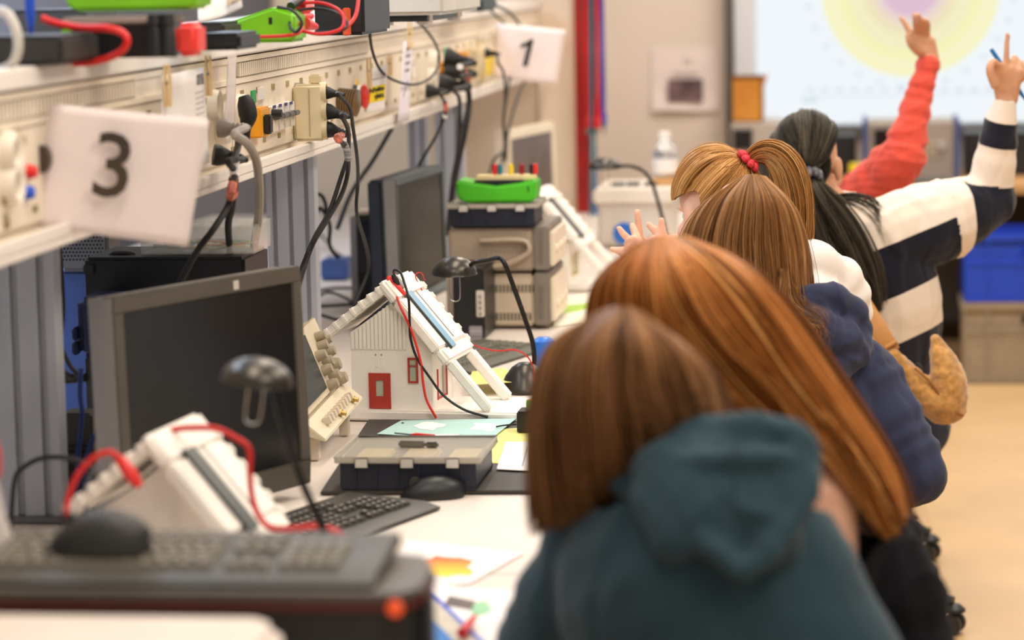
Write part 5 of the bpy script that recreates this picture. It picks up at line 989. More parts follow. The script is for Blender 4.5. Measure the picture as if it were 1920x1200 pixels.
# ================================================================== people
def blob(name, mb, m, parent, vox=.006, it=6, fold=0.0, fk=(18, 18, 9), seed=0, attr=None, label=None, fields=None):
    """one continuous surface grown over overlapping closed forms"""
    me = bpy.data.meshes.new(name); me.from_pydata(mb.v, [], mb.f); o = bpy.data.objects.new(name, me); COL.objects.link(o)
    bm = bmesh.new(); bm.from_mesh(me); bmesh.ops.recalc_face_normals(bm, faces=bm.faces); bm.to_mesh(me); bm.free()
    r = o.modifiers.new('r', 'REMESH'); r.mode = 'VOXEL'; r.voxel_size = vox
    s = o.modifiers.new('s', 'SMOOTH'); s.factor = .5; s.iterations = it
    dg = bpy.context.evaluated_depsgraph_get(); dg.update()
    n = bpy.data.meshes.new_from_object(o.evaluated_get(dg)); bpy.data.objects.remove(o); bpy.data.meshes.remove(me)
    k = len(n.vertices); V = np.empty(k * 3); n.vertices.foreach_get('co', V); V = V.reshape(-1, 3)
    if fold or fields:
        N_ = np.empty(k * 3); n.vertices.foreach_get('normal', N_); N_ = N_.reshape(-1, 3); d = np.zeros(k)
        if fold:
            g = np.random.default_rng(seed + 3)
            for a in range(7):
                kv = g.normal(size=3) * np.array(fk); ph = g.random() * 6.28; wv = g.normal(size=3) * 7
                w_ = np.sin(V @ kv + ph + 1.3 * np.sin(V @ wv + g.random() * 6))
                d += fold * (1 - np.abs(w_)) ** 2 * (.9 if a % 2 else -.7)
        if fields: d += fields(V)
        V = V + N_ * d[:, None]
    if attr is not None:
        for an, fn in attr.items():
            at = n.attributes.new(an, 'FLOAT', 'POINT'); at.data.foreach_set('value', fn(V).astype(np.float32))
    V = V - np.array(wloc(parent)); n.vertices.foreach_set('co', V.ravel()); n.name = name
    n.polygons.foreach_set('use_smooth', [True] * len(n.polygons)); n.materials.clear(); n.materials.append(m)
    ob = link_mesh(name, n, None, parent); return tag(ob, label)
def caps(mb, p0, p1, r0, r1, n=12, k=8, flat=1.0, side=None):
    p0, p1 = np.array(p0, float), np.array(p1, float); t = np.linspace(0, 1, k)[:, None]; r = np.linspace(r0, r1, k)
    return mb.loft(p0 * (1 - t) + p1 * t, r, r * flat, side=side, n=n, round_caps=True)
def limb(mb, pts, rs, n=16, k=40, ring=0.0, rk=24, seed=0, flat=1.0, side=None):
    q = crspline(np.array(pts, float), k); r = np.interp(np.linspace(0, 1, k), np.linspace(0, 1, len(rs)), rs)
    g = np.random.default_rng(seed); s = np.linspace(0, 1, k)
    r = r * (1 + ring * np.sin(s * rk + g.random() * 6 + 2 * np.sin(s * 9)))
    return mb.loft(q, r, r * flat, side=side, n=n, round_caps=True)
def skin(nm, c): 
    m = mat(nm, c, .5, var=.05, vs=30, bump=.08, bs=300); b = m.node_tree.nodes['Principled BSDF']
    b.inputs['Subsurface Weight'].default_value = .12; b.inputs['Subsurface Radius'].default_value = (.012, .005, .003); return m
def cloth(nm, c, sheen=.25, var=.08): return mat(nm, c, .9, var=var, vs=14, bump=.25, bs=420, sheen=sheen, spec=.2)
def axes(f, u=(0, 0, 1)):
    f = unit(f); s = unit(np.cross(f, u)); return s, f, np.cross(s, f)
HEADR = (.073, .093, .098)
def head(mb, c, f, u=(0, 0, 1), k=1.0, ear=0.0):
    s, f, u = axes(f, u); R = np.array([s, f, u]).T; c = np.array(c, float); E = lambda a, b, d: c + (s * a + f * b + u * d) * k
    mb.ell(E(0, -.012, .022), np.array((.073, .092, .09)) * k, R); mb.ell(E(0, .026, -.035), np.array((.057, .062, .074)) * k, R)
    mb.ell(E(0, .062, -.093), np.array((.024, .02, .017)) * k, R); mb.ell(E(0, .066, .012), np.array((.05, .02, .012)) * k, R)
    caps(mb, E(0, .088, -.005), E(0, .108, -.042), .007 * k, .0125 * k); mb.ell(E(0, .088, -.066), np.array((.022, .009, .006)) * k, R); mb.ell(E(0, .086, -.075), np.array((.018, .009, .006)) * k, R)
    for a in (-1, 1):
        mb.ell(E(a * (.073 + ear), -.004, -.014), np.array((.009 + ear * .1, .018, .030)) * k, R); mb.ell(E(a * .04, .062, -.04), np.array((.02, .02, .024)) * k, R)
    return E
def eyes(t, E, R, col):
    for a in (-1, 1):
        e = MB().ell(E(a * .031, .0635, -.006), (.0105,) * 3, None, 12, 8).build('eye', mat('eye_white', (226, 220, 214), .2), t, smooth=True)
        MB().ell(E(a * .031, .0700, -.006), (.0048,) * 3, None, 10, 6).build('iris', mat('iris_' + col, (70, 60, 50) if col == 'brown' else (80, 100, 110), .2), e, smooth=True)
def hand(mb, w, k, tips, thumb, side, r=.0078):
    """palm from wrist w to the knuckle line through k, fingers as joint chains, thumb from the side of the palm"""
    w, k, side = np.array(w, float), np.array(k, float), unit(side); L = np.linalg.norm(k - w)
    nr = unit(np.cross(k - w, side))
    for a in np.linspace(-1, 1, 4):
        caps(mb, w + side * a * .014 + (k - w) * .05, k + side * a * .030, .0145, .0105, flat=1.0)
    caps(mb, w - (k - w) * .15, w + (k - w) * .4, .022, .026, flat=.62, side=side)
    for ch in tips: 
        q = np.array(ch, float); m_ = len(q); limb(mb, q, np.linspace(r * 1.12, r * .82, m_), n=10, k=14)
    limb(mb, np.array(thumb, float), (r * 1.6, r * 1.3, r * .95), n=10, k=14)
def curled(k, side, fwd, up, close=1.0, L=(.043, .026, .022), offs=(-1, -.33, .33, 1)):
    """four fingers bending from the knuckle line"""
    out = []; k = np.array(k, float); side, fwd, up = unit(side), unit(fwd), unit(up)
    for i, a in enumerate(offs):
        l = (.92, 1.03, 1.0, .8)[i]; b = k + side * a * .030; p = [b - fwd * .012]; ang = 0
        for j in range(3):
            ang += (.55, .75, .5)[j] * close; p.append(p[-1] + (fwd * math.cos(ang) + up * math.sin(ang)) * L[j] * l + (fwd * .012 if j == 0 else 0))
        out.append(p)
    return out
def simple_hand(mb, w, fwd, side, down=(0, 0, -1)):
    fwd = unit(fwd); w = np.array(w, float); k = w + fwd * .085; side = unit(np.array(side, float) - fwd * np.dot(side, fwd)); dn = unit(np.array(down, float) - fwd * np.dot(down, fwd))
    hand(mb, w, k, curled(k, side, fwd, dn, .7), [w + fwd * .03 - side * .022, w + fwd * .055 - side * .045 + dn * .01, w + fwd * .085 - side * .05 + dn * .02], side)
def body(t, J, hf, hu, sk, hands=None, vox=.006, eye='brown', ear=0.0):
    """skin figure: head, neck, trunk, arms with hands, legs with feet"""
    mb = MB(); E = head(mb, J['hc'], hf, hu, 1.0, ear); s, f, u = axes(hf, hu); A = np.array
    caps(mb, A(J['hc']) - u * .05 * 1 - f * .02, A(J['neck']), .050, .056)
    sv = unit(A(J['sR']) - A(J['sL'])); ft = np.cross((0, 0, 1.), sv) * 1.0
    up_ = A(J['neck']) * .3 + (A(J['sR']) + A(J['sL'])) * .35
    mb.loft(crspline([J['pel'], (A(J['pel']) + A(J['chest'])) / 2, J['chest'], up_, J['neck']], 16), np.interp(np.linspace(0, 1, 16), (0, .25, .5, .75, 1), (.15, .125, .145, .12, .05)), np.interp(np.linspace(0, 1, 16), (0, .25, .5, .75, 1), (.1, .09, .1, .075, .045)), side=sv, n=20, round_caps=True)
    for a in 'LR':
        limb(mb, [up_ * .35 + A(J['s' + a]) * .65, J['s' + a]], (.05, .048)); limb(mb, [J['s' + a], J['e' + a]], (.047, .036), k=12); limb(mb, [J['e' + a], J['w' + a]], (.037, .024), k=12)
    fw = unit(J.get('legs', ft)); fw = unit(A((fw[0], fw[1], 0.)))
    sd = unit(np.cross(fw, (0, 0, 1.)))
    for a in (-1, 1):
        hp = A(J['pel']) + sd * a * .08 - A((0, 0, .02)); kn = hp + fw * J.get('thigh', .38) + sd * a * .03 + A((0, 0, .02)); an = kn + fw * .02 + A((0, 0, -kn[2] + .09)); to = an + fw * .14 - A((0, 0, .055))
        limb(mb, [hp, kn], (.082, .056), k=12); limb(mb, [kn, (kn + an) / 2 - fw * .01, an], (.055, .052, .036), k=12); limb(mb, [an - fw * .03 - A((0, 0, .05)), to], (.036, .030), k=8)
        J[('k' if a > 0 else 'q')] = (hp, kn, an, to)
    for a in 'LR':
        if hands and a in hands: hand(mb, *hands[a])
        else:
            w = A(J['w' + a]); simple_hand(mb, w, unit(w - A(J['e' + a])) * .6 + fw * .4, sd * (1 if a == 'L' else -1) )
    o = blob('body', mb, sk, t, vox, 4)
    eyes(t, E, None, eye); return E
def trousers(t, J, m, vox=.008):
    mb = MB()
    for q in ('k', 'q'):
        hp, kn, an, to = J[q]; limb(mb, [hp, kn, kn], (.097, .07, .07), k=14); limb(mb, [kn, an], (.07, .056), k=12)
    mb.ell(np.array(J['pel']) - [0, 0, .01], (.175, .15, .11)); blob('trousers', mb, m, t, vox, 5, .002)
    for q in ('k', 'q'):
        hp, kn, an, to = J[q]; d = unit((to - an) * [1, 1, 0]); b = an * [1, 1, 0]
        MB(frame(b + [0, 0, .004], d)).prism([(-.08, -.035), (.10, -.042), (.17, -.03), (.19, 0), (.17, .03), (.10, .042), (-.08, .035)], 0, .03).build('shoe_sole', WHITE, t, bevel=.006)
        m2 = MB(); caps(m2, b - d * .03 + [0, 0, .06], b + d * .13 + [0, 0, .05], .042, .036); caps(m2, b - d * .025 + [0, 0, .1], b - d * .025 + [0, 0, .04], .046, .044); blob('shoe', m2, mat('shoe_dark', (52, 50, 52), .6), t, .006, 3)
# ------------------------------------------------------------------ hair
def hairmat(nm, dark, mid, light, rough=.38):
    m = bpy.data.materials.new(nm); m.use_nodes = True; nt = m.node_tree; b = nt.nodes['Principled BSDF']
    at = nt.nodes.new('ShaderNodeAttribute'); at.attribute_name = 'tone'; ra = nt.nodes.new('ShaderNodeValToRGB'); nt.links.new(at.outputs['Fac'], ra.inputs[0]); nt.links.new(ra.outputs[0], b.inputs['Base Color'])
    ra.color_ramp.elements[0].color = lin(dark); ra.color_ramp.elements[1].color = lin(light); e_ = ra.color_ramp.elements.new(.5); e_.color = lin(mid)
    b.inputs['Roughness'].default_value = rough; b.inputs['Specular IOR Level'].default_value = .45; b.inputs['Specular Tint'].default_value = lin(light); return m
def guides_px(G): return [[P(px, py, y=y) for px, py, y in g] for g in G]
def hair(name, t, guides, m, n=2200, w_=.0009, K=18, closed=True, clumps=90, puff=.008, wave=.004, shell=True, seed=1, short=.14, inset=.006, curl=0.0, label=None, stray=.03, ctone=.20):
    g = np.random.default_rng(seed)
    G = np.array([crspline(q, K) for q in guides])                       # guides x K x 3
    U = len(G); cyc = np.vstack([G, G[:1]]) if closed else G
    if closed:
        ext = np.vstack([G[-1:], G, G[:2]])
        def S(u):
            i = np.floor(u).astype(int) % U; fr = (u - np.floor(u))[:, None, None]; a, b, c, d = ext[i], ext[i + 1], ext[i + 2], ext[(i + 3) if False else np.minimum(i + 3, U + 2)]
            return .5 * (2 * b + (c - a) * fr + (2 * a - 5 * b + 4 * c - d) * fr ** 2 + (3 * b - a - 3 * c + d) * fr ** 3)
        span = U
    else:
        def S(u): return crspline_at(G, u)
        span = U - 1
    axis = G.mean(axis=0)                                                # K x 3 centre line
    us = np.linspace(0, span, 64 if closed else 40, endpoint=not closed); sh = S(us)
    mb = MB(); tone = []
    if shell:
        inn = sh - unitrows(sh - axis) * inset
        a, b = inn.shape[:2]; v = inn.reshape(-1, 3); f = [((i) * b + j, ((i + 1) % a) * b + j, ((i + 1) % a) * b + j + 1, i * b + j + 1) for i in range(a if closed else a - 1) for j in range(b - 1)]
        mb.add(v, f); tone += list(np.clip(.30 + .12 * g.normal(size=len(v)), 0, 1))
    # strands gathered in locks
    cu = np.sort(g.random(clumps) * span); ci = g.integers(0, clumps, n); spread = span / clumps * 1.1
    u = (cu[ci] + g.normal(size=n) * spread) % span if closed else np.clip(cu[ci] + g.normal(size=n) * spread, 0, span)
    C = S(u); out = unitrows(C - axis); tt = np.linspace(0, 1, K)[None, :, None]
    coff = g.normal(size=clumps)[ci][:, None, None] * puff * .5; off = (g.random(n)[:, None, None] - .35) * puff + coff
    ph = g.random(clumps)[ci][:, None, None] * 6.28; kk = (2 + 3 * g.random(clumps))[ci][:, None, None]
    side = unitrows(np.cross(np.gradient(C, axis=1), out))
    C = C + out * off * (.25 + .75 * np.sin(np.clip(tt * 1.4, 0, 1) * 1.57)) + side * wave * np.sin(tt * kk * 3 + ph) * tt + side * (g.normal(size=(n, 1, 1)) * puff * .5 * tt)
    if curl: C = C + (out * np.cos(tt * 16 + ph) + side * np.sin(tt * 16 + ph)) * curl * tt ** 2
    st = g.random(n) < stray
    C[st] = C[st] + (out[st] * (.5 + g.random((st.sum(), 1, 1))) + side[st] * g.normal(size=(st.sum(), 1, 1))) * .009 * tt
    # staggered ends
    le = 1 - g.random(n) ** 2 * short; idx = np.linspace(0, 1, K)[None, :] * le[:, None] * (K - 1); i0 = np.minimum(idx.astype(int), K - 2); fr = (idx - i0)[..., None]
    C = np.take_along_axis(C, i0[..., None].repeat(3, 2), 1) * (1 - fr) + np.take_along_axis(C, (i0 + 1)[..., None].repeat(3, 2), 1) * fr
    tg = unitrows(np.gradient(C, axis=1)); A = unitrows(np.cross(tg, out)); B = np.cross(tg, A)
    rad = w_ * np.interp(np.linspace(0, 1, K), (0, .15, .8, 1), (.7, 1, .9, .25))[None, :, None] * (.7 + .6 * g.random((n, 1, 1)))
    ring = np.stack([C + (A * math.cos(a) + B * math.sin(a)) * rad for a in (0, 2.094, 4.189)], 2)   # n,K,3,3
    base = len(mb.v); V = ring.reshape(-1, 3)
    ii = (np.arange(n)[:, None, None] * K * 3 + np.arange(K - 1)[None, :, None] * 3 + np.arange(3)[None, None, :]); nx = np.array((1, 2, 0))
    jj = (np.arange(n)[:, None, None] * K * 3 + np.arange(K - 1)[None, :, None] * 3 + nx[None, None, :])
    F = np.stack([ii, jj, jj + 3, ii + 3], -1).reshape(-1, 4) + base
    ct = g.normal(size=clumps)[ci] * ctone + g.normal(size=n) * .15 + .52; tone = np.concatenate([np.array(tone), np.repeat(np.clip(ct, 0, 1), K * 3)])
    allV = np.vstack([np.array(mb.v).reshape(-1, 3), V]) - np.array(wloc(t)); F0 = np.array(mb.f, int).reshape(-1, 4); FF = np.vstack([F0, F])
    me = bpy.data.meshes.new(name); me.vertices.add(len(allV)); me.vertices.foreach_set('co', allV.ravel()); me.loops.add(len(FF) * 4); me.loops.foreach_set('vertex_index', FF.ravel().astype(np.int32)); me.polygons.add(len(FF)); me.polygons.foreach_set('loop_start', np.arange(0, len(FF) * 4, 4, dtype=np.int32)); me.update(calc_edges=True)
    me.polygons.foreach_set('use_smooth', [True] * len(FF)); at = me.attributes.new('tone', 'FLOAT', 'POINT'); at.data.foreach_set('value', tone.astype(np.float32))
    o = link_mesh(name, me, m, t); return tag(o, label, kind='stuff' if False else None)
def unitrows(a): return a / (np.linalg.norm(a, axis=-1, keepdims=True) + 1e-9)
def crspline_at(G, u):
    q = np.concatenate([2 * G[:1] - G[1:2], G, 2 * G[-1:] - G[-2:-1]]); i = np.minimum(u.astype(int), len(G) - 2); f = (u - i)[:, None, None]
    a, b, c, d = q[i], q[i + 1], q[i + 2], q[i + 3]; return .5 * (2 * b + (c - a) * f + (2 * a - 5 * b + 4 * c - d) * f ** 2 + (3 * b - a - 3 * c + d) * f ** 3)
def pulled(c, f, u, tie, rad=HEADR, grow=.012, n=22, face=.42, low=-.62):
    """guides from the hairline round the skull to the tie direction (head coordinates s,f,u)"""
    s, f, u = axes(f, u); c = np.array(c, float); R = np.array([s, f, u]).T; d = unit(tie); e1 = unit(np.cross(d, (.3, .1, 1.) if abs(d[2]) < .9 else (1., 0, 0))); e2 = np.cross(d, e1); out = []
    for ph in np.linspace(0, 2 * math.pi, n, endpoint=False):
        dirs = []
        for th in np.linspace(.04, 2.9, 60):
            q = d * math.cos(th) + (e1 * math.cos(ph) + e2 * math.sin(ph)) * math.sin(th)
            if (q[1] > face and q[2] < .62) or q[2] < low or (abs(q[0]) > .70 and q[2] < .12 and q[1] > -.42): break
            dirs.append(q)
        if len(dirs) < 4: dirs = [d, unit(d + (e1 * math.cos(ph) + e2 * math.sin(ph)) * .05), unit(d + (e1 * math.cos(ph) + e2 * math.sin(ph)) * .1), unit(d + (e1 * math.cos(ph) + e2 * math.sin(ph)) * .15)]
        pts = [c + R @ (q * (np.array(rad) + grow) + np.array((0, -.006, .012))) for q in dirs[::-1]]
        out.append(pts)
    return out
def tail_guides(path, rad, n=9, flat=.7):
    q = crspline(np.array(path, float), 14); r = np.interp(np.linspace(0, 1, 14), np.linspace(0, 1, len(rad)), rad); t = unitrows(np.gradient(q, axis=0)); A = unitrows(np.cross(t, np.array((0, 1., 0)))); B = np.cross(t, A)
    return [q + (A * math.cos(a) + B * math.sin(a) * flat) * r[:, None] for a in np.linspace(0, 2 * math.pi, n, endpoint=False)]
def scrunchie(t, c, axis, r, rt, m, n=12, name='hair_tie'):
    z = unit(axis); h = np.array((0, 1., 0)) if abs(z[1]) < .8 else np.array((1., 0, 0)); x = unit(np.cross(h, z)); y = np.cross(z, x); p = []
    for a in np.linspace(0, 2 * math.pi, 65): p.append(np.array(c) + (x * math.cos(a) + y * math.sin(a)) * (r + .12 * rt * math.sin(a * n)))
    rr = [rt * (1 + .22 * math.sin(a * n * 1.0)) for a in np.linspace(0, 2 * math.pi, 65)]
    MB().loft(p, rr, np.array(rr) * 1.5, n=10, cap=False).build(name, m, t, smooth=True)
def hood_roll(mb, pts, rs): return limb(mb, pts, rs, n=16, k=40, ring=.06, rk=30)
def torso_cloth(mb, J, grow=.03, ra=(.165, .16, .175, .15, .075), rb=(.125, .12, .125, .10, .07)):
    A = np.array; sv = unit(A(J['sR']) - A(J['sL'])); up_ = A(J['neck']) * .3 + (A(J['sR']) + A(J['sL'])) * .35
    q = crspline([J['pel'], (A(J['pel']) + A(J['chest'])) / 2, J['chest'], up_, J['neck']], 18); s = np.linspace(0, 1, 18)
    mb.loft(q, np.interp(s, (0, .25, .5, .75, 1), ra), np.interp(s, (0, .25, .5, .75, 1), rb), side=sv, n=24, round_caps=True); return up_
def sleeves(mb, J, rs=(.075, .072, .062, .055, .040), arms='LR', ring=.05, stop=.0, rk=26):
    A = np.array; up_ = A(J['neck']) * .35 + (A(J['sR']) + A(J['sL'])) * .325
    for i, a in enumerate(arms):
        limb(mb, [up_ * .5 + A(J['s' + a]) * .5, J['s' + a]], (rs[0], rs[0]), k=10)
        w = A(J['w' + a]) + (A(J['e' + a]) - A(J['w' + a])) * stop
        limb(mb, [J['s' + a], J['e' + a]], (rs[0], rs[1], rs[2]), k=26, ring=ring, seed=i, rk=rk); limb(mb, [J['e' + a], w], (rs[2], rs[3], rs[4]), k=26, ring=ring, seed=i + 5, rk=rk)
SK1, SK2, SK3 = skin('skin_pale', (238, 190, 160)), skin('skin_rosy', (240, 186, 156)), skin('skin_tan', (212, 158, 122))
JEANS = cloth('dark_trousers', (48, 52, 66), .1)
PY = lambda px, py, y: tuple(P(px, py, y=y))
# ---- student in the teal hoodie (nearest)
J = dict(hc=PY(1182, 772, 3.46), neck=PY(1298, 880, 3.41), chest=PY(1305, 1085, 3.39), pel=(.03, 3.30, .50), sL=PY(1135, 1035, 3.46), sR=PY(1462, 1070, 3.37), eL=PY(1010, 1270, 3.50), eR=PY(1552, 1300, 3.40), wL=(-.24, 3.80, .79), wR=(-.12, 3.78, .79), legs=(-.8, .6, 0))
t = empty('person', (J['pel'][0], J['pel'][1], 0), 'student with brown hair in a teal hoodie bending over the bench, nearest of all', 'person', 'students at the bench')
body(t, J, (-.55, .75, -.42), (0, 0, 1), SK1); trousers(t, J, JEANS)
TEALC = cloth('teal_sweatshirt', (44, 67, 77), .12)
mb = MB(); torso_cloth(mb, J, ra=(.18, .185, .19, .155, .08), rb=(.13, .13, .14, .11, .075)); sleeves(mb, J, (.076, .078, .07, .062, .045), stop=.05, ring=.04); blob('hoodie', mb, TEALC, t, .007, 9, .0028, (14, 14, 7), 1)
mb = MB()
mb.loft(crspline([P(1356, 852, y=3.325), P(1345, 890, y=3.30), P(1366, 955, y=3.275), P(1398, 1025, y=3.262), P(1394, 1070, y=3.265)], 18), np.interp(np.linspace(0, 1, 18), (0, .3, .6, .85, 1), (.088, .108, .094, .056, .012)), np.interp(np.linspace(0, 1, 18), (0, .3, .6, .85, 1), (.034, .038, .034, .026, .012)), side=(1, -.25, 0), n=24, round_caps=True)
hood_roll(mb, [P(1080, 945, y=3.50), P(1135, 895, y=3.44), P(1200, 848, y=3.39), P(1300, 820, y=3.35), P(1400, 812, y=3.325), P(1475, 812, y=3.315), P(1504, 838, y=3.31), P(1508, 920, y=3.31)], (.020, .026, .028, .026, .024, .023, .026, .022))
hood_roll(mb, [P(1150, 894, y=3.385), P(1252, 965, y=3.29), P(1335, 1028, y=3.235), P(1393, 1066, y=3.22), P(1450, 1020, y=3.232), P(1502, 945, y=3.265), P(1506, 865, y=3.30)], (.014, .016, .016, .014, .016, .018, .020))
hood_roll(mb, [P(1200, 880, y=3.345), P(1300, 868, y=3.285), P(1400, 858, y=3.265), P(1485, 866, y=3.28)], (.012, .015, .015, .012)); hood_roll(mb, [P(1330, 930, y=3.265), P(1400, 955, y=3.245), P(1462, 972, y=3.245)], (.008, .012, .008))
blob('hood', mb, TEALC, t, .006, 5, .0036, (16, 10, 16), 5)
MB().loft(crspline([P(1380, 815, y=3.262), P(1378, 850, y=3.235), P(1376, 905, y=3.222), P(1378, 985, y=3.212)], 20), .0016, n=6).build('seam', mat('seam_teal', (30, 50, 60), .9), t, smooth=True)
HB = hairmat('brown_hair', (36, 22, 12), (94, 62, 38), (168, 122, 82))
G = [[(1130, 600, 3.55), (1060, 680, 3.58), (1040, 780, 3.58), (1036, 880, 3.57), (1045, 990, 3.56)], [(1128, 588, 3.50), (1040, 650, 3.52), (1014, 750, 3.52), (1010, 870, 3.50), (1018, 1000, 3.48)], [(1138, 580, 3.44), (1060, 645, 3.42), (1034, 750, 3.40), (1030, 870, 3.39), (1048, 990, 3.40)], [(1150, 577, 3.40), (1095, 650, 3.36), (1075, 750, 3.345), (1080, 870, 3.36), (1100, 970, 3.38)], [(1160, 576, 3.38), (1140, 650, 3.335), (1132, 750, 3.325), (1145, 850, 3.345), (1165, 930, 3.38)], [(1178, 576, 3.38), (1205, 650, 3.33), (1215, 740, 3.325), (1230, 820, 3.345), (1250, 880, 3.38)], [(1192, 580, 3.40), (1262, 655, 3.355), (1292, 735, 3.35), (1305, 800, 3.365), (1310, 850, 3.39)], [(1200, 586, 3.44), (1300, 670, 3.42), (1332, 745, 3.42), (1345, 810, 3.42), (1345, 860, 3.42)], [(1190, 592, 3.5), (1290, 680, 3.52), (1320, 760, 3.52), (1330, 830, 3.5), (1330, 870, 3.48)], [(1160, 600, 3.55), (1180, 680, 3.60), (1180, 780, 3.6), (1180, 850, 3.58), (1180, 900, 3.55)]]
hair('hair', t, guides_px(G), HB, 2600, .0011, clumps=64, puff=.014, ctone=.26, seed=3)
# ---- student with long auburn hair
J = dict(hc=PY(1262, 622, 3.98), neck=PY(1420, 760, 4.0), chest=PY(1560, 1010, 4.04), pel=(.01, 4.08, .50), sL=PY(1548, 925, 3.88), sR=PY(1440, 860, 4.20), eL=PY(1560, 1120, 3.86), eR=(-.35, 4.28, .86), wL=(-.24, 4.12, .80), wR=(-.40, 4.3, .80), legs=(-1, .1, 0))
t = empty('person', (J['pel'][0], J['pel'][1], 0), 'student with long auburn hair and bare shoulder in black, leaning over the bench', 'person', 'students at the bench')
body(t, J, (-.85, .15, -.55), (0, 0, 1), SK2); trousers(t, J, cloth('black_trousers', (34, 34, 38), .1))
mb = MB(); A = np.array; ch, pe = A(J['chest']), A(J['pel'])
mb.loft(crspline([pe, (pe + ch) / 2, ch, ch + (A(J['neck']) - ch) * .35], 14), (.165, .15, .145, .15, .155, .16, .16, .16, .16, .155, .15, .14, .13, .115), (.12, .11, .105, .105, .11, .112, .112, .112, .112, .11, .105, .1, .095, .09), side=(0, 1, 0), n=22, round_caps=True)
blob('tank_top', mb, cloth('charcoal_top', (44, 41, 41), .1), t, .006, 6, .002, (16, 16, 8), 4)
mb = MB(); limb(mb, [P(1612, 985, y=3.92), P(1600, 900, y=3.93), P(1570, 830, y=3.95), P(1520, 800, y=4.0)], (.012, .011, .011, .011), flat=.5); blob('shoulder_strap', mb, mat('strap_grey', (150, 140, 132), .8), t, .004, 2)
HA = hairmat('auburn_hair', (70, 32, 12), (176, 106, 50), (240, 176, 104))
G = [[(1200, 455, 4.0), (1130, 520, 4.0), (1112, 600, 4.0), (1120, 700, 4.0), (1150, 800, 4.0)], [(1215, 447, 3.95), (1160, 505, 3.88), (1150, 600, 3.85), (1170, 720, 3.85), (1230, 840, 3.87)], [(1230, 443, 3.92), (1220, 515, 3.83), (1240, 610, 3.81), (1310, 710, 3.83), (1420, 800, 3.86), (1500, 850, 3.87)], [(1245, 441, 3.92), (1280, 508, 3.82), (1340, 605, 3.80), (1440, 720, 3.82), (1560, 850, 3.84), (1650, 985, 3.85)], [(1260, 441, 3.93), (1330, 498, 3.84), (1405, 595, 3.82), (1500, 730, 3.83), (1605, 872, 3.84), (1672, 1015, 3.85)], [(1275, 442, 3.96), (1362, 495, 3.90), (1440, 590, 3.88), (1532, 725, 3.88), (1630, 872, 3.88), (1682, 1005, 3.88)], [(1282, 444, 4.0), (1380, 492, 3.98), (1462, 580, 3.97), (1552, 715, 3.96), (1650, 865, 3.95), (1690, 990, 3.93)], [(1270, 446, 4.05), (1350, 500, 4.08), (1430, 600, 4.06), (1525, 740, 4.04), (1632, 885, 4.01), (1680, 990, 3.98)], [(1240, 450, 4.08), (1270, 520, 4.12), (1330, 620, 4.1), (1430, 750, 4.08), (1560, 880, 4.03), (1640, 990, 3.98)], [(1215, 452, 4.05), (1180, 520, 4.08), (1170, 620, 4.08), (1200, 740, 4.06), (1260, 860, 4.04)]]
hair('hair', t, guides_px(G), HA, 3000, .0011, clumps=64, puff=.014, ctone=.28, seed=5, wave=.006, K=20)
# ---- student in the navy hoodie
J = dict(hc=PY(1398, 452, 5.37), neck=PY(1450, 575, 5.38), chest=PY(1500, 800, 5.36), pel=(-.10, 5.32, .50), sL=PY(1345, 700, 5.28), sR=PY(1610, 715, 5.42), eL=(-.40, 5.42, .84), eR=PY(1722, 893, 5.36), wL=(-.36, 5.64, .80), wR=PY(1560, 930, 5.58), legs=(-.8, .6, 0))
t = empty('person', (J['pel'][0], J['pel'][1], 0), 'student with straight light brown hair in a navy blue hoodie', 'person', 'students at the bench')
body(t, J, (-.55, .75, -.35), (0, 0, 1), SK1); trousers(t, J, JEANS)
NAVYC = cloth('navy_sweatshirt', (52, 57, 82), .12)
mb = MB(); torso_cloth(mb, J); sleeves(mb, J, (.082, .074, .058, .054, .042), stop=.05, ring=.06)
blob('hoodie', mb, NAVYC, t, .006, 7, .0034, (20, 20, 9), 2)
mb = MB(); hood_roll(mb, [P(1440, 640, y=5.26), P(1475, 590, y=5.25), P(1520, 562, y=5.27), P(1560, 565, y=5.30), P(1598, 600, y=5.33), P(1612, 645, y=5.34)], (.022, .027, .03, .034, .036, .03))
hood_roll(mb, [P(1608, 640, y=5.32), P(1575, 680, y=5.27), P(1530, 700, y=5.24), P(1480, 700, y=5.23), P(1440, 670, y=5.24)], (.033, .032, .032, .03, .024)); hood_roll(mb, [P(1475, 620, y=5.25), P(1530, 620, y=5.25), P(1580, 640, y=5.28)], (.04, .045, .038))
hood_roll(mb, [P(1570, 700, y=5.30), P(1520, 745, y=5.25), P(1470, 740, y=5.24)], (.022, .026, .022))
blob('hood', mb, NAVYC, t, .005, 4, .005, (26, 16, 22), 8)
HC = hairmat('light_brown_hair', (58, 34, 16), (140, 94, 54), (206, 158, 104))
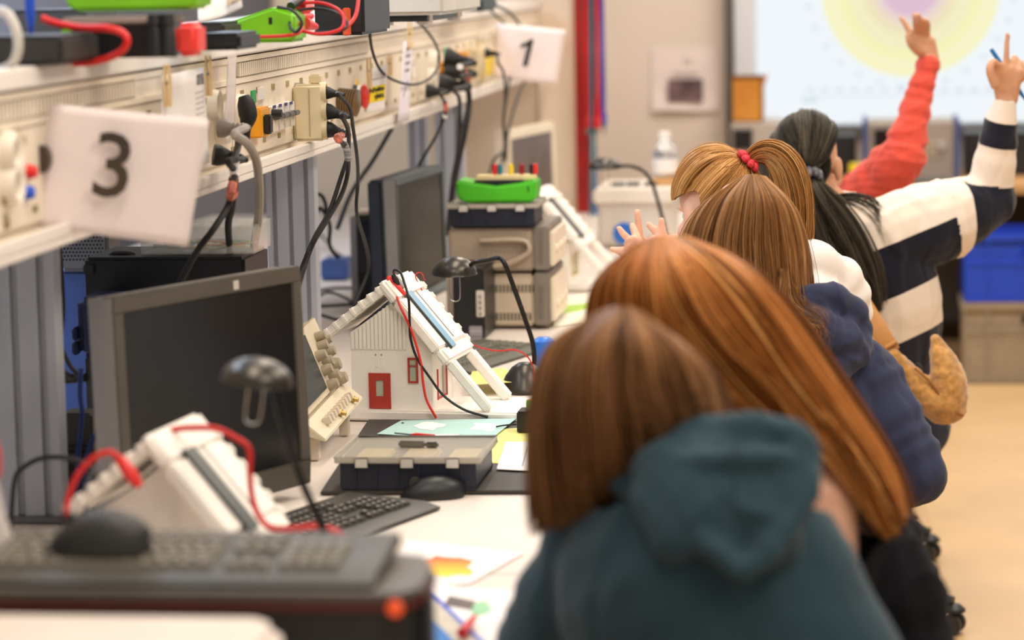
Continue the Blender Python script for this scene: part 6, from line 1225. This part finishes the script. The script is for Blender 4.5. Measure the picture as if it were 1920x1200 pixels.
G = [[(1390, 334, 5.40), (1315, 400, 5.45), (1287, 480, 5.46), (1282, 600, 5.45), (1290, 700, 5.44)], [(1392, 330, 5.36), (1330, 383, 5.34), (1300, 460, 5.32), (1296, 570, 5.31), (1310, 680, 5.32)], [(1398, 328, 5.33), (1360, 378, 5.27), (1338, 460, 5.24), (1342, 570, 5.23), (1365, 680, 5.24)], [(1408, 327, 5.31), (1400, 378, 5.245), (1393, 460, 5.22), (1402, 560, 5.205), (1430, 655, 5.20)], [(1418, 327, 5.31), (1440, 378, 5.25), (1447, 460, 5.225), (1455, 550, 5.205), (1482, 620, 5.19)], [(1428, 329, 5.33), (1470, 383, 5.29), (1488, 460, 5.27), (1492, 535, 5.25), (1500, 590, 5.22)], [(1434, 331, 5.36), (1485, 393, 5.36), (1504, 470, 5.36), (1509, 540, 5.34), (1511, 575, 5.32)], [(1430, 334, 5.40), (1475, 395, 5.44), (1495, 470, 5.45), (1500, 545, 5.42), (1500, 580, 5.40)], [(1410, 337, 5.42), (1400, 400, 5.47), (1395, 480, 5.47), (1395, 560, 5.46), (1395, 600, 5.45)]]
hair('hair', t, guides_px(G), HC, 4600, .00062, clumps=170, puff=.009, seed=8, wave=.003, K=20, stray=.05)
G = [[(1452, 500, 5.21), (1450, 570, 5.19), (1465, 625, 5.17), (1500, 655, 5.165), (1520, 670, 5.17)], [(1470, 505, 5.215), (1470, 560, 5.19), (1490, 600, 5.17), (1520, 625, 5.165), (1535, 655, 5.17)], [(1488, 510, 5.24), (1492, 555, 5.21), (1510, 580, 5.18), (1540, 600, 5.18), (1545, 630, 5.18)]]
hair('hair', t, guides_px(G), HC, 140, .0006, closed=False, clumps=16, puff=.022, wave=.014, shell=False, seed=11, curl=.006, label='loose curled ends over the hood')
# ---- student with red scrunchie and white hoodie
f4 = (-.60, .76, -.28); c4 = P(1342, 386, y=6.02)
J = dict(hc=tuple(c4), neck=PY(1425, 510, 6.06), chest=PY(1480, 700, 6.08), pel=(-.10, 6.10, .50), sL=PY(1330, 590, 5.98), sR=PY(1545, 590, 6.18), eL=(-.46, 6.02, .86), eR=(-.16, 6.42, .88), wL=PY(1212, 505, 6.14), wR=PY(1262, 500, 6.30), legs=(-.9, .4, 0))
t = empty('person', (J['pel'][0], J['pel'][1], 0), 'student with blond ponytail and red hair tie in a white hoodie, fingers spread', 'person', 'students at the bench')
q = lambda px, py, y=6.16: P(px, py, y=y)
wl, wr = np.array(J['wL']), np.array(J['wR'])
hL = (wl, q(1190, 462), [[q(1200, 462), q(1199, 438), q(1197, 416), q(1195, 397)], [q(1188, 455), q(1178, 448), q(1168, 438), q(1161, 428)], [q(1183, 464), q(1176, 458, 6.12), q(1180, 450, 6.10), q(1186, 446, 6.1)], [q(1182, 474), q(1168, 472), q(1157, 470), q(1147, 467)]], [q(1205, 480, 6.13), q(1200, 462, 6.11), q(1186, 424, 6.13)], (1, .2, .3),   .0088)
q2 = lambda px, py, y=6.3: P(px, py, y=y)
hR = (wr, q2(1240, 452), [[q2(1244, 455), q2(1243, 437), q2(1241, 424), q2(1240, 412)], [q2(1238, 450), q2(1230, 436), q2(1222, 428), q2(1216, 421)], [q2(1234, 452), q2(1226, 448, 6.26), q2(1222, 452, 6.25), q2(1222, 458, 6.25)], [q2(1232, 460), q2(1222, 462, 6.25), q2(1218, 466, 6.25), q2(1216, 470, 6.25)]], [q2(1255, 480, 6.26), q2(1262, 462, 6.25), q2(1264, 448, 6.25)], (1, .2, .2), .0088)
body(t, J, f4, (0, 0, 1), SK2, {'L': hL, 'R': hR}, vox=.0045, eye='grey'); trousers(t, J, JEANS)
WC = cloth('white_sweatshirt', (244, 236, 228), .2, .02)
mb = MB(); torso_cloth(mb, J); sleeves(mb, J, (.08, .07, .055, .048, .036), stop=.12); blob('hoodie', mb, WC, t, .006, 7, .003, (20, 20, 9), 6)
mb = MB(); hood_roll(mb, [P(1440, 520, y=5.98), P(1490, 490, y=5.98), P(1530, 492, y=6.0), P(1568, 525, y=6.05), P(1588, 570, y=6.08), P(1592, 610, y=6.09)], (.03, .04, .046, .05, .048, .04)); hood_roll(mb, [P(1480, 560, y=5.96), P(1530, 560, y=5.97), P(1575, 600, y=6.02)], (.05, .055, .045))
blob('hood', mb, WC, t, .006, 5, .004, (20, 14, 16), 9)
HD = hairmat('blond_hair', (96, 58, 26), (186, 130, 72), (236, 186, 122))
s4, ff4, u4 = axes(f4); tie = P(1402, 302, y=6.0); R4 = np.array([s4, ff4, u4]).T; tl = R4.T @ (tie - c4); tl = tl / (np.array(HEADR) + .01)
hair('hair', t, pulled(c4, f4, (0, 0, 1), tl, grow=.014, n=26, face=.5), HD, 2600, .0007, clumps=120, puff=.005, wave=.002, seed=21, inset=.004, short=.05)
pt = [P(1402, 302, y=6.0), P(1418, 287, y=6.0), P(1446, 284, y=5.99), P(1474, 306, y=5.98), P(1490, 350, y=5.98), P(1496, 410, y=5.99), P(1494, 480, y=6.0), P(1485, 540, y=6.0)]
hair('ponytail', t, tail_guides(pt, (.010, .014, .020, .024, .024, .022, .016, .006)), HD, 1100, .0007, clumps=60, puff=.010, wave=.005, seed=22, K=22)
scrunchie(t, P(1404, 301, y=5.985), pt[1] - pt[0], .0165, .0075, mat('red_scrunchie', (216, 52, 62), .7, var=.12, vs=60), 9)
# ---- dark haired student with raised hand, striped jumper
f5 = (.30, .95, -.05); c5 = P(1514, 305, y=7.0)
J = dict(hc=tuple(c5), neck=PY(1575, 410, 7.02), chest=PY(1640, 560, 7.05), pel=(.01, 7.12, .52), sL=PY(1505, 500, 7.02), sR=PY(1700, 425, 7.05), eL=(-.36, 7.25, .84), eR=PY(1852, 378, 7.12), wL=(-.5, 7.45, .80), wR=PY(1887, 188, 7.08), legs=(-.6, .8, 0))
t = empty('person', (J['pel'][0], J['pel'][1], 0), 'dark haired student in a cream and navy striped jumper raising a hand', 'person', 'students at the bench')
q = lambda px, py, y=7.06: P(px, py, y=y)
hR = (np.array(J['wR']), q(1888, 128), [[q(1886, 130), q(1887, 105), q(1888, 82), q(1889, 64)], [q(1899, 128), q(1902, 108, 7.08), q(1903, 118, 7.12), q(1899, 132, 7.13)], [q(1908, 134), q(1914, 118, 7.08), q(1914, 128, 7.12), q(1909, 142, 7.13)], [q(1914, 145), q(1922, 132, 7.08), q(1921, 142, 7.12), q(1915, 152, 7.12)]], [q(1866, 160, 7.04), q(1856, 132, 7.03), q(1862, 116, 7.04), q(1874, 122, 7.05)], (1, .0, -.25), .0078)
body(t, J, f5, (0, 0, 1), SK3, {'R': hR}, vox=.0045, ear=.006); trousers(t, J, JEANS)
A = np.array; sR, eR, wR = A(J['sR']), A(J['eR']), A(J['wR']); cuff = wR + (eR - wR) * .05
KN = bpy.data.materials.new('striped_knit'); KN.use_nodes = True; nt = KN.node_tree; bs = nt.nodes['Principled BSDF']; bs.inputs['Roughness'].default_value = .92; bs.inputs['Sheen Weight'].default_value = .2; bs.inputs['Specular IOR Level'].default_value = .2
at = nt.nodes.new('ShaderNodeAttribute'); at.attribute_name = 'stripe'; ra = nt.nodes.new('ShaderNodeValToRGB'); ra.color_ramp.interpolation = 'CONSTANT'; nt.links.new(at.outputs['Fac'], ra.inputs[0])
ra.color_ramp.elements[0].color = lin((238, 222, 204)); ra.color_ramp.elements[1].position = .5; ra.color_ramp.elements[1].color = lin((26, 27, 40))
tc = nt.nodes.new('ShaderNodeTexCoord'); nn = nt.nodes.new('ShaderNodeTexNoise'); nn.inputs['Scale'].default_value = 350; bp = nt.nodes.new('ShaderNodeBump'); bp.inputs['Strength'].default_value = .3; bp.inputs['Distance'].default_value = .002
nt.links.new(tc.outputs['Object'], nn.inputs['Vector']); nt.links.new(nn.outputs['Fac'], bp.inputs['Height']); nt.links.new(bp.outputs[0], bs.inputs['Normal']); nt.links.new(ra.outputs[0], bs.inputs['Base Color'])
def band(x, lo, hi, k=25.0): return np.minimum((x - lo), (hi - x)) * k
def stripes(V):
    def proj(a, b):
        d = b - a; L = np.linalg.norm(d); s = np.clip((V - a) @ d / L, -.05, L + .05); dist = np.linalg.norm(V - a - np.outer(np.clip(s, 0, L), d / L), axis=1); return (V - a) @ d / L, dist, L
    su, du, Lu = proj(sR, eR); sf, df, Lf = proj(eR, wR)
    fore = band(sf, Lf * .56, Lf * .80)                        # band above the cuff
    elbow = band(su - (V[:, 2] - eR[2]) * .15, Lu * .70, Lu * 1.30)
    ax = unit((-.36, 0, .93)); v = (V - A(PY(1700, 480, 7.0))) @ ax
    tor = np.maximum(band(v, -.075, .045), band(v, -.31, -.185)); tor = np.maximum(tor, band(v, -.62, -.46))
    isf = (df < du) & (sf > .03); isu = (~isf) & (su > Lu * .45)
    val = np.where(isf, np.maximum(fore, np.where(sf < .05, elbow, -1)), np.where(isu, elbow, tor))
    return .5 + np.clip(val, -.5, .5)
mb = MB(); torso_cloth(mb, J, ra=(.155, .150, .165, .15, .075), rb=(.12, .12, .125, .1, .065)); sleeves(mb, J, (.08, .072, .06, .055, .04), arms='L', stop=.05)
up_ = A(J['neck']) * .35 + (sR + A(J['sL'])) * .325
limb(mb, [up_ * .4 + sR * .6 - [0, 0, .03], sR - [0, 0, .01], sR * .5 + eR * .5 - [0, 0, .012], eR], (.102, .102, .098, .070), k=30, ring=.03); limb(mb, [eR, eR * .6 + wR * .4, cuff], (.066, .056, .050, .046, .030), k=24, ring=.05)
blob('striped_jumper', mb, KN, t, .005, 8, .003, (18, 18, 9), 12, attr={'stripe': stripes})
HE = hairmat('black_brown_hair', (20, 18, 15), (54, 49, 40), (122, 112, 96), .36)
s5, ff5, u5 = axes(f5); R5 = np.array([s5, ff5, u5]).T; tie = P(1517, 336, y=6.90); tl = R5.T @ (tie - c5) / (np.array(HEADR) + .012)
hair('hair', t, pulled(c5, f5, (0, 0, 1), tl, grow=.014, n=26, face=.5, low=-.75), HE, 2600, .0007, clumps=120, puff=.005, wave=.002, seed=31, inset=.004, short=.05)
pt = [P(1517, 336, y=6.89), P(1524, 362, y=6.86), P(1545, 405, y=6.86), P(1572, 455, y=6.86), P(1600, 510, y=6.87), P(1622, 555, y=6.88), P(1640, 590, y=6.89)]
hair('ponytail', t, tail_guides(pt, (.014, .028, .044, .050, .044, .028, .008), flat=.5), HE, 1900, .0007, clumps=70, puff=.014, wave=.008, seed=32, K=22, stray=.06)
hair('ponytail', t, [[P(1560, 365, y=6.92), P(1600, 362, y=6.90), P(1640, 372, y=6.90), P(1656, 400, y=6.91)], [P(1555, 372, y=6.92), P(1600, 370, y=6.90), P(1636, 384, y=6.90), P(1652, 412, y=6.91)], [P(1550, 380, y=6.91), P(1600, 390, y=6.90), P(1640, 430, y=6.90), P(1662, 480, y=6.91)]], HE, 70, .0007, closed=False, clumps=10, puff=.012, wave=.006, shell=False, seed=33, label='loose dark strands lying on the shoulder')
scrunchie(t, P(1519, 333, y=6.885), pt[1] - pt[0], .020, .0095, mat('grey_scrunchie', (92, 90, 92), .4, var=.3, vs=90), 10)
p0, p1 = P(1858, 92, y=7.088), P(1926, 192, y=7.088)
pen = MB().loft([p0, p0 + (p1 - p0) * .04, p0 + (p1 - p0) * .8, p1], [.0042, .0052, .0052, .002], n=12).build('blue_pen', mat('pen_blue', (10, 110, 170), .35), smooth=True, label='blue felt pen held in the raised hand of the striped jumper', cat='pen')
# ---- student in orange-red, arm raised
J = dict(hc=PY(1512, 330, 7.92), neck=PY(1540, 405, 7.95), chest=PY(1560, 520, 8.0), pel=(-.08, 8.05, .52), sL=PY(1470, 440, 8.0), sR=PY(1575, 400, 7.90), eL=(-.42, 8.2, .84), eR=PY(1692, 296, 7.74), wL=(-.55, 8.4, .80), wR=PY(1743, 112, 7.80), legs=(-.6, .8, 0))
t = empty('person', (J['pel'][0], J['pel'][1], 0), 'student in an orange-red top whose raised arm shows behind the dark haired one', 'person', 'students at the bench')
q = lambda px, py, y=7.79: P(px, py, y=y)
hR = (np.array(J['wR']), q(1726, 70), [[q(1712, 68), q(1703, 55), q(1696, 43), q(1689, 34)], [q(1719, 62), q(1717, 48, 7.76), q(1716, 36, 7.74), q(1714, 27, 7.73)], [q(1728, 60), q(1728, 46, 7.75), q(1725, 36, 7.72), q(1721, 28, 7.70)], [q(1737, 65), q(1739, 52, 7.76), q(1739, 44, 7.74), q(1737, 38, 7.72)]], [q(1722, 96, 7.77), q(1708, 82, 7.74), q(1702, 66, 7.73)], (1, 0, -.25), .0086)
body(t, J, (.1, 1, 0), (0, 0, 1), SK3, {'R': hR}, vox=.0045); trousers(t, J, JEANS)
A = np.array; OC = cloth('orange_red_jersey', (222, 84, 66), .2, .05); wR, eR, sR = A(J['wR']), A(J['eR']), A(J['sR'])
mb = MB(); torso_cloth(mb, J, ra=(.155, .15, .16, .14, .07), rb=(.12, .12, .12, .095, .06)); sleeves(mb, J, arms='L', stop=.05)
limb(mb, [sR * .8 + A(J['neck']) * .2, sR, sR * .5 + eR * .5 + [0, 0, -.005], eR], (.06, .064, .068, .064), k=30, ring=.05, rk=30); limb(mb, [eR, eR * .55 + wR * .45 + [.0, 0, 0], wR + (eR - wR) * .04], (.064, .052, .042, .034, .031), k=34, ring=.075, rk=34)
blob('jersey', mb, OC, t, .005, 4, .0032, (30, 20, 30), 14)
hair('hair', t, pulled(J['hc'], (.1, 1, 0), (0, 0, 1), (0, -.9, .1), grow=.012, n=20), HE, 700, .001, clumps=50, puff=.005, seed=41)
# ================================================================== tan fuzzy bag
TAN = mat('tan_teddy_fabric', (198, 146, 82), .95, var=.18, vs=60, bump=1.0, bs=160, sheen=.5, spec=.1)
TANL = mat('tan_leather', (182, 124, 62), .6, var=.08)
t = empty('shoulder_bag', P(1770, 800, y=6.74), 'tan fuzzy crescent shoulder bag hanging from a strap behind the navy hoodie', 'bag')
B_ = lambda px, py, y=6.72: P(px, py, y=y)
mb = MB(); limb(mb, [B_(1672, 664, 6.70), B_(1702, 702), B_(1738, 742), B_(1770, 762), B_(1782, 740), B_(1777, 706), B_(1765, 668), B_(1753, 636)], (.022, .036, .049, .058, .054, .053, .038, .016), k=50, flat=.75, n=20)
mb.ell(B_(1776, 768), (.045, .04, .035))
blob('pouch', mb, TAN, t, .005, 6, .0016, (60, 60, 60), 3)
MB().loft(crspline([B_(1715, 690, 6.685), B_(1745, 718, 6.678), B_(1780, 765, 6.675), B_(1806, 780, 6.69)], 24), .0032, n=8).build('seam', mat('seam_brown', (150, 100, 48), .9), t, smooth=True)
MB().loft(crspline([B_(1540, 440, 6.92), B_(1575, 495, 6.86), B_(1600, 540, 6.80), B_(1630, 590, 6.74), B_(1655, 630, 6.71), B_(1672, 660, 6.70)], 16), .021, .004, side=(.8, 0, .5), n=10).build('strap', TANL, t, smooth=True)
MB().loft([B_(1661, 652, 6.69), B_(1682, 640, 6.69)], .007, .005, n=8).build('strap_loop', TANL, t, smooth=True)
MB().loft(crspline([B_(1712, 686, 6.72), B_(1722, 682, 6.715), B_(1730, 692, 6.71), B_(1733, 704, 6.71)], 12), .0022, n=6).build('zip_cord', BLACK, t, smooth=True)
# ================================================================== stools and the chair with the jacket
def stool(label, c, rot, r=.17, br=.27, zs_=.455):
    t = empty('swivel_stool', (c[0], c[1], 0), label, 'stool', 'black swivel stools at the bench')
    MB().lathe([(.001, 0), (r * .8, 0), (r, -.012), (r, -.035), (r * .9, -.05), (.001, -.05)], (c[0], c[1], zs_ - .03), n=28).build('seat', mat('seat_black', (32, 32, 34), .7), t, smooth=True)
    MB().cyl((c[0], c[1], .10), (c[0], c[1], zs_ - .081), .022, n=14).build('gas_column', CHROME, t, smooth=True); MB().cyl((c[0], c[1], .075), (c[0], c[1], .13), .035, n=14).build('hub', BLACK, t, smooth=True)
    for k in range(5):
        a = rot + k * 2 * math.pi / 5; d = np.array((math.cos(a), math.sin(a), 0)); e = np.array((c[0], c[1], 0)) + d * br
        MB().loft([np.array((c[0], c[1], .10)) + d * .03, e + [0, 0, .082]], [.022, .016], [.018, .012], n=10).build('leg', BLACK, t, smooth=True)
        s = np.array((-d[1], d[0], 0)); cs = MB()
        for g in (-1, 1): cs.cyl(e + s * g * .008 + [0, 0, .026], e + s * g * .024 + [0, 0, .026], .026, n=18)
        w_ = cs.build('caster', DARK, t, smooth=True)
        MB().lathe([(.001, .020), (.018, .018), (.030, .008), (.031, 0)], e + [0, 0, .056], n=16).build('caster_hood', BLACK, w_, smooth=True)
def aim(c, q): return math.atan2(q[1] - c[1], q[0] - c[0])
c1_, c2_ = P(1742, 1052, z=0), P(1787, 1188, z=0)
for lab, ce, q in (('black swivel stool under the student in the striped jumper', (-.06, 7.18), c2_), ('black swivel stool under the student in orange-red', (-.10, 8.08), c1_), ('black swivel stool under the student in the navy hoodie', (-.12, 5.32), None), ('black swivel stool under the student in the white hoodie', (-.10, 6.10), None), ('black swivel stool under the student in the teal hoodie', (.03, 3.30), None)):
    br = np.hypot(q[0] - ce[0], q[1] - ce[1]) if q is not None else .27
    stool(lab, ce, aim(ce, q) if q is not None else .3, br=min(br, .30))
t = empty('swivel_chair', (.06, 4.08, 0), 'black swivel chair with a jacket over its back under the auburn haired student', 'chair')
MB(frame((.06, 4.07, .41))).box((-.2, -.2, 0), (.2, .2, .05)).build('seat', mat('seat_black', (32, 32, 34), .7), t, bevel=.02, seg=3)
MB().cyl((.06, 4.07, .10), (.06, 4.07, .408), .022, n=14).build('gas_column', CHROME, t, smooth=True)
for k in range(5):
    a = .2 + k * 2 * math.pi / 5; d = np.array((math.cos(a), math.sin(a), 0)); e = np.array((.06, 4.07, 0)) + d * .29
    MB().loft([np.array((.06, 4.07, .10)) + d * .0, e + [0, 0, .082]], [.022, .016], [.018, .012], n=10).build('leg', BLACK, t, smooth=True)
    s = np.array((-d[1], d[0], 0)); cs = MB()
    for g in (-1, 1): cs.cyl(e + s * g * .008 + [0, 0, .026], e + s * g * .024 + [0, 0, .026], .026, n=18)
    cs.build('caster', DARK, t, smooth=True)
b0, b1 = P(1700, 1230, y=4.05), P(1690, 1030, y=4.05)
mb = MB(); mb.loft([np.array((b0[0] + .02, 4.05, .60)), np.array((b0[0] + .01, 4.05, .75)), np.array((b1[0] + .005, 4.05, b1[2] - .02))], [.03, .032, .028], [.17, .18, .15], side=(1, 0, 0), n=20, round_caps=True); blob('backrest', mb, mat('seat_black', (32, 32, 34), .7), t, .008, 4)
MB().loft([(.22, 4.07, .43), (b0[0] + .03, 4.06, .47), (b0[0] + .035, 4.05, .62)], .02, .012, n=10).build('back_bar', BLACK, t, smooth=True)
JK = cloth('black_jacket', (18, 18, 22), .05, .15)
mb = MB()
limb(mb, [P(1682, 1005, y=3.86), P(1688, 1045, y=3.85), P(1700, 1120, y=3.84), P(1712, 1220, y=3.84), P(1712, 1330, y=3.84)], (.018, .034, .044, .050, .05), n=18, flat=1.2, ring=.06)
limb(mb, [P(1680, 1020, y=3.88), P(1660, 1080, y=3.86), P(1656, 1180, y=3.86), P(1660, 1320, y=3.86)], (.022, .036, .040, .042), n=18, ring=.06)
limb(mb, [P(1692, 1010, y=3.9), P(1692, 1010, y=4.05), P(1692, 1012, y=4.2)], (.03, .03, .03), n=16)
limb(mb, [P(1700, 1090, y=3.95), P(1700, 1090, y=4.2)], (.045, .045), n=16); limb(mb, [P(1708, 1210, y=3.92), P(1708, 1210, y=4.2)], (.055, .055), n=16)
o = blob('black_jacket', mb, JK, empty('jacket', P(1715, 1330, y=4.0), 'black jacket hanging over the back of the swivel chair', 'jacket'), .006, 6, .004, (22, 22, 8), 17)
